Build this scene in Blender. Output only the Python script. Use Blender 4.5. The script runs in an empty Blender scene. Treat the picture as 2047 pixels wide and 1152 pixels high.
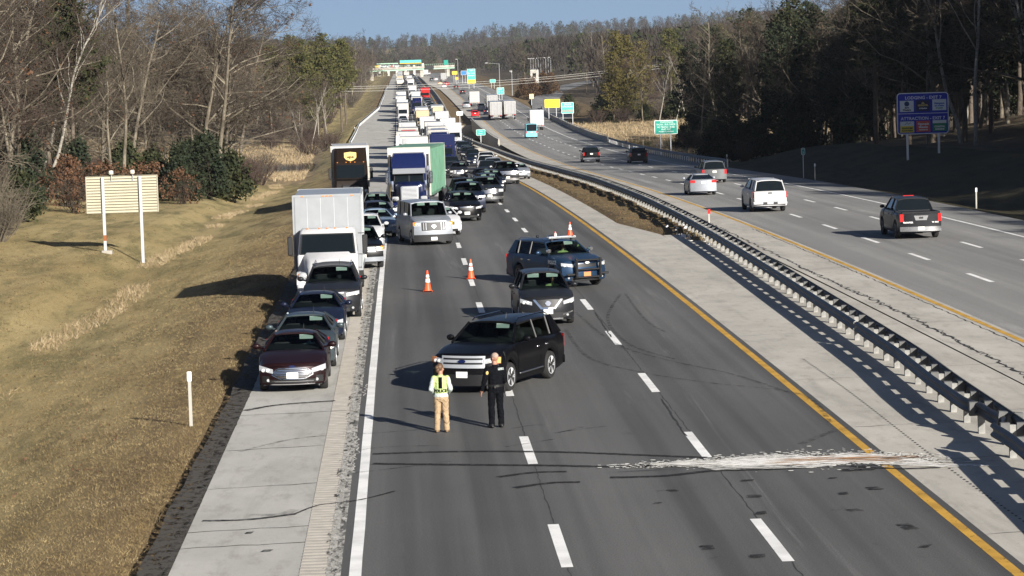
import bpy, math, random
import numpy as np
from mathutils import Vector, Matrix
R = math.radians
sc = bpy.context.scene
COL = sc.collection
# ------------------------------------------------------------------ camera
F, CH, ROLL, VP = 5450.0, 8.7, R(1.7), (799.0, 130.0)
def derot(x, y):
    dx, dy = x-1023.5, y-576.0
    c, s = math.cos(ROLL), math.sin(ROLL)
    return dx*c-dy*s, dx*s+dy*c
_vx, _vy = derot(*VP)
PITCH = math.atan2(-_vy, F); YAW = math.atan2(-_vx, math.hypot(F, _vy))
def camvec(r):
    cp, sp, cy, sy = math.cos(PITCH), math.sin(PITCH), math.cos(YAW), math.sin(YAW)
    up = r[1]*cp-r[2]*sp; fw = r[1]*sp+r[2]*cp
    return Vector((r[0]*cy+fw*sy, -r[0]*sy+fw*cy, up))
def ray(x, y):
    dx, dy = derot(x, y)
    return camvec((dx/F, -dy/F, 1.0))
cam = bpy.data.objects.new("camera", bpy.data.cameras.new("camera")); COL.objects.link(cam)
c_, s_ = math.cos(ROLL), math.sin(ROLL)
cx = camvec((c_, -s_, 0)); cy_ = camvec((s_, c_, 0)); cz = camvec((0, 0, -1))
cam.matrix_world = Matrix(((cx[0], cy_[0], cz[0], 0), (cx[1], cy_[1], cz[1], 0), (cx[2], cy_[2], cz[2], CH), (0, 0, 0, 1)))
cam.data.sensor_width = 36; cam.data.lens = F/2047*36
cam.data.clip_start = 1; cam.data.clip_end = 20000
sc.camera = cam
# ------------------------------------------------------------------ light
SUN_AZ, SUN_EL = R(27), R(20.5)      # shadows fall forward and to the left
sd = Vector((math.sin(SUN_AZ)*math.cos(SUN_EL), -math.cos(SUN_AZ)*math.cos(SUN_EL), math.sin(SUN_EL)))
w = bpy.data.worlds.new("World"); sc.world = w; w.use_nodes = True
nt = w.node_tree; bg = nt.nodes["Background"]
sky = nt.nodes.new("ShaderNodeTexSky"); sky.sky_type = 'NISHITA'; sky.sun_disc = False
sky.sun_elevation = SUN_EL; sky.sun_rotation = math.atan2(sd.x, sd.y)
sky.air_density = 0.55; sky.dust_density = 1.0; sky.ozone_density = 2.0
gt = nt.nodes.new('ShaderNodeTexCoord'); va = nt.nodes.new('ShaderNodeVectorMath'); va.operation = 'ADD'; va.inputs[1].default_value = (0, 0, .075)
nn = nt.nodes.new('ShaderNodeVectorMath'); nn.operation = 'NORMALIZE'
nt.links.new(gt.outputs['Generated'], va.inputs[0]); nt.links.new(va.outputs[0], nn.inputs[0]); nt.links.new(nn.outputs[0], sky.inputs[0])   # paler horizon band lifted out of sight
nt.links.new(sky.outputs[0], bg.inputs[0]); bg.inputs[1].default_value = 0.05
sun = bpy.data.objects.new("sun", bpy.data.lights.new("sun", 'SUN')); COL.objects.link(sun)
sun.data.energy = 5.0; sun.data.angle = R(0.53); sun.data.color = (1.0, 0.95, 0.87)
sun.rotation_euler = sd.to_track_quat('Z', 'Y').to_euler()
vs = sc.view_settings
vs.view_transform = 'Standard'; vs.look = 'None'; vs.gamma = 1; vs.exposure = 0.86; vs.use_curve_mapping = False
sc.render.engine = 'CYCLES'
cyc = sc.cycles
cyc.use_denoising = True; cyc.max_bounces = 5; cyc.diffuse_bounces = 2; cyc.glossy_bounces = 3
cyc.transparent_max_bounces = 10; cyc.transmission_bounces = 3; cyc.caustics_reflective = False; cyc.caustics_refractive = False
cyc.use_adaptive_sampling = True; cyc.adaptive_threshold = 0.015
# ------------------------------------------------------------------ helpers
rnd = random.Random(7)
def smooth(a, b, x):
    t = np.clip((np.asarray(x, float)-a)/(b-a), 0, 1); return t*t*(3-2*t)
_PY = [-1000, 0, 78, 110, 145, 170, 194, 220, 243, 282, 305, 350, 400, 470, 540, 605, 727, 850, 1014, 1300, 1650, 2200, 5200, 9000]
_PZ = [0, 0, 0, -.07, -.30, -.57, -.91, -1.36, -1.84, -2.6, -3.0, -3.65, -4.2, -4.7, -4.7, -4.25, -2.9, -1.7, -.65, .3, 1.0, 1.5, 3, 3]
_ty = np.arange(-1000, 9000, 4.0); _tz = np.interp(_ty, _PY, _PZ)
_k = np.ones(9)/9; _tzs = np.convolve(np.pad(_tz, 4, mode='edge'), _k, 'valid')
def zp(Y): return np.interp(Y, _ty, _tzs)
def at(px, py, h=0.0):
    "ground point of the road profile seen at a pixel of the photograph"
    r = ray(px, py); lo = None
    ts = np.linspace(20, 4000, 8000)
    v = CH+r.z*ts-(zp(r.y*ts)+h); i = int(np.argmax(v < 0)); t = ts[i]
    return Vector((r.x*t, r.y*t, CH+r.z*t))
class MB:
    def __init__(s): s.v = []; s.f = []; s.m = []
    def add(s, vs_, fs, mi=0):
        b = len(s.v); s.v += [tuple(p) for p in vs_]
        s.f += [tuple(b+i for i in f) for f in fs]; s.m += [mi]*len(fs)
        return s
    def merge(s, o, mi=0, mat=None):
        b = len(s.v)
        s.v += [tuple(mat @ Vector(p)) for p in o.v] if mat is not None else list(o.v)
        s.f += [tuple(b+i for i in f) for f in o.f]; s.m += [mi+k for k in o.m]; return s
    def box(s, x0, x1, y0, y1, z0, z1, mi=0):
        return s.add([(x0,y0,z0),(x1,y0,z0),(x1,y1,z0),(x0,y1,z0),(x0,y0,z1),(x1,y0,z1),(x1,y1,z1),(x0,y1,z1)],
                     [(0,3,2,1),(4,5,6,7),(0,1,5,4),(1,2,6,5),(2,3,7,6),(3,0,4,7)], mi)
    def loft(s, rings, mi=0, cap=True, closed=True):
        n = len(rings[0]); vs_ = [p for r in rings for p in r]; fs = []
        for i in range(len(rings)-1):
            for j in range(n if closed else n-1):
                k = (j+1) % n
                fs.append((i*n+j, i*n+k, (i+1)*n+k, (i+1)*n+j))
        if cap:
            fs.append(tuple(range(n-1, -1, -1))); b = (len(rings)-1)*n; fs.append(tuple(b+j for j in range(n)))
        return s.add(vs_, fs, mi)
    def cham(s, x0, x1, y0, y1, z0, z1, c=.03, mi=0):
        def ring(y, i):
            a, b, d, e = x0+i, x1-i, z0+i, z1-i
            return [(a+c,y,d),(b-c,y,d),(b,y,d+c),(b,y,e-c),(b-c,y,e),(a+c,y,e),(a,y,e-c),(a,y,d+c)]
        return s.loft([ring(y0, c), ring(y0+c, 0), ring(y1-c, 0), ring(y1, c)], mi)
    def tube(s, p0, p1, r0, r1=None, n=8, mi=0, cap=True):
        r1 = r0 if r1 is None else r1
        p0, p1 = Vector(p0), Vector(p1); d = (p1-p0)
        if d.length < 1e-6: return s
        d.normalize(); a = d.orthogonal().normalized(); b = d.cross(a)
        rr = []
        for p, r in ((p0, r0), (p1, r1)):
            rr.append([p+(a*math.cos(2*math.pi*k/n)+b*math.sin(2*math.pi*k/n))*r for k in range(n)])
        return s.loft(rr, mi, cap)
    def path(s, pts, r, n=6, mi=0):
        for a, b in zip(pts, pts[1:]): s.tube(a, b, r, r, n, mi)
        return s
    def lathe(s, prof, n=16, mi=0, axis='z', o=(0,0,0)):
        rings = []
        for r, z in prof:
            ring = []
            for k in range(n):
                a = 2*math.pi*k/n; c, d = r*math.cos(a), r*math.sin(a)
                ring.append((o[0]+c, o[1]+d, o[2]+z) if axis == 'z' else (o[0]+z, o[1]+c, o[2]+d) if axis == 'x' else (o[0]+c, o[1]+z, o[2]-d))
            rings.append(ring)
        return s.loft(rings, mi)
    def grid(s, P, mi=0):
        n, m = len(P), len(P[0])
        return s.add([p for r in P for p in r], [(i*m+j, i*m+j+1, (i+1)*m+j+1, (i+1)*m+j) for i in range(n-1) for j in range(m-1)], mi)
    def prism(s, poly, y0, y1, mi=0):
        n = len(poly)
        return s.loft([[(x, y0, z) for x, z in poly], [(x, y1, z) for x, z in poly]], mi)
    def ball(s, c, rx, ry, rz, n=10, m=7, mi=0):
        rings = []
        for i in range(m+1):
            a = -math.pi/2+math.pi*i/m
            k = max(math.cos(a), .02)
            rings.append([(c[0]+rx*k*math.cos(2*math.pi*j/n), c[1]+ry*k*math.sin(2*math.pi*j/n), c[2]+rz*math.sin(a)) for j in range(n)])
        return s.loft(rings, mi)
    def mesh(s, name, mats, sm=None):
        me = bpy.data.meshes.new(name); me.from_pydata(s.v, [], s.f)
        for m in (mats if isinstance(mats, (list, tuple)) else [mats]): me.materials.append(m)
        if any(s.m): me.polygons.foreach_set('material_index', s.m)
        if sm: 
            me.polygons.foreach_set('use_smooth', [True]*len(me.polygons)); me.set_sharp_from_angle(angle=R(sm))
        me.update(); return me
    def build(s, name, mats, parent=None, sm=None):
        o = bpy.data.objects.new(name, s.mesh(name, mats, sm)); COL.objects.link(o)
        if parent is not None: o.parent = parent
        return o
def tag(o, label=None, cat=None, group=None, kind=None):
    for k, v in (('label', label), ('category', cat), ('group', group), ('kind', kind)):
        if v: o[k] = v
    return o
def empty(name, loc=(0,0,0), rz=0, label=None, cat=None, group=None):
    o = bpy.data.objects.new(name, None); COL.objects.link(o); o.location = loc; o.rotation_euler = (0,0,rz)
    o.empty_display_size = .3
    return tag(o, label, cat, group)
def copy_tree(o, parent=None):
    c = o.copy(); COL.objects.link(c); c.parent = parent
    for k in ('label', 'category', 'group'):
        if k in c and parent is None: pass
    for ch in list(o.children): copy_tree(ch, c)
    return c
# ------------------------------------------------------------------ materials
def mat(name, col=(.5,.5,.5), rough=.6, metal=0, coat=0, spec=.5, emit=None, noise=0, nscale=8, bump=0, bscale=40):
    m = bpy.data.materials.new(name); m.use_nodes = True
    t = m.node_tree; b = t.nodes['Principled BSDF']
    b.inputs['Base Color'].default_value = (*col, 1); b.inputs['Roughness'].default_value = rough
    b.inputs['Metallic'].default_value = metal; b.inputs['Coat Weight'].default_value = coat; b.inputs['Coat Roughness'].default_value = .06
    b.inputs['Specular IOR Level'].default_value = spec
    if emit: b.inputs['Emission Color'].default_value = (*emit[0], 1); b.inputs['Emission Strength'].default_value = emit[1]
    if noise or bump:
        tc = t.nodes.new('ShaderNodeTexCoord')
        if noise:
            n = t.nodes.new('ShaderNodeTexNoise'); n.inputs['Scale'].default_value = nscale; n.inputs['Detail'].default_value = 5
            t.links.new(tc.outputs['Object'], n.inputs['Vector'])
            r = t.nodes.new('ShaderNodeValToRGB')
            r.color_ramp.elements[0].position = .3; r.color_ramp.elements[1].position = .7
            r.color_ramp.elements[0].color = tuple(c*(1-noise) for c in col)+(1,)
            r.color_ramp.elements[1].color = tuple(min(1, c*(1+noise)) for c in col)+(1,)
            t.links.new(n.outputs['Fac'], r.inputs[0]); t.links.new(r.outputs[0], b.inputs['Base Color'])
        if bump:
            n2 = t.nodes.new('ShaderNodeTexNoise'); n2.inputs['Scale'].default_value = bscale
            t.links.new(tc.outputs['Object'], n2.inputs['Vector'])
            bp = t.nodes.new('ShaderNodeBump'); bp.inputs['Strength'].default_value = bump
            t.links.new(n2.outputs['Fac'], bp.inputs['Height']); t.links.new(bp.outputs[0], b.inputs['Normal'])
    return m
class NT:
    "tiny node-graph helper"
    def __init__(s, name, rough=.85):
        s.m = bpy.data.materials.new(name); s.m.use_nodes = True; s.t = s.m.node_tree; s.b = s.t.nodes['Principled BSDF']
        s.b.inputs['Roughness'].default_value = rough; s.b.inputs['Specular IOR Level'].default_value = .3
        s.tc = s.t.nodes.new('ShaderNodeTexCoord').outputs['Object']
    def n(s, typ, **kw):
        nd = s.t.nodes.new(typ)
        for k, v in kw.items(): setattr(nd, k, v)
        return nd
    def L(s, a, b): s.t.links.new(a, b)
    def mapping(s, scale, src=None):
        mp = s.n('ShaderNodeMapping'); mp.inputs['Scale'].default_value = scale; s.L(src or s.tc, mp.inputs[0]); return mp.outputs[0]
    def noise(s, scale, vscale=(1,1,1), detail=6, rough=.6, dist=0):
        nd = s.n('ShaderNodeTexNoise'); nd.inputs['Scale'].default_value = scale; nd.inputs['Detail'].default_value = detail
        nd.inputs['Roughness'].default_value = rough; nd.inputs['Distortion'].default_value = dist
        s.L(s.mapping(vscale), nd.inputs['Vector']); return nd.outputs['Fac']
    def ramp(s, src, stops):
        r = s.n('ShaderNodeValToRGB'); e = r.color_ramp.elements
        while len(e) < len(stops): e.new(.5)
        for el, (p, c) in zip(e, stops):
            el.position = p; el.color = (*c, 1) if isinstance(c, tuple) else (c, c, c, 1)
        s.L(src, r.inputs[0]); return r.outputs[0]
    def mix(s, fac, a, b, mode='MIX'):
        x = s.n('ShaderNodeMix', data_type='RGBA', blend_type=mode)
        for v, i in ((fac, 0), (a, 6), (b, 7)):
            if hasattr(v, 'is_linked') or hasattr(v, 'links'): s.L(v, x.inputs[i])
            else: x.inputs[i].default_value = v if i == 0 else (*v, 1)
        return x.outputs[2]
    def math(s, op, a, b=None):
        x = s.n('ShaderNodeMath', operation=op)
        for v, i in ((a, 0), (b, 1)):
            if v is None: continue
            if hasattr(v, 'links'): s.L(v, x.inputs[i])
            else: x.inputs[i].default_value = v
        return x.outputs[0]
    def bump(s, h, strength=.3, dist=.02):
        bp = s.n('ShaderNodeBump'); bp.inputs['Strength'].default_value = strength; bp.inputs['Distance'].default_value = dist
        s.L(h, bp.inputs['Height']); s.L(bp.outputs[0], s.b.inputs['Normal'])
    def out(s, col): s.L(col, s.b.inputs['Base Color']); return s.m
def asphalt(name, lo, hi):
    k = NT(name, .8)
    streak = k.noise(1.1, (1, .012, 1), 4, .55)           # lengthwise wear
    streak2 = k.noise(.42, (1, .004, 1), 2, .5)
    blot = k.noise(.12, (1, .5, 1), 5, .6)
    fine = k.noise(30, (1, 1, 1), 3, .7)
    s1 = k.mix(.5, k.ramp(streak, [(.40, 0.), (.60, 1.)]), k.ramp(streak2, [(.40, 0.), (.60, 1.)]))
    s2 = k.mix(.3, s1, k.ramp(blot, [(.3, 0.), (.7, 1.)]))
    c = k.mix(s2, lo, hi)
    pale = k.noise(.8, (1, .03, 1), 6, .7, 1.0)
    c = k.mix(k.ramp(pale, [(.60, 0.), (.74, .55)]), c, tuple(min(1, x*1.55) for x in hi))
    dark = k.noise(.55, (1, .008, 1), 3, .5, .5)
    c = k.mix(k.ramp(dark, [(.56, 0.), (.70, .55)]), c, tuple(x*.6 for x in lo))
    c = k.mix(.75, c, k.ramp(fine, [(.3, .25), (.7, .78)]), 'OVERLAY')
    spot = k.noise(1.3, (1, .8, 1), 5, .7); c = k.mix(k.ramp(spot, [(.64, 0.), (.74, .45)]), c, tuple(x*.5 for x in lo))
    k.bump(fine, .25, .01)
    return k.out(c)
def concrete(name, col, joint=4.6):
    k = NT(name, .85)
    big = k.noise(.35, (1, .5, 1), 6, .65); mid = k.noise(2.2, (1, .35, 1), 6, .7); fine = k.noise(25, (1,1,1), 3, .7)
    c = k.mix(k.ramp(big, [(.3, 0.), (.7, 1.)]), tuple(x*.80 for x in col), tuple(x*1.12 for x in col))
    c = k.mix(k.ramp(mid, [(.52, 0.), (.78, .6)]), c, (.2, .18, .15))
    st = k.noise(.9, (1, .12, 1), 5, .65, .6); c = k.mix(k.ramp(st, [(.54, 0.), (.72, .5)]), c, tuple(x*.55 for x in col))
    c = k.mix(.35, c, k.ramp(fine, [(.3, .4), (.7, .62)]), 'OVERLAY')
    k.bump(fine, .2, .01)
    return k.out(c)
def grass(name, a, b, c_, d, brown=None):
    k = NT(name, .95)
    big = k.noise(.09, (1, .6, 1), 5, .6); mid = k.noise(.7, (1, .16, 1), 6, .65); fine = k.noise(5.5, (1, .7, 1), 8, .75); vf = k.noise(22, (1,.6,1), 4, .75)
    x = k.mix(k.ramp(big, [(.35, 0.), (.66, 1.)]), a, b)
    x = k.mix(k.ramp(mid, [(.44, 0.), (.62, .85)]), x, c_)
    x = k.mix(k.ramp(fine, [(.5, 0.), (.75, .7)]), x, d)
    if brown:
        sx_ = k.n('ShaderNodeSeparateXYZ'); k.L(k.tc, sx_.inputs[0])
        f = k.math('ADD', k.math('MULTIPLY', k.math('ADD', sx_.outputs[0], 9.6), .30), k.math('MULTIPLY', k.math('SUBTRACT', mid, .5), 2.2))
        x = k.mix(k.math('MULTIPLY', k.ramp(f, [(0., 0.), (1., 1.)]), .8), x, brown)
    x = k.mix(.6, x, k.ramp(vf, [(.3, .2), (.7, .8)]), 'OVERLAY')
    k.bump(k.math('ADD', fine, vf), .5, .07)
    return k.out(x)
def mask_mat(name, col, lo, hi, scale=6, vs_=(1,1,1)):
    k = NT(name, .9); n = k.noise(scale, vs_, 6, .75)
    a = k.ramp(n, [(lo, 0.), (hi, 1.)]); k.L(a, k.b.inputs['Alpha']); k.b.inputs['Base Color'].default_value = (*col, 1)
    return k.m
M = {}
M['asphalt'] = asphalt('asphalt', (.058,.058,.057), (.155,.152,.145))
M['asphalt_r'] = asphalt('asphalt_pale', (.175,.172,.165), (.30,.292,.275))

M['concrete'] = concrete('concrete_shoulder', (.47,.455,.415))
M['concrete_m'] = concrete('concrete_median', (.49,.46,.405))
M['concrete_w'] = mat('concrete_wall', (.40,.37,.32), .9, noise=.25, nscale=.6)
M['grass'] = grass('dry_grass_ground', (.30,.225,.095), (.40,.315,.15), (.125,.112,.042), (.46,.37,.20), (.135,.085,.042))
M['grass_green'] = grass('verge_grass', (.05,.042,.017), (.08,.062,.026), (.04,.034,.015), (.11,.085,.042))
def worn(name, col, sc_, lo, hi, dirt):
    m = mask_mat(name, col, lo, hi, sc_, (1, .5, 1)); t = m.node_tree; b = t.nodes['Principled BSDF']; n = t.nodes.new('ShaderNodeTexNoise'); n.inputs['Scale'].default_value = 1.3; n.inputs['Detail'].default_value = 6
    tc = t.nodes.new('ShaderNodeTexCoord'); t.links.new(tc.outputs['Object'], n.inputs['Vector']); r = t.nodes.new('ShaderNodeValToRGB'); r.color_ramp.elements[0].position = .35; r.color_ramp.elements[1].position = .62
    r.color_ramp.elements[0].color = (*[c*dirt for c in col], 1); r.color_ramp.elements[1].color = (*col, 1); t.links.new(n.outputs['Fac'], r.inputs[0]); t.links.new(r.outputs[0], b.inputs['Base Color']); return m
M['white'] = worn('road_paint_white', (.88,.87,.84), 8, .26, .36, .78)
M['yellow'] = worn('road_paint_yellow', (.60,.34,.055), 8, .30, .42, .72)
M['crack'] = mat('crack_filler', (.03,.03,.03), .9)
M['skid'] = None
M['skid'] = mask_mat('tyre_rubber_streak', (.016,.016,.017), .36, .55, 5, (1, 2, 1))
M['skid_faint'] = mask_mat('faint_tyre_streak', (.032,.032,.032), .42, .84, 3)
M['asphalt_dark'] = mask_mat('crumbled_asphalt_edge', (.075,.067,.056), .38, .52, 2.6, (1.6, .9, 1))
M['rail_post'] = mat('weathered_post', (.24,.235,.22), .75, noise=.3, nscale=6)
M['sand'] = mask_mat('spilled_sand', (.80,.75,.66), .36, .46, 2.6, (.28, 1.6, 1))
M['sand_dust'] = mask_mat('sand_dust', (.55,.53,.48), .38, .8, 2.2, (.3, .8, 1))
M['sand_rust'] = mask_mat('rusty_sand', (.36,.17,.06), .5, .6, 2.6, (.28, 1.6, 1))
M['spall'] = mask_mat('spalled_concrete', (.56,.54,.49), .40, .62, 5.0, (1, .35, 1))
M['spall_dark'] = mask_mat('open_joint', (.06,.058,.052), .54, .62, 3.5, (1.3, .35, 1))
M['steel'] = mat('galvanised_steel', (.42,.43,.44), .42, .75, noise=.2, nscale=3)
M['beam'] = mat('guardrail_steel', (.055,.058,.065), .5, .3, noise=.25, nscale=2)
M['block'] = mat('guardrail_block', (.10,.10,.098), .7, noise=.25, nscale=5)
M['alu'] = mat('aluminium_post', (.62,.64,.66), .4, .6)
M['black'] = mat('black_trim', (.012,.012,.013), .5)
M['rubber'] = mat('tyre_rubber', (.016,.016,.016), .85)
M['rim'] = mat('alloy_rim', (.72,.73,.75), .4, .55)
M['rim_dark'] = mat('steel_rim', (.10,.10,.11), .45, .6)
M['chrome'] = mat('chrome', (.82,.83,.85), .12, 1.0)
M['lamp'] = mat('clear_lamp', (.50,.51,.52), .15, .3, .6)
M['bulb'] = mat('lamp_reflector', (.85,.84,.80), .2, .3, .6)
M['amber'] = mat('amber_lamp', (.80,.26,.03), .2, 0, 1.0)
M['red'] = mat('red_lamp', (.55,.02,.02), .2, 0, 1.0)
M['plate'] = mat('number_plate', (.78,.77,.73), .5)
M['plate_red'] = mat('orange_plate', (.72,.22,.08), .5)
M['interior'] = mat('car_interior', (.02,.02,.022), .8)
M['seat'] = mat('car_seat', (.05,.05,.055), .9)
M['visor'] = mat('sun_visor', (.55,.60,.55), .8)
def glass_mat():
    m = bpy.data.materials.new('window_glass'); m.use_nodes = True; t = m.node_tree; t.nodes.remove(t.nodes['Principled BSDF'])
    o = t.nodes['Material Output']; tr = t.nodes.new('ShaderNodeBsdfTransparent'); tr.inputs[0].default_value = (.42,.50,.48,1)
    g = t.nodes.new('ShaderNodeBsdfGlossy'); g.inputs['Roughness'].default_value = .03
    fr = t.nodes.new('ShaderNodeFresnel'); fr.inputs[0].default_value = 1.22
    mx = t.nodes.new('ShaderNodeMixShader'); t.links.new(fr.outputs[0], mx.inputs[0]); t.links.new(tr.outputs[0], mx.inputs[1]); t.links.new(g.outputs[0], mx.inputs[2])
    t.links.new(mx.outputs[0], o.inputs[0]); return m
M['glass'] = glass_mat()
M['glass_dark'] = mat('tinted_glass', (.006,.009,.011), .06, 0, 0, .3)
def paint(name, col, metal=0.0, rough=.38): return mat(name, col, rough, metal, .16, .18, noise=.06, nscale=3)
P = {'maroon': paint('maroon_paint', (.016,.006,.007), .3), 'navy': paint('navy_paint', (.008,.012,.028), .2), 'black': paint('black_paint', (.003,.003,.004)),
     'charcoal': paint('charcoal_paint', (.020,.021,.024), .35), 'greyblue': paint('grey_blue_paint', (.055,.072,.080), .4), 'silver': paint('silver_paint', (.30,.32,.35), .45),
     'grey': paint('grey_paint', (.12,.125,.13), .4), 'white': paint('white_paint', (.50,.50,.51)), 'police': paint('police_blue_paint', (.018,.042,.085), .35),
     'red': paint('red_paint', (.42,.02,.02)), 'blue': paint('deep_blue_paint', (.007,.013,.062), .1), 'royal': paint('royal_blue_paint', (.025,.07,.19)),
     'cyan': paint('light_cyan_paint', (.20,.52,.60)), 'tan': paint('tan_paint', (.48,.40,.26)), 'brown': paint('dark_brown_paint', (.016,.010,.007)),
     'green': mat('green_container_paint', (.13,.27,.185), .55, noise=.2, nscale=1.2), 'cream': paint('off_white_paint', (.50,.48,.43)), 'lblue': paint('pale_blue_paint', (.17,.23,.31), .3),
     'vred': paint('bright_red_paint', (.60,.015,.02)), 'yellow': paint('yellow_paint', (.72,.46,.04)), 'boxgrey': paint('pale_grey_panel', (.29,.305,.32)), 'dimwhite': paint('dull_white_paint', (.36,.36,.36))}
# ------------------------------------------------------------------ terrain
XW, XLD, XRD, XYL, XYR, XD1, XD2, XWR = -1.05, 2.6, 6.4, 9.95, 18.2, 21.9, 25.5, 28.9
def edgeL(Y): return np.interp(Y, [-300, 60, 260, 380, 470, 600, 735, 900, 9000], [-4.3, -4.3, -4.5, -7.0, -9.0, -9.0, -5.6, -5.2, -5.2])
def edgeR(Y): return np.interp(Y, [-300, 350, 480, 566, 640, 9000], [32.0, 32.0, 32.4, 33.2, 33.0, 32.5])
def medL(Y): return np.interp(Y, [0, 137, 150, 250, 380, 440, 600, 740, 1000, 1250, 9000], [13.0, 13.0, 11.7, 11.8, 11.4, 10.2, 10.6, 11.2, 11.2, 10.9, 10.9])
def medR(Y): return np.interp(Y, [0, 250, 440, 600, 740, 1000, 1250, 9000], [15.8, 16.0, 15.7, 15.5, 15.0, 14.4, 11.3, 11.3])
def fbm(X, Y, s):
    return (np.sin(X*s+1.3*np.sin(Y*s*.7+.4))*np.cos(Y*s*.9+.8*np.sin(X*s*1.3))+.5*np.sin(X*s*2.3+Y*s*1.7)*np.cos(Y*s*2.1-X*s))/1.5
def ground(X, Y):
    X = np.asarray(X, float); Y = np.asarray(Y, float)
    z0 = zp(Y)
    u = edgeL(Y)-.75-X
    near = -1.0*smooth(0, 7.4, u)+.72*smooth(8.5, 11.2, u)+.85*smooth(12, 24, u)+6*smooth(30, 120, u)
    near = near+.05*fbm(X, Y*.4, .5)*smooth(1.5, 6, u)+.02*fbm(X, Y, 1.7)*smooth(1.5, 6, u)
    marsh = -1.3*smooth(0, 6, u)+.12*fbm(X, Y, .3)*smooth(1, 6, u)
    pond = -1.1*np.exp(-((Y-392)/24)**2)*smooth(3, 7, u)
    bank = -1.4*smooth(0, 7, u)+2.2*smooth(8, 24, u)
    wm = smooth(250, 335, Y)*(1-smooth(500, 590, Y)); wf = smooth(500, 590, Y)
    zl = near*(1-wm-wf)+(marsh+pond)*wm+bank*wf+wf*6*smooth(60, 260, u)
    v = X-edgeR(Y)
    rn = -.5*smooth(0, 3.5, v)+2.2*smooth(3.5, 14, v)+3.5*smooth(13, 45, v)+9*smooth(40, 140, v)+.15*fbm(X, Y, .3)*smooth(2, 6, v)
    rm = -1.2*smooth(0, 6, v)-1.1*np.exp(-((Y-478)/30)**2)*smooth(4, 8, v)+.12*fbm(X, Y, .3)*smooth(2, 6, v)+5*smooth(40, 110, v)
    rf = -1.0*smooth(0, 5, v)+1.3*smooth(6, 20, v)+(4+4*smooth(900, 1500, Y))*smooth(20, 110, v)+8*smooth(140, 420, v)
    am = smooth(285, 350, Y)*(1-smooth(560, 640, Y)); af = smooth(560, 640, Y)
    zr = rn*(1-am-af)+rm*am+rf*af
    med = -.9*smooth(250, 400, Y)*(1-smooth(640, 720, Y))
    road = -.35+0*X
    z = np.where(u > 0, zl-.05, np.where(v > 0, zr-.05, road))
    inmed = (X > medL(Y)) & (X < medR(Y))
    wmed = smooth(0, .8, X-medL(Y))*smooth(0, .8, medR(Y)-X)
    z = np.where(inmed & (Y > 128), -.35+(.33+.12*fbm(X, Y, .8)+med)*wmed, z)
    gap = smooth(438, 446, Y)*(1-smooth(588, 596, Y))
    z = np.where((X > edgeL(Y)) & (X < edgeR(Y)), z-6.0*gap, z)
    ridge = 30*smooth(2600, 3900, Y)*(1+.25*fbm(X, Y, .0031)+.12*fbm(X, Y, .009))+14*smooth(300, 1300, X)*smooth(1500, 2600, Y)
    return z0+z+ridge
def spaced(*segs):
    out = []
    for a, b, st in segs: out += list(np.arange(a, b, st))
    return np.array(out)
def ground_at(x, y): return float(ground(np.array([x]), np.array([y]))[0])
_gx = spaced((-2400, -400, 100), (-400, -120, 20), (-120, -60, 4), (-60, -24, 1.5), (-24, -4, .6), (-4, 10, 2), (10, 17, .45), (17, 31, 2), (31, 50, .8), (50, 90, 2.5), (90, 200, 8), (200, 600, 30), (600, 2601, 125))
_gy = spaced((-620, -60, 40), (-60, 36, 12), (36, 260, 1.5), (260, 430, 3), (430, 450, 1), (450, 584, 5), (584, 602, 1), (602, 760, 6), (760, 1700, 20), (1700, 6001, 100))
GX, GY = np.meshgrid(_gx, _gy); GZ = ground(GX, GY)
def gridmesh(name, X, Y, Z, mats, mi=None):
    n, m = X.shape
    co = np.stack([X, Y, Z], -1).reshape(-1, 3)
    idx = np.arange(n*m).reshape(n, m)
    q = np.stack([idx[:-1,:-1], idx[:-1,1:], idx[1:,1:], idx[1:,:-1]], -1).reshape(-1, 4)
    me = bpy.data.meshes.new(name); me.vertices.add(len(co)); me.vertices.foreach_set('co', co.ravel())
    me.loops.add(q.size); me.loops.foreach_set('vertex_index', q.ravel())
    me.polygons.add(len(q)); me.polygons.foreach_set('loop_start', np.arange(0, q.size, 4)); 
    for mm in mats: me.materials.append(mm)
    if mi is not None: me.polygons.foreach_set('material_index', mi.ravel().astype(np.int32))
    me.polygons.foreach_set('use_smooth', np.ones(len(q), bool)); me.update(calc_edges=True); me.validate()
    o = bpy.data.objects.new(name, me); COL.objects.link(o); return o
M['forest_floor'] = grass('leaf_litter', (.085,.062,.036), (.13,.095,.055), (.06,.05,.03), (.18,.125,.07))
M['marsh'] = grass('marsh_grass', (.24,.175,.09), (.42,.31,.17), (.13,.10,.05), (.46,.35,.20))
_cx = (GX[:-1,:-1]+GX[1:,1:])/2; _cy = (GY[:-1,:-1]+GY[1:,1:])/2
_mi = np.zeros(_cx.shape)
_u = edgeL(_cy)-.75-_cx
_mi[(_u > 27) | ((_u > 13) & (_cy > 560)) | (_cx-edgeR(_cy) > 16)] = 1
_mi[((_cx < 0) & (_u > 4) & (_cy > 300) & (_cy < 560)) | ((_cx-edgeR(_cy) > 3) & (_cx < 90) & (_cy > 345) & (_cy < 605))] = 2
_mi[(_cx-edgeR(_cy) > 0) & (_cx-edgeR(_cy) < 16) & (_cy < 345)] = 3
tag(gridmesh('terrain', GX, GY, GZ, [M['grass'], M['forest_floor'], M['marsh'], M['grass_green']], _mi), kind='structure')
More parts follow.
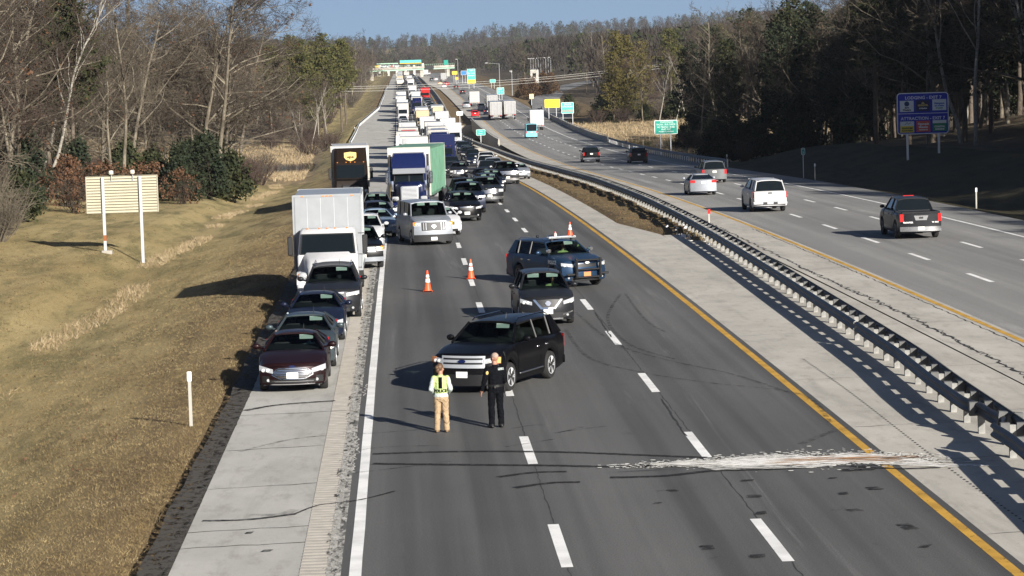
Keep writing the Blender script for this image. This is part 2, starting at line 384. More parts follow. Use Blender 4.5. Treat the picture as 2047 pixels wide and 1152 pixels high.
# ------------------------------------------------------------------ roads
def ylist(a, b): return np.array([y for y in list(np.arange(30, 300, 3.))+list(np.arange(300, 800, 8.))+list(np.arange(800, 2300, 25.)) if a < y < b]+[a, b]).__array__() if False else np.unique(np.array([a]+[y for y in list(np.arange(30, 300, 3.))+list(np.arange(300, 800, 8.))+list(np.arange(800, 2300, 25.)) if a < y < b]+[b]))
def ribbon(name, x0, x1, a, b, dz, m, nx=2, kind='structure'):
    ys = ylist(a, b); f0 = x0 if callable(x0) else (lambda Y: np.full_like(Y, x0)); f1 = x1 if callable(x1) else (lambda Y: np.full_like(Y, x1))
    t = np.linspace(0, 1, nx)[None, :]
    X = f0(ys)[:, None]*(1-t)+f1(ys)[:, None]*t; Y = np.repeat(ys[:, None], nx, 1)
    return tag(gridmesh(name, X, Y, zp(Y)+dz, [m]), kind=kind)
EA, EB = -1.42, 10.22
ribbon('travel_lanes', EA, EB, -400, 2200, 0, M['asphalt'])
ribbon('hard_shoulder', lambda Y: edgeL(Y), lambda Y: np.full_like(Y, EA), 20, 2200, 0, M['concrete'], 4)
ribbon('asphalt_verge', lambda Y: edgeL(Y)-.54+.04*np.sin(Y*.9)+.03*np.sin(Y*2.3), lambda Y: edgeL(Y), 20, 330, .012, M['asphalt_dark'], 3)
ribbon('median_shoulder', EB, lambda Y: np.maximum(medL(Y), EB+.1), 20, 2200, 0, M['concrete_m'], 3)
ribbon('median_paving', 13.0, 15.8, 20, 137, -.004, M['concrete_m'], 4)
ribbon('median_shoulder', lambda Y: medR(Y), 18.45, 20, 2200, 0, M['concrete_m'], 3)
ribbon('travel_lanes', 18.45, lambda Y: edgeR(Y), -400, 2200, 0, M['asphalt_r'], 5)
# bridge sides over the creek
for nm, x0, x1 in (('bridge_deck', lambda y: float(edgeL(y))-.3, lambda y: float(medL(y))+.3), ('bridge_deck', lambda y: float(medR(y))-.3, lambda y: float(edgeR(y))+.3)):
    b = MB(); rings = []
    for y in np.arange(436, 601, 8):
        z = float(zp(y)); a, c = x0(y), x1(y)
        rings.append([(a, y, z-1.7), (c, y, z-1.7), (c, y, z-.02), (a, y, z-.02)])
    b.loft(rings); tag(b.build(nm, M['concrete_w']), kind='structure')
for y0, y1 in ((592, 596), (436, 440)):
    b = MB(); z = float(zp(y0)); b.box(-10, 34, y0, y1, z-8, z-1.72); b.box(10.7, 15.2, y0, y1, z-1.7, z-.5)
    tag(b.build('bridge_abutment', M['concrete_w']), kind='structure')
def water(name, x0, x1, y0, y1, z):
    k = mat('water_'+name, (.012,.016,.018), .06, 0, 0, .6, bump=.15, bscale=1.5)
    b = MB(); n = 28
    cx0, cy0 = (x0+x1)/2, (y0+y1)/2
    pts = [(cx0+(x1-x0)/2*math.cos(2*math.pi*i/n)*(1+.12*math.sin(3.1*i)), cy0+(y1-y0)/2*math.sin(2*math.pi*i/n)*(1+.1*math.cos(2.3*i)), z) for i in range(n)]
    b.add(pts, [tuple(range(n))]); tag(b.build(name, k), kind='structure')
water('pond_water', -70, -8, 365, 425, -5.75); water('marsh_water', 36, 96, 444, 512, -6.35)
b = MB(); b.box(-60, 60, 447, 588, -11, -10.2); tag(b.build('creek_water', mat('water_creek', (.012,.016,.018), .06, bump=.15, bscale=1.5)), kind='structure')
# exit ramp on the far right
rp = [(34, 600), (37, 690), (42, 790), (50, 890), (63, 990), (84, 1080), (120, 1150)]
b = MB(); rows = []
for i, (x, y) in enumerate(rp):
    j0, j1 = rp[max(0, i-1)], rp[min(len(rp)-1, i+1)]; d = Vector((j1[0]-j0[0], j1[1]-j0[1])).normalized(); n = Vector((d.y, -d.x))
    zz = max(float(zp(y))+.1, ground_at(x, y)+.15)
    rows.append([(x-n.x*4, y-n.y*4, zz), (x, y, zz), (x+n.x*4, y+n.y*4, zz)])
b.grid(rows); tag(b.build('exit_ramp', M['asphalt_r']), kind='structure')
# ------------------------------------------------------------------ markings
def strip(mb, x0, x1, y0, y1, dz, jag=0):
    ys = [y for y in ylist(y0, y1)] if y1-y0 > 3 else [y0, y1]
    mb.grid([[(x0+jag*rnd.uniform(-1, 1), y, float(zp(y))+dz), (x1+jag*rnd.uniform(-1, 1), y, float(zp(y))+dz)] for y in ys])
def marking(name, m, fn):
    b = MB(); fn(b); return tag(b.build(name, m), kind='structure')
marking('edge_line', M['white'], lambda b: strip(b, XW-.105, XW+.105, 22, 2000, .004, .006))
marking('edge_line', M['yellow'], lambda b: strip(b, XYL-.10, XYL+.10, 22, 2000, .004, .006))
marking('edge_line', M['yellow'], lambda b: strip(b, XYR-.10, XYR+.10, 22, 1250, .004, .006))
marking('edge_line', M['white'], lambda b: strip(b, XWR-.09, XWR+.09, 22, 2000, .004, .005))
def dashes(x, ph):
    def fn(b):
        for k in range(-2, 90):
            y = ph+12.19*k
            if y > 24: strip(b, x-.105, x+.105, y-2.2, y+2.2, .004, .006)
    return fn
marking('lane_line', M['white'], dashes(XLD, 48.2+.3)); marking('lane_line', M['white'], dashes(XRD, 48.3))
marking('lane_line', M['white'], dashes(XD1, 103.2)); marking('lane_line', M['white'], dashes(XD2, 97.5))
# rumble strip
b = MB(); 
for k in range(int((200-40)/.30)):
    y = 40+k*.30; z = float(zp(y))+.012
    b.add([(-2.02, y, z-.010), (-1.55, y, z-.010), (-1.55, y+.08, z), (-2.02, y+.08, z), (-2.02, y+.19, z), (-1.55, y+.19, z), (-2.02, y+.26, z-.010), (-1.55, y+.26, z-.010)], [(0,1,2,3), (3,2,5,4), (4,5,7,6)])
tag(b.build('rumble_strip', mat('rumble_concrete', (.47,.43,.37), .9, noise=.15, nscale=3)), kind='structure')
# cracks and joints
def crack(b, pts, wd=.05, dz=.008, step=.35, jit=.06):
    P = []
    for (x0, y0), (x1, y1) in zip(pts, pts[1:]):
        L = math.hypot(x1-x0, y1-y0); n = max(1, int(L/step))
        for i in range(n):
            t = i/n; P.append((x0+(x1-x0)*t+rnd.uniform(-jit, jit), y0+(y1-y0)*t+rnd.uniform(-jit, jit)))
    P.append(pts[-1])
    rows = []
    for i, (x, y) in enumerate(P):
        a, c = P[max(0, i-1)], P[min(len(P)-1, i+1)]; d = Vector((c[0]-a[0], c[1]-a[1]))
        d = d.normalized() if d.length > 1e-5 else Vector((0, 1)); n = Vector((d.y, -d.x))*wd*rnd.uniform(.3, 1)/2
        z = float(zp(y))+dz; rows.append([(x-n.x, y-n.y, z), (x+n.x, y+n.y, z)])
    b.grid(rows)
b = MB()
for y in (49.5, 51.2, 56.5, 62.2, 68.5, 79, 92, 104, 118): crack(b, [(-4.3, y), (-1.5, y+.35+rnd.uniform(-.1, .1))], .045)
crack(b, [(-4.33, 44), (-4.33, 75), (-4.36, 130)], .07, jit=.02)
for x, w_ in ((XLD+.02, .05), (XRD+.05, .06)): crack(b, [(x-.02, 40), (x+.05, 90), (x, 150), (x+.05, 260)], w_*.6, .0025, jit=.02)
crack(b, [(XRD-.1, 62), (XRD, 69)], .06, jit=.02); crack(b, [(XRD-.05, 85), (XRD+.08, 94)], .06, jit=.02)
crack(b, [(16.35, 60), (16.4, 90), (16.25, 110), (16.5, 150), (16.6, 200)], .10, jit=.11); crack(b, [(16.2, 66), (16.5, 88), (16.2, 112)], .05, jit=.14)
crack(b, [(17.9, 70), (17.95, 140)], .05, jit=.05)
for y in (48, 57, 62.5, 72, 84, 96, 108, 121, 134):
    crack(b, [(10.25, y), (12.8, y+.3)], .035); crack(b, [(13.6, y+2), (18.0, y+2.5)], .03)
for k_ in range(110):
    y_ = 44+k_*.30; x_ = 11.2+.06*math.sin(y_*.2); b.add([(x_-.022, y_, .009), (x_+.022, y_, .009), (x_+.022, y_+.11, .009), (x_-.022, y_+.11, .009)], [(0, 1, 2, 3)])
tag(b.build('pavement_crack', M['crack']), kind='structure')
b = MB()
for i in range(26):
    x = -1.36+rnd.uniform(-.15, .12); y = rnd.uniform(45, 130); crack(b, [(x, y), (x+rnd.uniform(-.12, .12), y+rnd.uniform(1.5, 5))], .05, step=.2, jit=.07)
for i in range(14):
    x = rnd.uniform(10.6, 12.6); y = rnd.uniform(60, 125); crack(b, [(x, y), (x+rnd.uniform(-.5, .5), y+rnd.uniform(.5, 3))], .04, step=.2, jit=.1)
for i in range(10):
    x = rnd.uniform(13.8, 17.6); y = rnd.uniform(70, 135); crack(b, [(x, y), (x+rnd.uniform(-.5, .5), y+rnd.uniform(.5, 3))], .04, step=.2, jit=.1)
tag(b.build('chalky_crack', mat('chalky_crack', (.52,.50,.46), .9)), kind='structure')
def patch(name, m, quads, dz):
    b = MB()
    for x0, y0, x1, y1 in quads: strip(b, x0, x1, y0, y1, dz)
    return tag(b.build(name, m), kind='structure')
patch('spalled_edge', M['spall'], [(-1.56, 42, -1.30, 160)], .016)
patch('spalled_edge', M['spall_dark'], [(-1.62, 42, -1.36, 160)], .020)
# skid marks given by pixels of the photograph, laid on the road
def skid(pts, wd, m, dz, name='skid_mark'):
    P = [at(*p) for p in pts]; Q = []
    for i in range(len(P)-1):
        for t in np.linspace(0, 1, 14)[:-1]:
            p0, p1, p2, p3 = P[max(0, i-1)], P[i], P[i+1], P[min(len(P)-1, i+2)]
            Q.append(.5*((2*p1)+(-p0+p2)*t+(2*p0-5*p1+4*p2-p3)*t*t+(-p0+3*p1-3*p2+p3)*t**3))
    Q.append(P[-1]); rows = []
    for i, p in enumerate(Q):
        d = (Q[min(len(Q)-1, i+1)]-Q[max(0, i-1)]); d.z = 0; d.normalize(); n = Vector((d.y, -d.x, 0))*wd/2*rnd.uniform(.85, 1)
        z = float(zp(p.y))+dz; rows.append([(p.x-n.x, p.y-n.y, z), (p.x+n.x, p.y+n.y, z)])
    b = MB(); b.grid(rows); return tag(b.build(name, m), kind='structure')
S, SF = M['skid'], M['skid_faint']
for i, (pts, wd, m) in enumerate([
    ([(745, 912), (900, 905), (1100, 908), (1300, 913), (1490, 920)], .26, S), ([(745, 932), (900, 930), (1080, 934), (1260, 936), (1480, 925), (1640, 915)], .28, S),
    ([(995, 957), (1065, 951), (1133, 944)], .22, S), ([(1028, 980), (1100, 973), (1160, 968)], .24, S), ([(1220, 962), (1330, 953), (1430, 945), (1560, 938), (1700, 932)], .26, S),
    ([(1105, 873), (1150, 862), (1213, 855)], .22, SF), ([(1110, 868), (1140, 861), (1165, 858)], .22, SF), ([(1010, 900), (1060, 888), (1105, 881)], .2, SF), ([(1020, 862), (1060, 857), (1090, 852)], .2, SF),
    ([(480, 905), (600, 880), (760, 868), (860, 862)], .22, SF), ([(660, 955), (760, 945), (900, 925)], .2, SF), ([(660, 915), (760, 900), (880, 893)], .2, SF),
    ([(1130, 660), (1180, 720), (1300, 750), (1420, 770), (1600, 792), (1660, 845)], .22, SF), ([(1150, 625), (1230, 690), (1330, 720), (1460, 748), (1590, 790)], .2, SF),
    ([(1240, 590), (1215, 640), (1260, 690), (1350, 720)], .2, SF), ([(1250, 590), (1290, 640), (1330, 665)], .18, SF),
    ([(1600, 895), (1650, 872), (1690, 858)], .35, SF), ([(1690, 912), (1760, 917), (1830, 918)], .2, S), ([(1700, 937), (1800, 941), (1880, 938)], .18, S),
    ([(405, 1048), (500, 1040), (590, 1030)], .16, S), ([(500, 1032), (560, 1030), (592, 1028)], .42, SF), ([(590, 1030), (640, 1016), (720, 1003), (790, 990)], .08, S), ([(490, 822), (560, 814), (670, 803)], .22, S)]):
    skid(pts, wd, m, .006+.0005*i) if m is S else skid(pts, wd*.62, m, .006+.0005*i)
# spilled absorbent sand across the left lanes
def blob(pix, m, dz, name, kind='stuff'):
    P = [at(*p) for p in pix]; b = MB()
    b.add([(p.x, p.y, float(zp(p.y))+dz) for p in P], [tuple(range(len(P)))]); return tag(b.build(name, m), kind=kind)

def slivers(name, m, n, seed, cline, sx, ln, wd, dz, pw=1.0):
    "streaks of loose sand swept along the line"
    q = random.Random(seed); P_ = [at(*p) for p in cline]; b = MB()
    for i in range(n):
        t = q.random()**pw*(len(P_)-1); k = min(len(P_)-2, int(t)); c = P_[k].lerp(P_[k+1], t-k); s = sx[k]+(sx[k+1]-sx[k])*(t-k)
        x, y = c.x+q.gauss(0, .3), c.y+max(-1.6, min(1.6, q.gauss(0, .55)))*s; L = ln*q.uniform(.3, 1)*(.5+s); w_ = wd*q.uniform(.4, 1)*(.6+s*.5); sl = q.gauss(0, .05)
        z = float(zp(y))+dz+i*.000008; a = [(-1, 0), (-.55, .8*q.uniform(.5, 1)), (.1, q.uniform(.7, 1)), (.6, .7*q.uniform(.4, 1)), (1, 0), (.5, -.8*q.uniform(.4, 1)), (-.1, -q.uniform(.7, 1)), (-.6, -.7*q.uniform(.4, 1))]
        b.add([(x+u*L/2, y+v*w_/2+sl*u*L/2, z) for u, v in a], [tuple(range(7, -1, -1))])
    return tag(b.build(name, m), kind='stuff')
CL = [(1290, 934), (1350, 932), (1450, 928), (1560, 924), (1680, 921), (1780, 922), (1850, 928), (1960, 933)]
M['sand2'] = mat('loose_sand', (.86,.82,.75), .95, noise=.2, nscale=5); M['dust2'] = mask_mat('sand_dust_streak', (.50,.48,.44), .40, .75, 2.0, (.25, .9, 1)); M['rust2'] = mat('rusty_sand_streak', (.38,.20,.09), .95, noise=.3, nscale=4); M['oil'] = mat('oily_streak', (.03,.03,.03), .7)
def splash(name, m, pix, dz): blob(pix, m, dz, name)
splash('spilled_sand', mask_mat('sand_core', (.92,.89,.83), .39, .60, 4.5, (.4, 1.5, 1)), [(1300, 935), (1360, 927), (1440, 925), (1500, 918), (1560, 914), (1640, 916), (1700, 911), (1770, 911), (1815, 920), (1880, 929), (2000, 935), (1880, 938), (1790, 932), (1700, 931), (1640, 936), (1560, 940), (1500, 942), (1430, 946), (1400, 938)], .0195)
splash('spilled_sand', mask_mat('sand_core_b', (.92,.89,.84), .36, .54, 6, (.5, 1.5, 1)), [(1400, 931), (1500, 924), (1570, 918), (1680, 917), (1760, 915), (1790, 922), (1690, 927), (1580, 932), (1480, 936)], .0205)
slivers('spilled_sand', M['sand2'], 50, 2, CL, [.06, .25, .45, .6, .6, .4, .10, .03], .9, .14, .0213)
b = MB(); q = random.Random(77)
_P = [at(*c) for c in CL]
for i in range(2600):
    t = q.random()*(len(CL)-2.2); k_ = int(t); c = _P[k_].lerp(_P[k_+1], t-k_); sp = [.3, .6, .9, 1.2, 1.0, .7, .4][k_]
    x, y, s_ = c.x+q.gauss(0, .4), c.y+q.gauss(.12, .5)*sp, q.uniform(.01, .045); z = float(zp(y))+.0188; a = q.uniform(0, 6.28)
    b.add([(x+s_*(1.6*math.cos(a+u)), y+s_*1.2*math.sin(a+u), z) for u in (0, 1.3, 2.5, 3.9, 5.1)], [(0, 1, 2, 3, 4)])
tag(b.build('sand_grit', M['sand2']), kind='stuff')
slivers('rusty_sand', M['rust2'], 70, 4, [(1560, 926), (1700, 923), (1790, 922)], [.3, .5, .35], 1.3, .10, .0226)
slivers('oily_streak', M['oil'], 16, 5, CL, [.3, .6, .9, 1.1, 1.1, .8, .4, .15], 1.6, .08, .0238)
# dark scuffs and tar patches
tarm = mask_mat('tar_patch', (.022,.022,.022), .42, .56, 6, (.5, 2.4, 1))
b = MB()
for (px, py, wx, wy) in [(1345, 988, .35, .5), (1380, 1043, .38, .8), (1415, 1105, .4, .9), (1495, 962, .34, .4), (1508, 995, .34, .4), (1521, 1032, .36, .5), (1665, 960, .3, .4), (1686, 993, .3, .4), (1708, 1029, .3, .4), (1748, 978, .6, .7), (1772, 1016, .5, 1.0),
                         (1770, 1057, .3, .5), (1815, 1055, .38, .8), (1700, 945, .5, .6), (1735, 944, .6, .6), (1515, 1118, .4, .5), (1850, 1101, .35, .6), (1320, 988, .25, .2), (1315, 1008, .3, .2), (500, 1074, .3, .5), (535, 1110, .35, .6), (472, 1030, .2, .2)]:
    p = at(px, py); z = float(zp(p.y))+.019; wx *= .72; wy *= .6
    if rnd.random() < .22: continue
    wx *= rnd.uniform(.7, 1.5); wy *= rnd.uniform(.5, 1.4); sk = rnd.uniform(-.25, .25)*wy
    b.add([(p.x-wx/2-sk, p.y-wy/2, z), (p.x+wx/2*rnd.uniform(.5, 1)-sk, p.y-wy/2*rnd.uniform(.7, 1), z), (p.x+wx/2+sk, p.y+wy/2, z), (p.x-wx/2*rnd.uniform(.5, 1)+sk, p.y+wy/2*rnd.uniform(.6, 1), z)], [(0,1,2,3)])
tag(b.build('tar_scuff', tarm), kind='structure')
# ------------------------------------------------------------------ text
def text_mb(s, size, mi=0, bold=0.0, align='CENTER'):
    cu = bpy.data.curves.new('txt', 'FONT'); cu.body = s; cu.size = size; cu.align_x = align; cu.align_y = 'CENTER'; cu.offset = bold; cu.resolution_u = 2
    o = bpy.data.objects.new('txt', cu); COL.objects.link(o)
    dg = bpy.context.evaluated_depsgraph_get(); me = bpy.data.meshes.new_from_object(o.evaluated_get(dg))
    b = MB(); b.add([(v.co.x, 0, v.co.y) for v in me.vertices], [tuple(p.vertices) for p in me.polygons], mi)
    bpy.data.objects.remove(o); bpy.data.curves.remove(cu); bpy.data.meshes.remove(me); return b
def shift(mb, dx, dy, dz): mb.v = [(x+dx, y+dy, z+dz) for x, y, z in mb.v]; return mb
# ------------------------------------------------------------------ cars (front towards -Y, origin on the ground)
class Veh:
    "collects parts; single=True joins them all into one mesh for far copies"
    def __init__(s, name, single=False):
        s.name, s.single, s.all, s.mats = name, single, MB(), []
        s.root = None if single else empty(name)
    def part(s, name, mb, m, parent=None, sm=35, keep=False):
        ms = list(m) if isinstance(m, (list, tuple)) else [m]
        if s.single:
            ix = []
            for q in ms:
                if q not in s.mats: s.mats.append(q)
                ix.append(s.mats.index(q))
            b = len(s.all.v); s.all.v += mb.v; s.all.f += [tuple(b+i for i in f) for f in mb.f]; s.all.m += [ix[k] for k in mb.m]; return None
        return mb.build(name, ms, parent or s.root, sm)
    def done(s):
        if s.single: s.root = s.all.build(s.name, s.mats, None, 35)
        return s.root
def wheel_mbs(r, w=.22, spokes=5):
    t = MB(); t.lathe([(r*.62, -w/2), (r*.93, -w/2), (r, -w/2+.04), (r, w/2-.04), (r*.93, w/2), (r*.62, w/2)], 20, 0, 'x')
    q = MB(); q.lathe([(r*.63, w*.1), (r*.66, w/2+.004), (r*.60, w/2+.006), (r*.56, w*.15)], 20, 0, 'x'); q.lathe([(.01, w*.42), (r*.15, w*.42), (r*.17, w*.2), (.01, w*.2)], 10, 0, 'x')
    for k in range(spokes):
        a = 2*math.pi*k/spokes; c, s_ = math.cos(a), math.sin(a)
        for o in (-.16, .16):
            cc, ss = math.cos(a+o*.8), math.sin(a+o*.8)
            q.tube((w*.36, .1*r*c, .1*r*s_), (w*.44, r*.6*cc, r*.6*ss), .03*r/.34, .022*r/.34, 5)
    d = MB(); d.lathe([(.01, w*.05), (r*.6, w*.05), (r*.6, w*.02), (.01, w*.02)], 14, 0, 'x')
    return t, q, d
def add_wheel(V, x, y, r, side, steer=0, w=.22, rimm='rim', spokes=5, dual=False):
    t, q, d = wheel_mbs(r, w, spokes)
    mt = Matrix.Translation((x, y, r)) @ Matrix.Rotation(steer, 4, 'Z') @ (Matrix.Identity(4) if side > 0 else Matrix.Rotation(math.pi, 4, 'Z'))
    def tf(m): m.v = [tuple(mt @ Vector(p)) for p in m.v]; return m
    if dual: t.merge(MB().lathe([(r*.55, -w*1.7), (r*.93, -w*1.7), (r, -w*1.6), (r, -w*.75), (r*.93, -w*.65), (r*.55, -w*.65)], 18, 0, 'x'))
    o = V.part('wheel', tf(t), M['rubber']); tf(d); tf(q)
    n = len(q.v); q.v += d.v; q.f += [tuple(n+i for i in f) for f in d.f]; q.m += [1]*len(d.f)
    V.part('rim', q, [M[rimm], M['rim_dark']], o)
SPEC = {
 'sedan':  dict(L=4.85, W=1.85, H=1.47, wb=2.85, fo=.96, r=.335, zf=.80, zc=1.02, zb=1.0, zd=1.10, yc=1.42, ywt=2.22, yrt=3.30, yrb=4.20, wr=.57, deck=1),
 'suv':    dict(L=5.0, W=2.0, H=1.78, wb=2.86, fo=.96, r=.385, zf=1.05, zc=1.22, zb=1.2, zd=1.2, yc=1.42, ywt=2.12, yrt=4.55, yrb=4.88, wr=.70, rack=1),
 'cross':  dict(L=4.68, W=1.84, H=1.70, wb=2.70, fo=.95, r=.36, zf=.96, zc=1.14, zb=1.12, zd=1.12, yc=1.22, ywt=2.0, yrt=4.0, yrb=4.50, wr=.62),
 'hatch':  dict(L=4.2, W=1.76, H=1.50, wb=2.55, fo=.88, r=.32, zf=.82, zc=1.04, zb=1.02, zd=1.02, yc=1.08, ywt=1.85, yrt=3.45, yrb=4.05, wr=.58),
 'wagon':  dict(L=4.7, W=1.82, H=1.56, wb=2.70, fo=.95, r=.335, zf=.84, zc=1.04, zb=1.02, zd=1.02, yc=1.35, ywt=2.1, yrt=4.15, yrb=4.60, wr=.60, rack=1),
 'minivan':dict(L=5.1, W=1.98, H=1.76, wb=3.0, fo=.98, r=.345, zf=.96, zc=1.12, zb=1.1, zd=1.1, yc=1.05, ywt=1.95, yrt=4.70, yrb=5.0, wr=.70),
 'pickup': dict(L=5.4, W=1.92, H=1.80, wb=3.25, fo=.98, r=.39, zf=1.06, zc=1.22, zb=1.20, zd=1.12, yc=1.45, ywt=2.05, yrt=3.25, yrb=3.55, wr=.66, bed=3.62),
 'truck':  dict(L=5.8, W=2.02, H=1.92, wb=3.55, fo=1.0, r=.41, zf=1.18, zc=1.32, zb=1.30, zd=1.25, yc=1.45, ywt=2.05, yrt=3.75, yrb=3.98, wr=.72, bed=4.05),
 'cap':    dict(L=5.8, W=2.02, H=1.92, wb=3.55, fo=1.0, r=.41, zf=1.18, zc=1.32, zb=1.30, zd=1.25, yc=1.45, ywt=2.05, yrt=5.55, yrb=5.76, wr=.74),
 'van':    dict(L=6.0, W=2.03, H=2.13, wb=3.71, fo=.95, r=.385, zf=1.22, zc=1.40, zb=1.36, zd=1.3, yc=1.32, ywt=1.85, yrt=5.86, yrb=5.96, wr=.84, vanside=1),
 'stepvan':dict(L=5.6, W=2.05, H=2.55, wb=3.4, fo=.9, r=.36, zf=1.1, zc=1.3, zb=1.3, zd=1.3, yc=.8, ywt=1.35, yrt=5.5, yrb=5.58, wr=.93, vanside=1),
}
def car(kind, pm, name, single=False, hero=False, grille='bar', rimm='rim', mirror=None, steer=0, clear=False, front=True, spokes=5, lower=None, platem='plate', side_paint=False):
    s = SPEC[kind]; L, W, H, wb, fo, r = s['L'], s['W'], s['H'], s['wb'], s['fo'], s['r']
    zf, zc, zb, zd, yc, ywt, yrt, yrb, wr = (s[k] for k in ('zf', 'zc', 'zb', 'zd', 'yc', 'ywt', 'yrt', 'yrb', 'wr'))
    V = Veh(name, single); hw = W/2; zg = .24 if kind in ('pickup', 'truck', 'cap') else .19
    if r > .37: zg += .04
    kf = {'van': .16, 'truck': .13, 'pickup': .16, 'cap': .13, 'stepvan': .1}.get(kind, .30)
    def dfm(p):
        x, y, z = p; t = min(1, abs(x)/hw)
        f = max(0, 1-y/1.3)**1.5; y2 = y+kf*t**2.4*f
        if y < .9: y2 += .16*max(0, z-.62*zf)*max(0, 1-y/.9)+.10*max(0, .42-z)*max(0, 1-y/.9)
        rr = max(0, 1-(L-y)/.9)**1.5; y2 -= .13*t**2.4*rr
        return (x, y2-L/2, z)
    def D(mb): mb.v = [dfm(p) for p in mb.v]; return mb
    Ra = r+.065
    def zbot(y):
        for yw in (fo, fo+wb):
            d = abs(y-yw)
            if d <= Ra+1e-6: return max(zg, r+math.sqrt(max(0, Ra*Ra-d*d)))
        return zg+.06*max(0, 1-y/.4)+.08*max(0, 1-(L-y)/.5)
    bed = s.get('bed')
    def ztop(y):
        if y < .10: return zf-.10+.10*math.sqrt(max(0, 1-(1-y/.10)**2))
        if y < yc: return zf+(zc-zf)*math.sin(math.pi/2*(y-.1)/(yc-.1))
        e = L-.10
        if y > e: return zd-.05*(y-e)/.1
        if bed:
            return zb if y < bed-.05 else zd
        if y < yrb-.45: return zc+(zb-zc)*(y-yc)/(yrb-yc)
        return zb+(zd-zb)*min(1, (y-yrb+.45)/.45)
    def hwid(y):
        a = min(1, max(0, y/.9)); return hw*(.955+.045*math.sin(math.pi/2*a))*(1-.03*max(0, 1-(L-y)/.7))
    def sec(y):
        w_, z0, z1 = hwid(y), zbot(y), ztop(y); h = z1-z0
        cr = .035 if y < yc else .0
        return [(w_-.06, z0), (w_-.012, z0+.12*h), (w_-.002, z0+.40*h), (w_, z0+.60*h), (w_-.022, z0+.82*h), (w_-.065, z1-.035), (w_-.13, z1-.004), (w_*.68, z1+cr*.6), (w_*.4, z1+cr*.9), (w_*.18, z1+cr), (0, z1+cr)]
    ys = {0, .03, .06, .10, .2, .35, .5, yc*.6, yc-.1, yc, yc+.25, 2.6, 3.0, yrb-.45, yrb-.2, yrb, L-.35, L-.2, L-.10, L-.05, L}
    if bed: ys |= {bed-.06, bed-.04}
    for yw in (fo, fo+wb):
        for k in range(-8, 9): ys.add(yw+Ra*math.sin(math.pi/2*k/8)); 
        ys |= {yw-Ra-.004, yw+Ra+.004}
    ys = sorted(y for y in ys if 0 <= y <= L)
    b = MB(); rows = []
    for y in ys:
        h = sec(y); rows.append([(-x, y, z) for x, z in h]+[(x, y, z) for x, z in reversed(h[:-1])])
    b.grid(rows)
    for y, sg in ((0, 1), (L, -1)):   # nose and tail faces
        z0 = zbot(y); zt = ztop(y); w_ = hwid(y); G = []
        prof = sec(y)
        def xw(z):
            for (xa, za), (xb, zb_) in zip(prof, prof[1:]):
                if za <= z <= zb_ and zb_ > za: return xa+(xb-xa)*(z-za)/(zb_-za)
            return prof[0][0] if z < prof[0][1] else w_*.7
        for i in range(9):
            z = z0+(zt-z0)*i/8; xx = xw(min(z, prof[6][1])) if i < 8 else prof[6][0]
            G.append([(xx*t*sg, y, z+(prof[-1][1]-zt)*(1-abs(t))*(i/8)) for t in np.linspace(-1, 1, 17)])
        b.grid(G)
    b.v = [dfm(p) for p in b.v]
    body = V.part('body', b, pm, sm=40)
    # underbody and wheel wells
    u = MB(); u.box(-hw+.14, hw-.14, .25-L/2, L-.25-L/2, zg+.02, .62*zf); V.part('underbody', u, M['black'])
    # cabin
    wb0 = hwid(yc)-.11; wb1 = hwid(yrb)-.12; zbk = zd if not bed else zb
    zr = H-.055
    A0, A1 = (wb0, yc, zc+.01), (wr-.02, ywt, zr-.02)
    C0, C1 = (wb1, yrb, zbk+.005), (wr-.02, yrt, zr-.03)
    def lp(a, c, t): return tuple(a[i]+(c[i]-a[i])*t for i in range(3))
    rf = MB(); G = []; n = 9
    for i in range(n+1):
        t = i/n; y = ywt-.05+(yrt+.06-ywt+.05)*t; zz = H-.05*abs((t-.42)/.58)**2.2
        G.append([(wr*q, y, zz-.075*abs(q)**3) for q in np.linspace(-1, 1, 11)])
    rf.grid(G); rf.grid([[(x, y, z-.05) for x, y, z in row][::-1] for row in G])
    edge = [G[0], [(x, y, z-.05) for x, y, z in G[0]]]; rf.grid(edge); rf.grid([G[-1][::-1], [(x, y, z-.05) for x, y, z in G[-1][::-1]]])
    for sg in (0, -1): 
        e = [[row[sg] for row in G], [(row[sg][0], row[sg][1], row[sg][2]-.05) for row in G]]; rf.grid(e if sg else [e[1], e[0]])
    rf.v = [(x, y-L/2, z) for x, y, z in rf.v]
    V.part('roof', rf, pm, sm=40)
    tubes = []; pl = MB(); T = lambda p, sg=1: (p[0]*sg, dfm(p)[1] if p[2] < 1.25*zc and p[1] < 1.3 else p[1]-L/2, p[2])
    yB = yc+(yrb-yc)*(.47 if not bed else .60); yB2 = yc+(yrb-yc)*.76
    def belt(y): return (wb0+(wb1-wb0)*(y-yc)/(yrb-yc)+.01, y, zc+(zbk-zc)*(y-yc)/(yrb-yc)+.005)
    def rail(y): return (wr-.005, min(max(y, ywt), yrt), zr-.03)
    longroof = yrt-ywt > 1.9
    for sg in (1, -1):
        tubes += [('windshield_pillar', T(A0, sg), T(A1, sg), .036, pm), ('rear_pillar', T(C0, sg), T(C1, sg), .034, pm)]
        tubes.append(('door_pillar', T(belt(yB), sg), T(rail(yB+.08), sg), .033, M['black']))
        if longroof: tubes.append(('door_pillar', T(belt(yB2), sg), T(rail(yB2+.08), sg), .037, M['black']))
        if not bed and not s.get('vanside') and kind != 'cap':
            c0 = belt(yrb-.62); p = [c0, C0, C1, lp(C1, rail(yrt-.28), 1.0)]; q = MB(); q.add([T((x+.008, y, z), sg) for x, y, z in p], [(0, 1, 2, 3) if sg > 0 else (3, 2, 1, 0)]); V.part('quarter_panel', q, pm)
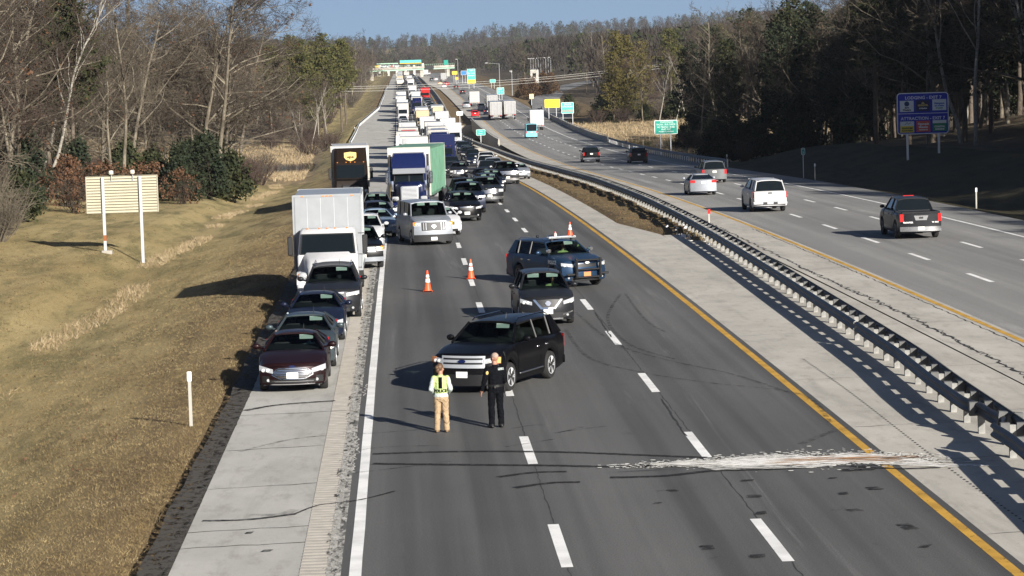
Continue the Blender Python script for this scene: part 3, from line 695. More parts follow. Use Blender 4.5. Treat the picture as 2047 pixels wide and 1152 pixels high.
        if s.get('vanside') or side_paint or kind == 'cap':
            y0 = yc+.95 if s.get('vanside') else 3.95
            p = [belt(y0), C0, C1, rail(y0+.05)]; q = [(x*1.0+.012, y, z) for x, y, z in p]
            f = (0, 1, 2, 3) if sg > 0 else (3, 2, 1, 0)
            pq = MB(); pq.add([T(z_, sg) for z_ in q], [f]); V.part('side_panel', pq, pm)
    for nm_, a_, c_p, r_p, m_p in tubes:
        q = MB(); q.tube(a_, c_p, r_p, r_p*.95, 6); V.part(nm_, q, m_p)
    def panel(p00, p10, p11, p01, n=6, bulge=.05, axis='y'):
        G = []
        for i in range(n+1):
            t = i/n; row = []
            for j in range(n+1):
                q = j/n; a, c = lp(p00, p10, q), lp(p01, p11, q); p = list(lp(a, c, t))
                k = bulge*(1-(2*q-1)**2)
                if axis == 'y': p[1] -= k
                elif axis == '-y': p[1] += k
                row.append(tuple(p))
            G.append(row)
        return G
    gl = M['glass'] if clear else M['glass_dark']
    g = MB(); Am = lambda p: (-p[0], p[1], p[2])
    A0i = (A0[0]-.02, dfm(A0)[1]+L/2+.012, A0[2]-.01); A1i = (A1[0]-.01, A1[1]+.012, A1[2])
    g.grid(panel(Am(A0i), A0i, A1i, Am(A1i), 8, .14)); g.v = [(x, y-L/2, z) for x, y, z in g.v]
    V.part('windshield', g, gl, sm=60)
    g = MB(); g.grid([r_[::-1] for r_ in panel(Am(C0), C0, C1, Am(C1), 6, .03, '-y')]); g.v = [(x, y-L/2, z) for x, y, z in g.v]
    if not s.get('vanside') or True: V.part('rear_window', g, M['glass_dark'], sm=60)
    for sg in (1, -1):
        g = MB(); yl = yrb-.06; pts = [(A0[0]+.005, yc+.16, A0[2]), belt(yc+.6), belt(yB), belt(yB2), belt(yl)]; top = [lp(A0, A1, .12), rail(max(ywt+.02, yc+.75)), rail(yB+.08), rail(yB2+.06), rail(yl)]
        if yl > yrt: top[-1] = lp(C0, C1, .92)
        if s.get('vanside'): pts, top = pts[:2]+[belt(yc+.95)], top[:2]+[rail(yc+1.0)]
        gr = [[T((p[0]-.018, p[1], p[2]), sg) for p in (pts if sg > 0 else pts)], [T((p[0]-.018, p[1], p[2]), sg) for p in top]]
        g.grid(gr if sg > 0 else gr[::-1]); V.part('side_window', g, gl if clear else M['glass_dark'])
    # dark deck below the glass
    it = MB(); G = [[T((belt(y)[0]*q*.94, y, belt(y)[2]+.012)) for q in (-1, 0, 1)] for y in np.linspace(yc+.14, yrb-.04, 5)]
    it.grid(G)
    if hero:
        for sx in (-.38, .38):
            yy = yc+1.35-L/2; it.cham(sx-.25, sx+.25, yy, yy+.16, zb-.05, zr-.30, .06); it.cham(sx-.12, sx+.12, yy+.02, yy+.12, zr-.28, zr-.10, .04)
        it.cham(-wb1+.12, wb1-.12, yc+2.3-L/2, yc+2.46-L/2, zb-.05, zr-.32, .06)
    V.part('interior', it, M['interior'])
    if hero:
        sv = MB(); 
        for x0, x1 in ([(.14, .52)] if kind in ('sedan', 'suv', 'truck', 'hatch') else [(-.50, -.12), (.14, .52)]):
            y0 = ywt-L/2; sv.add([(x0, y0-.02, zr-.04), (x1, y0-.02, zr-.04), (x1, y0-.06, zr-.16), (x0, y0-.06, zr-.16)], [(0, 3, 2, 1)])
        V.part('sun_visor', sv, M['visor'])
    # wheels
    for yw, st in ((fo, steer), (fo+wb, 0)):
        for sg in (1, -1): add_wheel(V, sg*(hw-.115), yw-L/2, r, sg, st, .23 if r > .36 else .21, rimm, spokes)
    # mirrors
    for sg in (1, -1):
        m = MB(); yy = yc+.42-L/2; x0 = wb0+.02
        m.ball((sg*(x0+.21), yy, zc+.10), .12, .07, .085, 10, 6); m.tube((sg*(x0-.02), yy+.04, zc+.02), (sg*(x0+.16), yy+.01, zc+.07), .03, .03, 6)
        V.part('mirror', m, mirror or pm)
    if not front and not hero: pass
    # face: panels follow the curved nose
    def face(mb, x0, x1, lo, hi, off=.014, n=10, mi=0, y=0.0, sgn=-1):
        n = max(3, int(26*abs(x1-x0)/W)+2) if n > 3 else n
        xs = np.linspace(x0, x1, n+1); F_ = lambda f, x: f(x) if callable(f) else f
        A = [[(x, y+sgn*off, F_(lo, x)) for x in xs], [(x, y+sgn*off, F_(hi, x)) for x in xs]]
        B = [[(x, y-sgn*.01, F_(lo, x)) for x in xs], [(x, y-sgn*.01, F_(hi, x)) for x in xs]]
        if sgn > 0: A = [a[::-1] for a in A]; B = [q[::-1] for q in B]
        mb.grid(A, mi); mb.grid([B[0], A[0]], mi); mb.grid([A[1], B[1]], mi)
        mb.grid([[A[0][0], A[1][0]], [B[0][0], B[1][0]]][::-1], mi); mb.grid([[A[0][-1], A[1][-1]], [B[0][-1], B[1][-1]]], mi)
        return mb
    zh = zf-.13
    def lin(xa, za, xb, zb_): return lambda x: za+(zb_-za)*(abs(x)-xa)/(xb-xa)
    if front:
        for sg in (1, -1):
            h = MB()
            if grille in ('fusion', 'rogue'):
                face(h, sg*.52 if sg > 0 else -hw+.03, hw-.03 if sg > 0 else -.52, lin(.50, zh-.13, hw-.03, zh-.05), lin(.50, zh-.02, hw-.03, zh+.09), .016)
            elif grille in ('van', 'pickup', 'ford', 'chromegrille'):
                face(h, sg*.62 if sg > 0 else -hw+.04, hw-.04 if sg > 0 else -.62, zh-.15, zh+.05, .016)
            else:
                face(h, sg*.52 if sg > 0 else -hw+.04, hw-.04 if sg > 0 else -.52, lin(.52, zh-.12, hw, zh-.05), lin(.52, zh+.0, hw, zh+.07), .016)
            hl = V.part('headlight', D(h), M['lamp'])
            if not single:
                for q_, xx in enumerate((.66, .78)):
                    h = MB(); c = dfm((sg*xx*hw/.92, -.012, zh-.045)); h.ball(c, .062, .03, .05, 8, 5); V.part('bulb', h, M['bulb'], hl)
            if grille in ('ford', 'pickup', 'explorer', 'van'):
                h = MB(); face(h, sg*(hw-.17) if sg > 0 else -hw+.012, hw-.012 if sg > 0 else -hw+.17, zh-.10, zh+.06, .019); V.part('turn_signal', D(h), M['amber'])
            h = MB(); zz = zg+.17; c = dfm((sg*(hw-.27), 0, zz)); h.lathe([(.01, -.02), (.042, -.02), (.045, .02)], 10, 0, 'y', c); V.part('fog_lamp', h, M['lamp'])
        gb = MB(); gc = MB()
        if grille == 'fusion':
            lo = lambda x: zh-.26+.10*max(0, (abs(x)-.34)/.2); hi = lambda x: zh+.0-.13*max(0, (abs(x)-.40)/.14)
            face(gc, -.56, .56, lambda x: lo(x)-.025, lambda x: hi(x)+.02, .014, 20); face(gb, -.53, .53, lo, hi, .020, 20)
            for k in range(5): 
                z = zh-.225+k*.045; e = .50 if k in (1, 2, 3) else .40; face(gc, -e, e, z, z+.018, .028, 12)
            face(gb, -.62, .62, zg+.09, zg+.19, .016, 12); face(gc, -.60, .60, zg+.045, zg+.07, .02, 12); face(gc, -.56, .56, zg+.13, zg+.145, .024, 12)
            for sg in (1, -1): face(gb, sg*.62 if sg > 0 else -.82, .82 if sg > 0 else -.62, zg+.10, zg+.28, .012, 5)
            eb = MB(); pts = [(.085*math.cos(a), .034*math.sin(a)) for a in np.linspace(0, 2*math.pi, 17)[:-1]]; eb.prism([(x, zh+.055+z) for x, z in pts], -.03, 0); V.part('emblem', D(eb), [P['blue']])
        elif grille == 'rogue':
            face(gb, -.50, .50, lambda x: zh-.20+.16*max(0, (abs(x)-.22)/.28), zh+.05, .012, 16)
            for sg in (1, -1): gc.v += []; 
            vch = MB(); 
            for sg in (1, -1):
                q = [(sg*.50, zh+.06), (sg*.42, zh+.06), (sg*.20, zh-.20), (0, zh-.20), (0, zh-.26), (sg*.25, zh-.26)]
                n0 = len(vch.v); vch.v += [(x, -.035, z) for x, z in q]+[(x, .02, z) for x, z in q]; k6 = list(range(6))
                vch.f += [tuple(n0+i for i in (k6 if sg < 0 else k6[::-1]))]+[(n0+i, n0+(i+1) % 6, n0+6+(i+1) % 6, n0+6+i) for i in range(6)]; vch.m += [0]*7
            gc.merge(vch)
            em = MB(); em.lathe([(.065, -.045), (.085, -.045), (.085, -.01), (.065, -.01)], 16, 0, 'y', (0, 0, zh-.07)); em.box(-.10, .10, -.05, -.03, zh-.09, zh-.05); V.part('emblem', D(em), M['chrome'])
            face(gb, -.60, .60, zg+.10, zg+.26, .014, 12)
            for sg in (1, -1): face(gc, sg*.5 if sg > 0 else -.84, .84 if sg > 0 else -.5, lin(.5, zg+.16, .84, zg+.26), lin(.5, zg+.21, .84, zg+.30), .02, 6)
            face(gc, -.5, .5, zg+.03, zg+.08, .02, 10)
        elif grille == 'explorer':
            face(gc, -.62, .62, zh-.22, zh+.10, .016, 14); 
            for z in (zh-.12, zh+.0, ): face(gb, -.56, .56, z, z+.045, .024, 12)
            eb = MB(); pts = [(.105*math.cos(a), .045*math.sin(a)) for a in np.linspace(0, 2*math.pi, 17)[:-1]]; eb.prism([(x, zh-.04+z) for x, z in pts], -.05, 0); V.part('emblem', D(eb), [P['blue']])
            face(gb, -.70, .70, zg+.04, zg+.30, .014, 14); face(gb, -.9, .9, zg-.0, zg+.12, .012, 14)
        elif grille == 'van':
            face(gc, -.66, .66, zh-.40, zh+.10, .014, 14); face(gb, -.60, .60, zh-.36, zh+.06, .040, 12)
            for x in (-.52, -.40, .37, .49): face(gc, x, x+.03, zh-.33, zh+.03, .052, 3)
            em = MB(); em.lathe([(.07, -.05), (.09, -.05), (.09, -.01), (.07, -.01)], 16, 0, 'y', (0, -.03, zh-.15)); em.box(-.11, .11, -.085, -.03, zh-.175, zh-.125); V.part('emblem', D(em), M['chrome'])
            face(gb, -hw+.03, hw-.03, zg-.04, zg+.30, .05, 16)
        elif grille in ('pickup', 'chromegrille', 'ford'):
            face(gc if grille != 'pickup' else gb, -.62, .62, zh-.22, zh+.06, .016, 12)
            for k in range(3): face(gb if grille != 'pickup' else gc, -.56, .56, zh-.17+k*.075, zh-.13+k*.075, .024, 12)
            face(gc, -hw+.02, hw-.02, zg+.06, zg+.25, .06, 16); face(gb, -.6, .6, zg-.05, zg+.06, .03, 10)
        else:
            face(gb, -.42, .42, zh-.12, zh+.02, .014, 10); face(gc, -.42, .42, zh+.0, zh+.03, .02, 10); face(gb, -.62, .62, zg+.05, zg+.17, .014, 12)
        if gb.v: V.part('grille', D(gb), M['black'])
        if gc.v: V.part('chrome_trim', D(gc), P['silver'] if grille in ('van', 'pickup') else M['alu'] if grille == 'explorer' else M['chrome'])
        pb = MB(); pz = zg+.30 if grille not in ('van',) else zg+.10
        face(pb, -.155, .155, pz-.08, pz+.08, .075 if grille in ('pickup', 'chromegrille', 'ford', 'van') else .04, 3); V.part('number_plate', D(pb), M[platem])
    # tail
    rb = MB(); 
    for sg in (1, -1):
        h = MB(); x0, x1 = (sg*(hw-.36), hw-.03) if sg > 0 else (-hw+.03, -hw+.36)
        tall = kind in ('pickup', 'truck', 'suv', 'minivan', 'van', 'stepvan', 'cap')
        if tall: x0, x1 = (hw-.20, hw-.03) if sg > 0 else (-hw+.03, -hw+.20)
        z1 = zd-.06 if not tall else zd-.05; z0 = z1-(.17 if not tall else .36)
        face(h, x0, x1, z0, z1, .02, 5, 0, L, 1); V.part('tail_light', D(h), M['red'])
    face(rb, -hw+.03, hw-.03, zg+.10, zg+.32, .05, 14, 0, L, 1)
    V.part('rear_bumper', D(rb), lower or (M['chrome'] if bed else pm))
    pb = MB(); zz = zg+.24 if bed or kind in ('cap', 'van') else (zd-.22)
    face(pb, -.155, .155, zz-.08, zz+.08, .06 if bed or kind == 'cap' else .022, 3, 0, L, 1); V.part('number_plate', D(pb), M['plate'])
    if bed:
        q = MB(); q.box(-hw+.20, hw-.20, bed+.02-L/2, L-.14-L/2, zd-.02, zd+.012); V.part('bed_liner', q, M['black'])
        q = MB()
        for sg in (1, -1): q.cham(sg*(hw-.16)-.07, sg*(hw-.16)+.07, bed-L/2, L-.08-L/2, zd-.03, zd+.06, .02)
        q.cham(-hw+.10, hw-.10, L-.13-L/2, L-.04-L/2, zd-.05, zd+.06, .02); V.part('bed_rail', q, pm)
    if s.get('rack') and not single:
        q = MB()
        for sg in (1, -1):
            q.path([(sg*(wr-.06), ywt+.15-L/2, H-.03), (sg*(wr-.06), ywt+.3-L/2, H+.035), (sg*(wr-.06), yrt-.35-L/2, H+.03), (sg*(wr-.06), yrt-.1-L/2, H-.05)], .018)
        V.part('roof_rail', q, M['chrome'] if hero else M['black'])
    if hero:
        # doors, a little proud of the body sides
        for sg in (1, -1):
            for y0, y1 in ((fo+Ra+.10, yB-.01), (yB+.01, min(fo+wb-Ra*.4, yrb-.3))):
                if y1-y0 < .4: continue
                G = []
                for y in np.linspace(y0, y1, 6):
                    h = sec(y); z0_ = zg+.10
                    row = []
                    for k in range(1, 6):
                        x, z = h[k]
                        z = max(z, z0_) if k > 1 else max(z, z0_); row.append((sg*(x+.007), y-L/2, z))
                    G.append(row)
                q = MB(); q.grid(G if sg < 0 else [g_[::-1] for g_ in G]); d = V.part('door', q, pm, sm=60)
                q = MB(); yy = y1-.14-L/2; zz = zb-.20; q.cham(sg*(hw+.002)-.018, sg*(hw+.002)+.018, yy-.09, yy+.09, zz-.016, zz+.016, .006); V.part('door_handle', q, pm if kind != 'suv' else M['chrome'], d)
        if kind in ('suv',):
            q = MB()
            for sg in (1, -1): q.cham(sg*hw-.012, sg*hw+.014, fo+Ra+.15-L/2, fo+wb-Ra-.15-L/2, zg+.16, zg+.20, .005)
            V.part('side_trim', q, M['chrome'])
        q = MB(); q.tube((.25, ywt+.35-L/2, H-.0), (.25, ywt+.42-L/2, H+.16), .012, .006, 5); V.part('roof_antenna', q, M['black'])
    return V.done()
# ------------------------------------------------------------------ trucks
def truck_mirror(V, x, y, z, m):
    for sg in (1, -1):
        q = MB(); q.path([(sg*(x-.25), y+.1, z+.42), (sg*x, y, z+.42), (sg*x, y, z-.38), (sg*(x-.25), y+.1, z-.38)], .015, 5); q.cham(sg*x-.10, sg*x+.10, y-.03, y+.06, z-.36, z+.36, .03)
        V.part('mirror', q, m)
def cargo_box(V, w_, y0, y1, z0, z1, m, roofm=None, rear=True, corner=None, name='cargo_box'):
    b = MB(); b.cham(-w_/2, w_/2, y0, y1, z0, z1, .05); bx = V.part(name, b, m, sm=30)
    q = MB()
    for sg in (1, -1):
        q.box(sg*w_/2-.05, sg*w_/2+.012, y0-.012, y0+.06, z0, z1); q.box(sg*w_/2-.05, sg*w_/2+.012, y1-.06, y1+.012, z0, z1)
    q.box(-w_/2-.012, w_/2+.012, y0-.014, y0+.08, z1-.08, z1+.014); q.box(-w_/2-.012, w_/2+.012, y1-.08, y1+.014, z1-.08, z1+.014)
    q.box(-w_/2-.01, w_/2+.01, y0, y1, z0-.09, z0-.003)
    V.part('frame_rail', q, corner or m, bx)
    if not V.single:
        q = MB()
        for k in range(1, 5): x = -w_/2+w_*k/5; q.box(x-.008, x+.008, y0-.005, y0+.004, z0+.1, z1-.12)
        for k in range(1, 10):
            yy = y0+(y1-y0)*k/10
            for sg in (1, -1): q.box(sg*w_/2-.004, sg*w_/2+.005, yy-.01, yy+.01, z0+.1, z1-.12)
        V.part('panel_seam', q, M['alu'], bx)
        for x in (-.95, -.15, 0, .15, .95): q = MB(); q.box(x-.05, x+.05, y0-.03, y0-.014, z1-.065, z1-.03); V.part('marker_lamp', q, M['amber'], bx)
    if rear:
        q = MB()
        for sg in (1, -1): 
            q.box(sg*.02 if sg > 0 else -w_/2+.08, w_/2-.08 if sg > 0 else -.02, y1+.016, y1+.04, z0+.05, z1-.10)
        d = V.part('rear_door', q, m, bx)
        q = MB()
        for x in (-.35, .35, -.85, .85): q.tube((x, y1+.06, z0), (x, y1+.06, z1-.12), .02, .02, 5)
        q.box(-w_/2+.1, w_/2-.1, y1+.0, y1+.06, z0-.35, z0-.28)
        for x in (-.6, .6): q.box(x-.04, x+.04, y1, y1+.05, z0-.32, z0)
        V.part('lock_rod', q, M['steel'], bx)
        q = MB()
        for sg in (1, -1): q.box(sg*(w_/2-.3)-.12, sg*(w_/2-.3)+.12, y1+.01, y1+.06, z0-.20, z0-.11)
        V.part('tail_light', q, M['red'], bx)
    return bx
def windshield_cab(V, w0, w1, y0, y1, z0, z1, depth, pm, split=False, clear=False, visor=None):
    "cab shell with a raked windshield; front at y0 (bottom) and y1 (top)"
    b = MB(); c = .10
    ring = lambda w_, ya, yb, z: [(-w_+c, ya, z), (w_-c, ya, z), (w_, ya+c*1.5, z), (w_, yb, z), (-w_, yb, z), (-w_, ya+c*1.5, z)]
    b.loft([ring(w0, y0, depth, z0), ring(w1, y1, depth, z1-.10), ring(w1-.07, y1+.08, depth-.05, z1)])
    V.part('cab', b, pm, sm=45)
    g = MB(); t0, t1 = .04, .86
    def P_(x, t): return (x*(1+(w1-c)/(w0-c)*t-t), y0+(y1-y0)*t-.012, z0+(z1-.10-z0)*t)
    ww = w0-c-.02
    xs = [(-ww, ww)] if not split else [(-ww, -.03), (.03, ww)]
    for a, d in xs: g.grid([[P_(x, t0)[0:3] for x in np.linspace(a, d, 5)], [P_(x, t1) for x in np.linspace(a, d, 5)]])
    V.part('windshield', g, M['glass_dark'])
    q = MB()
    q.grid([[P_(x, t0-.05) for x in np.linspace(-ww-.05, ww+.05, 5)], [(P_(x, t1+.05)[0], P_(x, t1+.05)[1]+.006, P_(x, t1+.05)[2]) for x in np.linspace(-ww-.05, ww+.05, 5)]]); q.v = [(x, y+.006, z) for x, y, z in q.v]
    V.part('windshield_frame', q, M['black'])
    for sg in (1, -1):
        g = MB(); p = [(sg*(w0+.012), y0+.3, z0+.08), (sg*(w0+.012), y0+1.0, z0+.0), (sg*(w1+.014), y0+1.0, z1-.25), (sg*(w1+.014), y1+.32, z1-.25)]
        g.add(p, [(0, 1, 2, 3) if sg > 0 else (3, 2, 1, 0)]); V.part('side_window', g, M['glass_dark'])
def box_truck(name, pm, bm_, single=False, L=8.0, w_=2.58, H=3.9, cabw=1.13, hero=False):
    V = Veh(name, single); y = -L/2
    # hood and fenders
    b = MB(); ring = lambda w0, yy, z0, z1, c=.14: [(-w0, yy, z0), (w0, yy, z0), (w0, yy, z1-c), (w0-c, yy, z1), (-w0+c, yy, z1), (-w0, yy, z1-c)]
    b.loft([ring(.62, y, .55, 1.28), ring(.70, y+.08, .50, 1.42), ring(.80, y+.6, .5, 1.62), ring(.93, y+1.3, .5, 1.80)]); V.part('hood', b, pm, sm=45)
    for sg in (1, -1):
        q = MB(); 
        pts = [(a, .50+.60*math.sin(a)) for a in np.linspace(0, math.pi, 9)]
        q.loft([[(sg*1.16, y+.88-.62*math.cos(a), .52+.60*math.sin(a)) for a in np.linspace(0, math.pi, 9)]+[(sg*1.16, y+1.44, .52), (sg*1.16, y+.32, .52)],
                [(sg*.70, y+.88-.66*math.cos(a), .52+.66*math.sin(a)) for a in np.linspace(0, math.pi, 9)]+[(sg*.70, y+1.5, .52), (sg*.70, y+.26, .52)]]); V.part('fender', q, pm, sm=50)
        h = MB(); h.ball((sg*.92, y+.30, 1.0), .19, .11, .14, 10, 6); hl = V.part('headlight', h, M['lamp'])
        h = MB(); h.cham(sg*1.07-.06, sg*1.07+.06, y+.32, y+.42, .92, 1.08, .02); V.part('turn_signal', h, M['amber'], hl)
        q = MB(); q.cham(sg*.80-.33, sg*.80+.33, y+.0, y+.25, .42, .72, .05); V.part('bumper_corner', q, pm)
    q = MB()
    for k in range(5): q.box(-.5+.03*k, .5-.03*k, y-.012, y+.02, .75+.10*k, .80+.10*k)
    q.box(-.55, .55, y-.006, y+.02, .70, 1.24); 
    V.part('grille', q, M['black'])
    q = MB()
    for k in range(7): q.box(-.48+k*.16-.06, -.48+k*.16+.06, y+.07, y+.25, 1.405, 1.462)
    V.part('hood_vent', q, M['black'])
    q = MB(); q.cham(-1.12, 1.12, y-.03, y+.22, .38, .66, .05); V.part('bumper', q, M['chrome'] if not hero else pm)
    q = MB(); q.box(-.16, .16, y-.045, y-.03, .45, .60); V.part('number_plate', q, M['plate'])
    windshield_cab(V, cabw, cabw-.08, y+1.32, y+1.78, 1.72, 2.66, y+2.75, pm)
    b = MB(); b.cham(-cabw, cabw, y+1.28, y+2.74, .62, 1.735, .05); V.part('cab_base', b, pm)
    for x in (-.75, -.3, 0, .3, .75): q = MB(); q.ball((x, y+1.86, 2.675), .05, .05, .03, 6, 4); V.part('marker_lamp', q, M['amber'])
    if hero:
        q = MB(); q.add([(.30, y+1.50, 1.98), (.58, y+1.50, 1.98), (.58, y+1.54, 2.12), (.30, y+1.54, 2.12)], [(0, 1, 2, 3)])
    truck_mirror(V, cabw+.28, y+1.55, 2.05, M['black'])
    cargo_box(V, w_, y+2.95, y+L, 1.05, H, bm_)
    q = MB(); q.box(-.45, .45, y+.5, y+L-.2, .55, .95); V.part('chassis', q, M['black'])
    add_wheel(V, 1.0, y+.88, .48, 1, 0, .26, 'rim_dark'); add_wheel(V, -1.0, y+.88, .48, -1, 0, .26, 'rim_dark')
    add_wheel(V, 1.12, y+L-1.7, .48, 1, 0, .25, 'rim_dark', dual=True); add_wheel(V, -1.12, y+L-1.7, .48, -1, 0, .25, 'rim_dark', dual=True)
    return V.done()
def semi(name, cabm, front, side, single=False, style='conv', L=20.0, roof=None, trailer_yaw=0.0, H=4.05, tractor=True, logo=None, container=False, tyaw_only=False):
    V = Veh(name, single); y = -L/2
    def rot(mb, piv=3.9):
        if not trailer_yaw: return mb
        m = Matrix.Translation((0, y+piv, 0)) @ Matrix.Rotation(trailer_yaw, 4, 'Z') @ Matrix.Translation((0, -y-piv, 0)); mb.v = [tuple(m @ Vector(p)) for p in mb.v]; return mb
    if style == 'conv':
        c = .16
        ring = lambda w0, yy, z0, z1: [(-w0, yy, z0), (w0, yy, z0), (w0, yy, z1-c), (w0-c, yy, z1), (-w0+c, yy, z1), (-w0, yy, z1-c)]
        b = MB(); b.loft([ring(.50, y+.05, .7, 1.85), ring(.62, y+.5, .7, 1.95), ring(.88, y+2.0, .7, 2.12)]); V.part('hood', b, cabm, sm=45)
        for sg in (1, -1):
            q = MB(); aa = np.linspace(.15, math.pi, 9)
            q.loft([[(sg*1.18, y+1.0-.68*math.cos(a), .52+.66*math.sin(a)) for a in aa], [(sg*.55, y+1.0-.68*math.cos(a), .56+.72*math.sin(a)) for a in aa]], cap=False, closed=False); V.part('fender', q, cabm, sm=60)
            h = MB(); h.cham(sg*.86-.20, sg*.86+.20, y+.12, y+.32, 1.02, 1.28, .05); V.part('headlight', h, M['lamp'])
            q = MB(); q.tube((sg*1.16, y+3.1, 1.0), (sg*1.16, y+3.1, 3.75), .075, .075, 8); q.lathe([(.10, 0), (.10, 1.3), (.08, 1.35)], 8, 0, 'z', (sg*1.16, y+3.1, 1.7)); V.part('exhaust_stack', q, M['chrome'])
            q = MB(); q.lathe([(.02, 0), (.32, .02), (.32, 1.25), (.02, 1.27)], 12, 0, 'y', (sg*1.0, y+2.5, .72)); V.part('fuel_tank', q, M['chrome'])
            q = MB(); q.lathe([(.17, 0), (.19, .3), (.17, .62), (.05, .64)], 10, 0, 'z', (sg*1.02, y+1.95, 1.55)); V.part('air_cleaner', q, M['chrome'])
        g = MB(); g.cham(-.54, .54, y-.03, y+.12, .80, 1.90, .07); gr = V.part('grille_frame', g, M['alu'])
        g = MB(); g.box(-.44, .44, y-.036, y, .86, 1.80); V.part('grille', g, M['rim_dark'], gr)
        g = MB()
        for k in range(12): g.box(-.44, .44, y-.05, y-.03, .88+k*.077, .92+k*.077)
        V.part('grille_bar', g, M['alu'], gr)
        g = MB(); g.cham(-1.2, 1.2, y-.10, y+.10, .38, .76, .05); bp = V.part('bumper', g, M['alu'])
        g = MB(); g.box(-.14, .14, y-.112, y-.1, .52, .58); V.part('tow_slot', g, M['black'], bp)
        windshield_cab(V, 1.02, .96, y+1.95, y+2.25, 1.95, 2.78, y+3.2, cabm, split=True)
        b = MB(); b.cham(-1.02, 1.02, y+1.9, y+3.2, .85, 1.97, .06); V.part('cab_base', b, cabm)
        g = MB(); g.add([(-1.0, y+1.85, 2.62), (1.0, y+1.85, 2.62), (.98, y+2.32, 2.92), (-.98, y+2.32, 2.92)], [(0, 1, 2, 3)]); g.add([(-1.0, y+1.86, 2.60), (1.0, y+1.86, 2.60), (.98, y+2.33, 2.90), (-.98, y+2.33, 2.90)], [(3, 2, 1, 0)]); V.part('sun_visor', g, M['alu'])
        b = MB(); b.loft([[(-1.04, y+2.35, 2.74), (1.04, y+2.35, 2.74), (1.05, y+4.1, 2.74), (-1.05, y+4.1, 2.74)], [(-1.02, y+2.75, 3.5), (1.02, y+2.75, 3.5), (1.04, y+4.1, 3.6), (-1.04, y+4.1, 3.6)], [(-.90, y+3.05, 3.82), (.90, y+3.05, 3.82), (.95, y+4.1, 3.86), (-.95, y+4.1, 3.86)]])
        b.cham(-1.05, 1.05, y+3.1, y+4.1, .8, 2.75, .05); sl = V.part('sleeper', b, cabm, sm=25)
        g = MB(); g.loft([[(-.48, y+2.60, 3.13), (.48, y+2.60, 3.13), (.42, y+2.70, 3.32), (-.42, y+2.70, 3.32)], [(-.48, y+2.7, 3.1), (.48, y+2.7, 3.1), (.42, y+2.8, 3.32), (-.42, y+2.8, 3.32)]]); V.part('roof_window', g, M['black'], sl)
        truck_mirror(V, 1.34, y+2.2, 2.35, M['chrome'])
        f0, ax = 1.0, [4.4, 5.7]
    else:   # tall flat-faced aerodynamic cab
        b = MB(); c = .18
        ring = lambda w0, yy, z0, z1, y2: [(-w0+c, yy, z0), (w0-c, yy, z0), (w0, yy+c, z0), (w0, y2, z0), (-w0, y2, z0), (-w0, yy+c, z0)]
        R_ = lambda w0, yy, z: [(-w0+c, yy, z), (w0-c, yy, z), (w0, yy+c, z), (w0, y+3.4, z), (-w0, y+3.4, z), (-w0, yy+c, z)]
        b.loft([R_(1.16, y, .45), R_(1.2, y-.05, 1.0), R_(1.14, y+.22, 1.72), R_(1.17, y+1.25, 1.86), R_(1.15, y+1.62, 2.85), R_(1.12, y+1.80, 3.1), R_(1.06, y+2.7, 3.92)]); V.part('cab', b, cabm, sm=30)
        g = MB(); g.grid([[(x, y+1.25+.02, 1.90) for x in (-.98, 0, .98)], [(x, y+1.58, 2.78) for x in (-.94, 0, .94)]]); g.v = [(p[0], p[1]-.035, p[2]) for p in g.v]; V.part('windshield', g, M['glass_dark'])
        q = MB(); q.cham(-.62, .62, y-.065, y+.06, .85, 1.45, .04); gq = V.part('grille', q, M['black'])
        q = MB()
        for k in range(4): q.box(-.56, .56, y-.09, y-.06, .92+k*.12, .96+k*.12)
        V.part('grille_bar', q, M['chrome'], gq)
        for sg in (1, -1):
            h = MB(); h.ball((sg*.98, y+.06, 1.0), .17, .13, .15, 10, 6); hl = V.part('headlight', h, M['lamp']); h = MB(); h.ball((sg*1.13, y+.15, 1.02), .07, .09, .10, 8, 5); V.part('turn_signal', h, M['amber'], hl)
            g = MB(); p = [(sg*1.185, y+1.5, 1.9), (sg*1.185, y+2.3, 1.9), (sg*1.165, y+2.3, 2.6), (sg*1.165, y+1.8, 2.6)]; g.add(p, [(0, 1, 2, 3) if sg > 0 else (3, 2, 1, 0)]); V.part('side_window', g, M['glass_dark'])
        for x in (-.9, -.3, 0, .3, .9): q = MB(); q.ball((x, y+1.70, 2.96), .05, .04, .035, 6, 4); V.part('marker_lamp', q, M['amber'])
        truck_mirror(V, 1.42, y+1.35, 2.2, M['black'])
        f0, ax = 1.3, [4.4, 5.6]
    for yy in [f0]+ax:
        for sg in (1, -1): add_wheel(V, sg*1.05, y+yy, .50, sg, 0, .27, 'alu' if style == 'conv' else 'rim_dark', dual=yy != f0)
    q = MB(); q.box(-.45, .45, y+.4, y+6.3, .6, 1.0); V.part('chassis', q, M['black'])
    # trailer
    w_ = 2.58; y0 = y+4.6; z0 = 1.15
    b = MB()
    if container:
        n = 60; top = H
        for sg in (1, -1):
            G = []
            for i in range(n*4+1):
                yy = y0+(L-4.6)*i/(n*4); d = (0, 0, .035, .035)[i % 4]; G.append([(sg*(w_/2-d), yy, z0+.1), (sg*(w_/2-d), yy, top-.06)])
            b.grid(G if sg < 0 else [g_[::-1] for g_ in G], 1)
        b.box(-w_/2+.02, w_/2-.02, y0+.01, y+L-.01, top-.08, top-.01, 2); b.box(-w_/2+.02, w_/2-.02, y0+.01, y+L-.01, z0, z0+.1, 1)
        b.box(-w_/2, w_/2, y0, y0+.05, z0, top, 0); b.box(-w_/2, w_/2, y+L-.05, y+L, z0, top, 1)
        for sg in (1, -1): b.box(sg*w_/2-.03, sg*w_/2+.012, y0+.05, y+L, top-.10, top+.008, 1); b.box(sg*w_/2-.03, sg*w_/2+.012, y0+.05, y+L, z0-.02, z0+.14, 1)
    else:
        c = .05
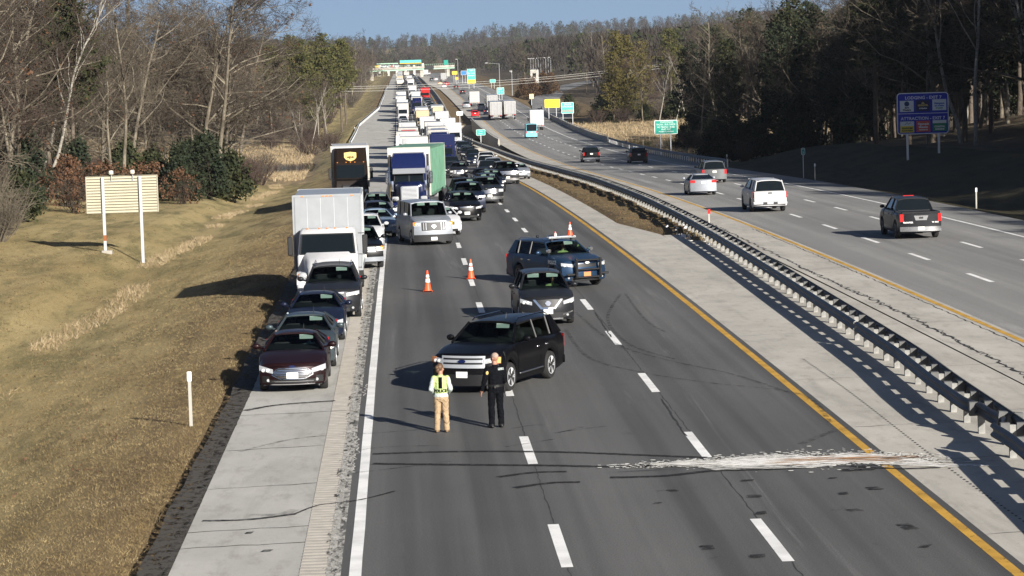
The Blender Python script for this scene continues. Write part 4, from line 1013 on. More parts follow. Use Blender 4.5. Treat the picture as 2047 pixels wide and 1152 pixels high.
        b.box(-w_/2+c, w_/2-c, y0, y0+.04, z0, H-c, 0); b.cham(-w_/2, w_/2, y0+.04, y+L, z0, H, .05, 1); b.box(-w_/2+.05, w_/2-.05, y0+.1, y+L-.1, H, H+.012, 2)
    rot(b); tb = V.part('trailer', b, [front, side, roof or side], sm=25)
    q = MB()
    for sg in (1, -1):
        q.box(sg*w_/2-.06, sg*w_/2+.016, y0-.02, y0+.07, z0, H+.016)
        q.box(sg*w_/2-.04, sg*w_/2+.014, y+L-.08, y+L+.016, z0, H+.014)
    q.box(-w_/2, w_/2, y0-.018, y0+.07, H-.09, H+.016); q.box(-w_/2, w_/2, y+L-.08, y+L+.016, H-.10, H+.014); q.box(-.5, .5, y0+1, y+L-.2, .85, z0)
    V.part('frame_rail', rot(q), M['boxp'] if 'boxp' in M else front, tb)
    q = MB(); 
    for sg in (1, -1): q.box(sg*.64-.58, sg*.64+.58, y+L+.012, y+L+.045, z0+.06, H-.13)
    V.part('rear_door', rot(q), side, tb)
    q = MB()
    for x in (-.4, .4, -.95, .95): q.tube((x, y+L+.07, z0-.05), (x, y+L+.07, H-.12), .022, .022, 5)
    q.box(-1.15, 1.15, y+L-.05, y+L+.05, .55, .64); q.box(-.7, -.6, y+L-.05, y+L+.04, .6, z0); q.box(.6, .7, y+L-.05, y+L+.04, .6, z0)
    V.part('lock_rod', rot(q), M['steel'], tb)
    q = MB()
    for sg in (1, -1): q.box(sg*1.0-.16, sg*1.0+.16, y+L+.02, y+L+.06, z0-.16, z0-.05)
    V.part('tail_light', rot(q), M['red'], tb)
    if logo: logo(V, y, tb)
    for yy in (L-1.2, L-2.5):
        for sg in (1, -1):
            t, qq, d = wheel_mbs(.5, .27); mt = Matrix.Translation((sg*1.1, y+yy, .5)) @ (Matrix.Identity(4) if sg > 0 else Matrix.Rotation(math.pi, 4, 'Z'))
            for m_ in (t, qq, d): m_.v = [tuple(mt @ Vector(p)) for p in m_.v]
            o = V.part('wheel', rot(t), M['rubber']); V.part('rim', rot(d), M['rim_dark'], o)
    return V.done()
# ------------------------------------------------------------------ traffic cone
def cone_obj(x, y, z, label, parent=None, h=.90, group=None):
    r = empty('traffic_cone', (x, y, z), 0, label, 'traffic cone', group)
    org = mat('cone_orange', (.80,.10,.02), .5); rb = mat('cone_collar', (.85,.85,.83), .4)
    b = MB(); b.cham(-.19, .19, -.19, .19, 0, .045, .02); b.build('base', M['cone_base'], r)
    k = h/.9
    b = MB(); b.lathe([(.15, .045), (.145, .06), (.095, .36*k), (.036, .86*k), (.03, h), (.005, h)], 20); b.build('body', M['cone'], r, 40)
    for z0, z1 in ((.40*k, .55*k), (.61*k, .72*k)):
        rr = lambda z: .148+(.036-.148)*(z-.05)/(.86*k-.05)+.004
        b = MB(); b.lathe([(rr(z0), z0), (rr(z1), z1)], 20); b.build('reflective_collar', M['collar'], r, 40)
    return r
M['cone'] = mat('cone_orange', (.85,.10,.025), .5); M['cone_base'] = mat('cone_base', (.62,.08,.02), .6); M['collar'] = mat('cone_collar', (.85,.85,.84), .35)
# ------------------------------------------------------------------ people
def capsule(mb, a, b, ra, rb, fl=(1, 1), n=12):
    "tapered capsule; fl squashes the section (across x, across y)"
    a, b = Vector(a), Vector(b); d = b-a; L = d.length
    if L < 1e-6: return
    d /= L; u = Vector((1, 0, 0)); u = (u-d*u.dot(d)); u = u.normalized() if u.length > .2 else d.orthogonal().normalized(); v = d.cross(u)
    rings = []
    for t, k in ([(-math.cos(q)*ra/L, math.sin(q)*ra) for q in np.linspace(.15, math.pi/2, 4)]+[(1+math.sin(q)*rb/L, math.cos(q)*rb) for q in np.linspace(0, math.pi/2-.15, 4)]):
        c = a+d*(t*L); rings.append([c+u*(k*fl[0]*math.cos(2*math.pi*j/n))+v*(k*fl[1]*math.sin(2*math.pi*j/n)) for j in range(n)])
    mb.loft(rings)
def remeshed(mb, voxel, smooth_it=3):
    me = mb.mesh('body', []); o = bpy.data.objects.new('body', me); COL.objects.link(o)
    m = o.modifiers.new('r', 'REMESH'); m.mode = 'VOXEL'; m.voxel_size = voxel; m.use_smooth_shade = True
    s = o.modifiers.new('s', 'SMOOTH'); s.factor = .5; s.iterations = smooth_it
    dg = bpy.context.evaluated_depsgraph_get(); m2 = bpy.data.meshes.new_from_object(o.evaluated_get(dg))
    bpy.data.objects.remove(o); bpy.data.meshes.remove(me); return m2
def hand(mb, w_, dirv, palm_n, thumb, s=1.0, curl=.5):
    "palm and five bent fingers from the wrist W_ along DIRV; PALM_N is where the palm faces; THUMB the thumb side"
    w_, d, p, t = Vector(w_), Vector(dirv).normalized(), Vector(palm_n).normalized(), Vector(thumb).normalized()
    pc = w_+d*.085*s
    for k in (-.026, 0, .026): capsule(mb, w_+t*k*.7*s, pc+t*k*s, .017*s, .016*s)
    for i, (k, L) in enumerate(((.033, .072), (.011, .082), (-.011, .076), (-.032, .058))):
        a = pc+t*k*s; dd = (d+t*k*2).normalized(); q = a+dd*L*.45*s+p*L*.12*curl*s; e = q+(dd*(1-curl*.6)+p*curl).normalized()*L*.32*s; e2 = e+(dd*(.6-curl*.6)+p*(curl+.3)).normalized()*L*.25*s
        capsule(mb, a, q, .0098*s, .009*s, n=8); capsule(mb, q, e, .009*s, .0082*s, n=8); capsule(mb, e, e2, .0082*s, .0072*s, n=8)
    a = w_+d*.028*s+t*.022*s; q = a+(d*.5+t*.7+p*.35).normalized()*.042*s; e = q+(d*.85+t*.25+p*.35).normalized()*.034*s
    capsule(mb, a, q, .014*s, .0115*s, n=8); capsule(mb, q, e, .0115*s, .009*s, n=8)
def head(mb, c, yaw=0, s=1.0, tilt=0):
    "head facing +Y before yaw"
    h = MB()
    h.ball((0, -.008, .02), .077, .096, .098, 16, 12); capsule(h, (0, .028, -.05), (0, .05, -.075), .055, .038, (1.0, 1.0)); h.ball((0, .03, -.03), .062, .068, .085, 12, 8)
    capsule(h, (0, .092, .012), (0, .112, -.024), .010, .015)          # nose
    capsule(h, (-.036, .078, .030), (.036, .078, .030), .013, .013)     # brow
    capsule(h, (-.022, .082, -.058), (.022, .082, -.058), .0085, .0085); h.ball((0, .078, -.092), .02, .016, .016)   # lips, chin
    for sg in (1, -1):
        h.ball((sg*.077, -.008, -.008), .010, .020, .033, 8, 6); h.ball((sg*.045, .062, -.022), .024, .02, .024, 8, 6)
    m = Matrix.Translation(c) @ Matrix.Rotation(yaw, 4, 'Z') @ Matrix.Rotation(tilt, 4, 'X') @ Matrix.Scale(s, 4)
    mb.merge(h, 0, m); return m
def set_mats(me, mats, fn):
    for m in mats: me.materials.append(m)
    cs = np.empty(len(me.polygons)*3); me.polygons.foreach_get('center', cs); cs = cs.reshape(-1, 3)
    me.polygons.foreach_set('material_index', np.array([fn(*c) for c in cs], np.int32)); me.polygons.foreach_set('use_smooth', [True]*len(me.polygons)); me.update()
M['skin'] = mat('skin', (.36,.185,.125), .55); M['khaki'] = mat('khaki_cloth', (.36,.255,.15), .9, bump=.3, bscale=18, noise=.12, nscale=6)
M['uniform'] = mat('black_uniform', (.0035,.004,.006), .9, 0, 0, .12, bump=.3, bscale=18); M['boot'] = mat('black_boot', (.01,.01,.01), .4)
M['hivis'] = mat('hi_vis_vest', (.42,.52,.20), .7, bump=.3, bscale=16); M['palecloth'] = mat('pale_reflective_cloth', (.42,.47,.45), .6, bump=.3, bscale=16)
M['hair_brown'] = mat('brown_hair', (.10,.055,.028), .6, noise=.5, nscale=60, bump=.5, bscale=90); M['hair_grey'] = mat('grey_cropped_hair', (.34,.25,.20), .8, noise=.3, nscale=80)
M['tanboot'] = mat('tan_shoe', (.20,.13,.07), .7)
def standing(loc, rz, H, woman):
    k = H/1.78
    b = MB(); 
    def c(a, d, ra, rb, fl=(1, 1)): capsule(b, [v*k for v in a], [v*k for v in d], ra*k, rb*k, fl)
    hip = .088; kn = (.10, .015, .50); 
    for sg in (1, -1):
        fx = sg*(.115 if not woman else .125); ky = .03
        c((sg*hip, .0, .92), (sg*.105, ky, .50), .104, .080); c((sg*.105, ky, .50), (fx, -.01, .13), .080, .072, (1, 1)); c((sg*.106, -.02, .40), (fx, -.02, .28), .074, .070)
        c((fx, -.01, .16), (fx, .0, .075), .074, .076)      # trouser cuff
        c((fx, -.03, .045), (fx+sg*.03, .17, .035), .045, .036, (1.0, .9)); c((fx, -.06, .04), (fx, .02, .05), .038, .042)
    c((0, -.005, .94), (0, 0, 1.06), .150, .150, (1.15, .82)); c((0, -.03, .92), (0, -.03, .95), .14, .14, (1.24, .78))
    c((0, 0, 1.04), (0, .005, 1.30), .152, .165, (1.14, .82)); c((-.10, -.005, 1.385), (.10, -.005, 1.385), .085, .085, (1, .95)); c((0, -.01, 1.25), (0, -.02, 1.38), .14, .11, (1.25, .78))
    c((0, -.015, 1.40), (0, .012, 1.55), .070, .060); c((0, -.02, 1.36), (0, -.01, 1.47), .10, .072)
    sh = .185 if not woman else .168
    arms = {}
    for sg in (1, -1):
        S0 = (sg*sh, -.01, 1.40)
        if woman: E0 = (sg*(sh+.085), -.065, 1.13); W0 = (sg*(sh+.01), .13, 1.00)
        elif sg < 0: E0 = (sg*(sh+.075), .02, 1.13); W0 = (sg*(sh+.125), .11, .88)
        else: E0 = (sg*(sh+.055), -.02, 1.12); W0 = (sg*(sh-.05), .17, .98)
        c(S0, E0, .078, .062); c(E0, W0, .062, .046); arms[sg] = (E0, W0)
        d = Vector(W0)-Vector(E0)
        hand(b, Vector(W0)*k, d, (-sg, .25, 0) if not woman else (-sg, 0, -.3), (0, .9, .35) if not woman else (0, .3, .9), k*1.02, .55)
    hm = head(b, (0, .02*k, 1.652*k), R(-38) if woman else R(32), k*1.03, R(-6))
    me = remeshed(b, .0065, 3)
    n_ = len(me.vertices); co = np.empty(n_*3); no = np.empty(n_*3); me.vertices.foreach_get('co', co); me.vertex_normals.foreach_get('vector', no); co = co.reshape(-1, 3); no = no.reshape(-1, 3)
    x_, y_, z_ = co.T; ph = 2.2*np.sin(x_*23+y_*17)+1.5*np.sin(y_*31-x_*9)
    f_ = np.sin(z_*48+ph)*.55+np.sin(z_*83+1.7*ph+x_*40)*.35+np.sin(x_*55+z_*14+y_*38)*.4
    am = .0062*smooth(.10, .2, z_)*(1-smooth(1.40*k, 1.47*k, z_))*(np.linalg.norm(co[:, :2], axis=1) < .36*k)*(1-.9*((z_ < 1.02*k) & (np.abs(x_) > .24*k)))
    co += no*(f_*am)[:, None]; me.vertices.foreach_set('co', co.ravel()); me.update()
    zn = 1.49*k
    def handpt(x, y, z):
        for sg, (E0, W0) in arms.items():
            d = (Vector(W0)-Vector(E0)).normalized()
            if (Vector((x, y, z))-Vector(W0)*k).dot(d) > -.005 and (Vector((x, y, z))-Vector(W0)*k).length < .24 and x*sg > 0 and abs(x-W0[0]*k) < .085: return True
        return False
    def isarm(x, y, z):
        return abs(x) > .175*k and z < 1.43*k
    if woman:
        mats = [M['skin'], M['hivis'], M['khaki'], M['tanboot'], M['palecloth']]
        def fn(x, y, z):
            if z > zn+.01: return 0
            if handpt(x, y, z): return 0
            if z < .075*k: return 3
            if z < .93*k: return 2
            if z < 1.02*k or isarm(x, y, z): return 4
            return 1
    else:
        mats = [M['skin'], M['uniform'], M['uniform'], M['boot']]
        def fn(x, y, z):
            if z > zn+.015 or handpt(x, y, z): return 0
            return 3 if z < .09*k else 1
    set_mats(me, mats, fn)
    o = bpy.data.objects.new('person', me); COL.objects.link(o); o.location = loc; o.rotation_euler = (0, 0, rz)
    return o, k, hm
def hair_part(o, hm, mb, m, name='hair'):
    mb.v = [tuple(hm @ Vector(p)) for p in mb.v]; return mb.build(name, m, o, 60)
def cloth_patch(o, name, mb, m, off=.012):
    "drape a flat mark on the back of the body"
    from mathutils.bvhtree import BVHTree
    me = o.data; bv = BVHTree.FromPolygons([v.co for v in me.vertices], [tuple(p.vertices) for p in me.polygons])
    out = []
    for x, y, z in mb.v:
        h = bv.ray_cast(Vector((x, -1.0, z)), Vector((0, 1, 0)))
        out.append((x, (h[0].y-off) if h[0] else -.12, z))
    mb.v = out; return mb.build(name, m, o)
def gridpatch(x0, x1, z0, z1, n=6, m=10):
    b = MB(); b.grid([[(x, 0, z) for x in np.linspace(x0, x1, n)] for z in np.linspace(z0, z1, m)]); return b
# driver bust
def bust_mesh(shirt, hair, voxel=.018):
    b = MB()
    capsule(b, (0, .05, .0), (0, .02, .38), .15, .15, (1.25, .8)); capsule(b, (-.12, .02, .44), (.12, .02, .44), .08, .08); capsule(b, (0, .01, .46), (0, -.01, .58), .055, .05)
    for sg in (1, -1):
        capsule(b, (sg*.19, .02, .43), (sg*.25, -.14, .22), .065, .05); capsule(b, (sg*.25, -.14, .22), (sg*.16, -.38, .30), .05, .038); hand(b, (sg*.16, -.38, .30), (-sg*.2, -1, .1), (0, -.3, -1), (-sg, 0, .3), 1.0, .8)
    head(b, (0, -.02, .70), math.pi, 1.02); me = remeshed(b, voxel, 2)
    def fn(x, y, z):
        if z > .79 or (z > .66 and y > .02): return 2
        if z > .575 or y < -.34: return 0
        return 1
    set_mats(me, [M['skin'], shirt, hair], fn); return me
# ------------------------------------------------------------------ trees
def bark(name, a, b):
    k = NT(name, .9); n = k.noise(1.6, (1, 1, .35), 6, .7); f = k.noise(9, (1, 1, .5), 4, .7)
    c = k.mix(k.ramp(n, [(.35, 0.), (.65, 1.)]), a, b); c = k.mix(.6, c, k.ramp(f, [(.3, .2), (.7, .8)]), 'OVERLAY'); return k.out(c)
M['bark'] = bark('grey_bark', (.065,.052,.038), (.23,.20,.15)); M['birch'] = bark('pale_birch_bark', (.17,.15,.125), (.36,.335,.285)); M['bark_d'] = bark('dark_pine_bark', (.07,.055,.045), (.15,.12,.09))
M['twig'] = mat('bare_twig', (.046,.035,.024), .9, noise=.35, nscale=.5); M['twig_b'] = mat('pale_twig', (.098,.080,.057), .9, noise=.3, nscale=.5); M['twig_r'] = mat('reddish_twig', (.058,.037,.028), .9, noise=.3, nscale=.5)
def leafmat(name, a, b, sc_=.6):
    k = NT(name, .8); n = k.noise(sc_, (1,1,1), 5, .7); f = k.noise(5, (1,1,1), 3, .7)
    c = k.mix(k.ramp(n, [(.35, 0.), (.65, 1.)]), a, b); c = k.mix(.5, c, k.ramp(f, [(.3, .2), (.7, .8)]), 'OVERLAY'); return k.out(c)
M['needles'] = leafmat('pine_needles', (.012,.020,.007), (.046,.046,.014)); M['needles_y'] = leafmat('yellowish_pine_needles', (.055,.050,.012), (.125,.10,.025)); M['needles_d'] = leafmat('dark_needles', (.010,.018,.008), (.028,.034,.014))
M['leaf_brown'] = leafmat('brown_oak_leaves', (.058,.030,.016), (.135,.068,.036), 1.2); M['leaf_rust'] = leafmat('rusty_needles', (.06,.034,.016), (.10,.055,.024), 1.0)
class TW:
    def __init__(s, seed): s.r = random.Random(seed); s.t, s.w, s.ends = MB(), MB(), []
    def seg(s, mb, P, r0, r1, n):
        "one bent tapered limb"
        rings = []; L = len(P)
        d0 = (P[-1]-P[0]).normalized(); a = d0.orthogonal().normalized(); b = d0.cross(a)
        for i, p in enumerate(P):
            r = r0+(r1-r0)*i/(L-1)
            rings.append([p+(a*math.cos(2*math.pi*k/n)+b*math.sin(2*math.pi*k/n))*r for k in range(n)])
        mb.loft(rings, cap=False)
    def limb(s, p, d, L, r, lev, cfg):
        R_ = s.r; n = cfg['segs'][lev]; P = [p]; d = d.normalized(); q = p
        for i in range(n):
            d = (d+Vector((R_.gauss(0, 1), R_.gauss(0, 1), R_.gauss(0, .8)))*cfg['wob'][lev]+Vector((0, 0, cfg['up'][lev]))).normalized()
            q = q+d*(L/n); P.append(q)
        s.seg(s.t if lev <= cfg['trunk_lev'] else s.w, P, r, max(r*(.32 if lev < 4 else .6), cfg['rmin']), cfg['sides'][lev])
        if lev >= cfg['max']: s.ends.append(q); return
        nk = cfg['kids'][lev]; nk = int(nk*R_.uniform(.8, 1.25)+.5)
        for k in range(nk):
            t = cfg['t0'][lev]+(1-cfg['t0'][lev])*(k+R_.random())/nk; t = min(t, .98); x = t*n; i = int(x); f = x-i
            b = P[i].lerp(P[i+1], f); ax = (P[i+1]-P[i]).normalized()
            o = ax.orthogonal().normalized(); o.rotate(Matrix.Rotation(R_.uniform(0, 6.283), 3, ax))
            ang = R(R_.uniform(*cfg['ang'][lev])); dd = ax*math.cos(ang)+o*math.sin(ang)
            s.limb(b, dd, L*R_.uniform(*cfg['len'][lev])*(1-.45*t if lev == 0 else 1-.3*t), max(r*(1-.65*t)*R_.uniform(.42, .62), cfg['rmin']), lev+1, cfg)
BARE = dict(segs=[8, 5, 4, 3, 2], wob=[.07, .17, .2, .22, .25], up=[.03, .04, .03, .03, .01], trunk_lev=1, kids=[13, 6, 6, 5], t0=[.28, .2, .15, .1], ang=[(40, 80), (32, 70), (28, 66), (20, 60)], len=[(.38, .62), (.38, .62), (.40, .62), (.40, .7)], sides=[8, 5, 4, 3, 3], max=4, rmin=.010)
def bare_tree_meshes(seed, H=17, r=.20, lean=.0, barkm='bark', twigm='twig', over=None, leaves=0):
    cfg = dict(BARE); cfg.update(over or {}); t = TW(seed)
    t.limb(Vector((0, 0, -.4)), Vector((lean, t.r.uniform(-.1, .1), 1)), H*.95, r, 0, cfg)
    if leaves:
        lv = MB()
        for e in t.r.sample(t.ends, min(len(t.ends), leaves)):
            for _ in range(3): leaf_quad(t.w, e+Vector((t.r.uniform(-.15, .15), t.r.uniform(-.15, .15), t.r.uniform(-.2, .1))), .10, t.r, 1)
    return t.t.mesh('trunk', M[barkm], 60), t.w.mesh('crown', [M[twigm], M['leaf_brown']])
def leaf_quad(mb, c, s, R_, mi=0, asp=1.0):
    a = Vector((R_.gauss(0, 1), R_.gauss(0, 1), R_.gauss(0, 1))).normalized(); b = a.orthogonal().normalized(); b.rotate(Matrix.Rotation(R_.uniform(0, 6.28), 3, a)); d = a.cross(b)
    b = b*s*R_.uniform(.6, 1.2); d = d*s*asp*R_.uniform(.6, 1.2); mb.add([c-b-d*.4, c+b*.2-d, c+b+d*.4, c-b*.2+d], [(0, 1, 2, 3)], mi)
def pine_meshes(seed, H=19, foliage='needles', barkm='bark_d', base=.30, spread=4.2, density=1.0, flat=.35, q=.24):
    R_ = random.Random(seed); t, f = MB(), MB()
    P = [Vector((R_.gauss(0, .10)*i*.3, R_.gauss(0, .10)*i*.3, -.4+H*i/8)) for i in range(9)]
    tw = TW(seed); tw.seg(t, P, H*.0135, .03, 8)
    nb = int(62*density)
    for i in range(nb):
        u = i/nb; z = H*(base+(1-base)*u**.92); az = i*2.4+R_.uniform(-.5, .5)
        L = spread*(1-u)**.62*R_.uniform(.55, 1.15)+.5; 
        if u < .18: L *= R_.uniform(.4, .9)
        d = Vector((math.cos(az), math.sin(az), R_.uniform(-.05, .28)+.25*u)); k = min(7, int(z/H*8)); b0 = P[k].lerp(P[min(8, k+1)], z/H*8-k); b0.z = z-.2
        Q = [b0]; dd = d.normalized()
        for s_ in range(4): dd = (dd+Vector((R_.gauss(0, .1), R_.gauss(0, .1), .08))).normalized(); Q.append(Q[-1]+dd*L/4)
        tw.seg(t, Q, .018+.012*L, .012, 4)
        ncl = max(3, int(L*2.6))
        for c_ in range(ncl):
            v = .25+.78*(c_+R_.random())/ncl; v = min(v, 1.0); x = min(3.99, v*4); j = int(x); c = Q[j].lerp(Q[j+1], x-j)
            side = Vector((-math.sin(az), math.cos(az), 0))*R_.gauss(0, .30*L*(.35+.3*v)); c = c+side*.8+Vector((0, 0, R_.uniform(-.05, .25)))
            rr = R_.uniform(.38, .75)
            for _ in range(int(11*density)):
                leaf_quad(f, c+Vector((R_.gauss(0, rr*.6), R_.gauss(0, rr*.6), R_.gauss(0, rr*flat))), q, R_, 0, .5)
    return t.mesh('trunk', M[barkm], 60), f.mesh('crown', M[foliage])
def bush_meshes(seed, H=3, W=2.4, foliage='leaf_brown', n=1400, q=.10, stems=9, cone=False, twigm='twig'):
    R_ = random.Random(seed); t, f = MB(), MB(); tw = TW(seed)
    for i in range(stems):
        a = R_.uniform(0, 6.28); x = W*R_.uniform(.1, .5); P = [Vector((0.1*math.cos(a), .1*math.sin(a), -.2))]
        for s_ in range(4): P.append(P[-1]+Vector((x/4*math.cos(a)+R_.gauss(0, .08), x/4*math.sin(a)+R_.gauss(0, .08), H*.9/4*R_.uniform(.6, 1.05))))
        tw.seg(t, P, .035, .010, 4)
        for _ in range(14):
            k = R_.randint(1, 3); p = P[k].lerp(P[k+1], R_.random()); d = Vector((R_.gauss(0, 1), R_.gauss(0, 1), R_.uniform(-.1, 1))).normalized()*R_.uniform(.3, .9); tw.seg(t, [p, p+d*.5, p+d+Vector((0, 0, .05))], .010, .006, 3)
    cl = [(R_.uniform(0, 6.28), R_.random()**.5, R_.random()) for _ in range(max(1, n//28))]
    for a, rr, z in (cl if n else []):
        zz = H*(.12+.88*z); rad = W*.5*((1-z)*1.05+.06 if cone else math.sqrt(max(.05, 1-(2*z-.8)**2*.7)))*rr
        c = Vector((rad*math.cos(a), rad*math.sin(a), zz))
        for _ in range(28): leaf_quad(f, c+Vector((R_.gauss(0, .22), R_.gauss(0, .22), R_.gauss(0, .2))), q, R_, 0, .7)
    return t.mesh('stem', M[twigm]), f.mesh('foliage', M[foliage]) if n else None
def plant(name, meshes, x, y, s, rz, label, cat, group=None, parts=('trunk', 'crown'), tilt=0, z=None, sz=1.0):
    z = ground_at(x, y) if z is None else z
    r = empty(name, (x, y, z-.05), rz, label, cat, group); r.scale = (s, s, s*sz); r.rotation_euler = (tilt, 0, rz)
    for nm, me in zip(parts, meshes):
        if me is None: continue
        o = bpy.data.objects.new(nm, me); COL.objects.link(o); o.parent = r
    return r
SPRAWL = dict(kids=[11, 7, 6, 5], ang=[(40, 82), (30, 70), (25, 65), (20, 60)], len=[(.48, .78), (.40, .66), (.40, .62), (.40, .7)], t0=[.22, .15, .15, .1], up=[.02, .015, .02, .02, .01], wob=[.08, .17, .2, .22, .25])
TALL = dict(kids=[14, 5, 5, 4], ang=[(22, 48), (25, 55), (25, 55), (20, 55)], len=[(.24, .42), (.38, .6), (.40, .6), (.4, .7)], t0=[.42, .2, .15, .1])
BT = [bare_tree_meshes(11, 17, .24, .05, over=SPRAWL, twigm='twig_b', leaves=40), bare_tree_meshes(12, 18, .22, -.04, leaves=60), bare_tree_meshes(13, 16, .19, .08, twigm='twig_b', over=SPRAWL), bare_tree_meshes(14, 19, .20, 0, over=TALL), bare_tree_meshes(15, 18, .16, .05, over=TALL, barkm='birch', twigm='twig_r'), bare_tree_meshes(16, 15, .17, -.1, twigm='twig_r', leaves=30)]
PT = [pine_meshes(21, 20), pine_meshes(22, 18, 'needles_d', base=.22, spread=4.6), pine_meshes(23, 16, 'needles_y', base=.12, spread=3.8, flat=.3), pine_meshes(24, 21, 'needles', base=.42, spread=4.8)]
BU = [bush_meshes(31, 3.0, 3.4, 'leaf_brown', 800, stems=16), bush_meshes(32, 3.4, 2.8, 'needles_d', 2600, .12, 5, True), bush_meshes(33, 2.6, 3.4, None, 0, stems=26, twigm='twig_r'), bush_meshes(34, 3.2, 3.0, 'needles', 2200, .13, 5, True), bush_meshes(35, 3.0, 4.0, None, 0, stems=34, twigm='twig_b')]
def relit(pair, m):
    a = pair[1].copy(); a.materials.clear(); a.materials.append(M[m]); return (pair[0], a)
M['needles_l'] = leafmat('sunlit_pine_needles', (.030,.038,.011), (.110,.100,.030)); PL = [relit(p, 'needles_l') for p in PT]; PL[2] = PT[2]  # lighter copy of the needle material, sunlight put into its colour
W_L = 'bare trees of the wood on the bank by the queue'; W_R = 'bare trees of the shaded wood beyond the moving lanes'
lab_bare_l = 'leafless grey-barked tree in the sunlit wood on the grassy bank behind the blank sign'
lab_bare_f = 'leafless tree in the distant wood along the queue\'s embankment'
lab_bare_r = 'leafless tree in the shaded wood beside the free-flowing lanes'
lab_bare_m = 'leafless tree in the wood behind the marsh and the green truck check sign'
lab_pine_r = 'dark pine in the shaded wood beside the free-flowing lanes'
lab_pine_m = 'green pine standing in the wooded hillside behind the marsh'
tr = random.Random(99)
def scatter(n, fn, mind, seed, tries=60):
    q = random.Random(seed); out = []
    for _ in range(n*tries):
        if len(out) >= n: break
        p = fn(q)
        if p and all((p[0]-o[0])**2+(p[1]-o[1])**2 > mind*mind for o in out): out.append(p)
    return out
def edge_wood(y): return float(np.interp(y, [120, 165, 195, 225, 245, 290, 330], [-24, -24.5, -24, -20, -16, -16, -19]))
# near left wood
def fl(q):
    y = q.uniform(150, 335); x = edge_wood(y)-1.2-q.random()**1.25*34
    return (x, y) if x > -.147*y-9 else None
for i, (x, y) in enumerate(scatter(96, fl, 2.6, 5)):
    k = tr.choice([0, 0, 1, 1, 2, 2, 3, 4, 5])
    plant('bare_tree', BT[k], x, y, tr.uniform(.78, 1.2), tr.uniform(0, 6.28), lab_bare_l, 'tree', W_L, tilt=tr.uniform(-.06, .06))
# wood behind the marsh, along the queue
def fl2(q):
    y = 520+q.random()**1.3*1000; x = float(edgeL(y))-9-q.random()**1.3*26
    return (x, y) if x > -.147*y-12 else None
for i, (x, y) in enumerate(scatter(60, fl2, 3.6, 6)):
    k = tr.choice([1, 2, 3, 3, 4, 5]); plant('bare_tree', BT[k], x, y, tr.uniform(.85, 1.15), tr.uniform(0, 6.28), lab_bare_f, 'tree', 'distant bare trees along the queue')
for i, (x, y, s, k) in enumerate([(-18.5, 505, .95, 3), (-14.5, 520, 1.05, 0), (-21, 530, 1.05, 0), (-16.8, 545, .98, 1), (-24, 515, .9, 3), (-12.5, 575, .92, 3), (-19, 600, 1.0, 0), (-13, 640, .95, 3)]):
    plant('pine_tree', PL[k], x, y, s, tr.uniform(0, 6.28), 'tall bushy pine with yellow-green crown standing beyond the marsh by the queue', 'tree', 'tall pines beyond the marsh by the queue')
for i, (x, y) in enumerate([(-16.6, 497), (-15.0, 500), (-18.4, 503), (-13.9, 512)]):
    plant('birch_tree', BT[4], x, y, tr.uniform(.6, .75), i*1.3, 'slim white-barked birch in front of the tall pines beyond the marsh', 'tree', 'white birches below the tall pines')
plant('pine_tree', PT[3], -25.6, 214, .80, 1.0, 'pine whose dark green crown rises among the bare trees nearest the camera', 'tree')
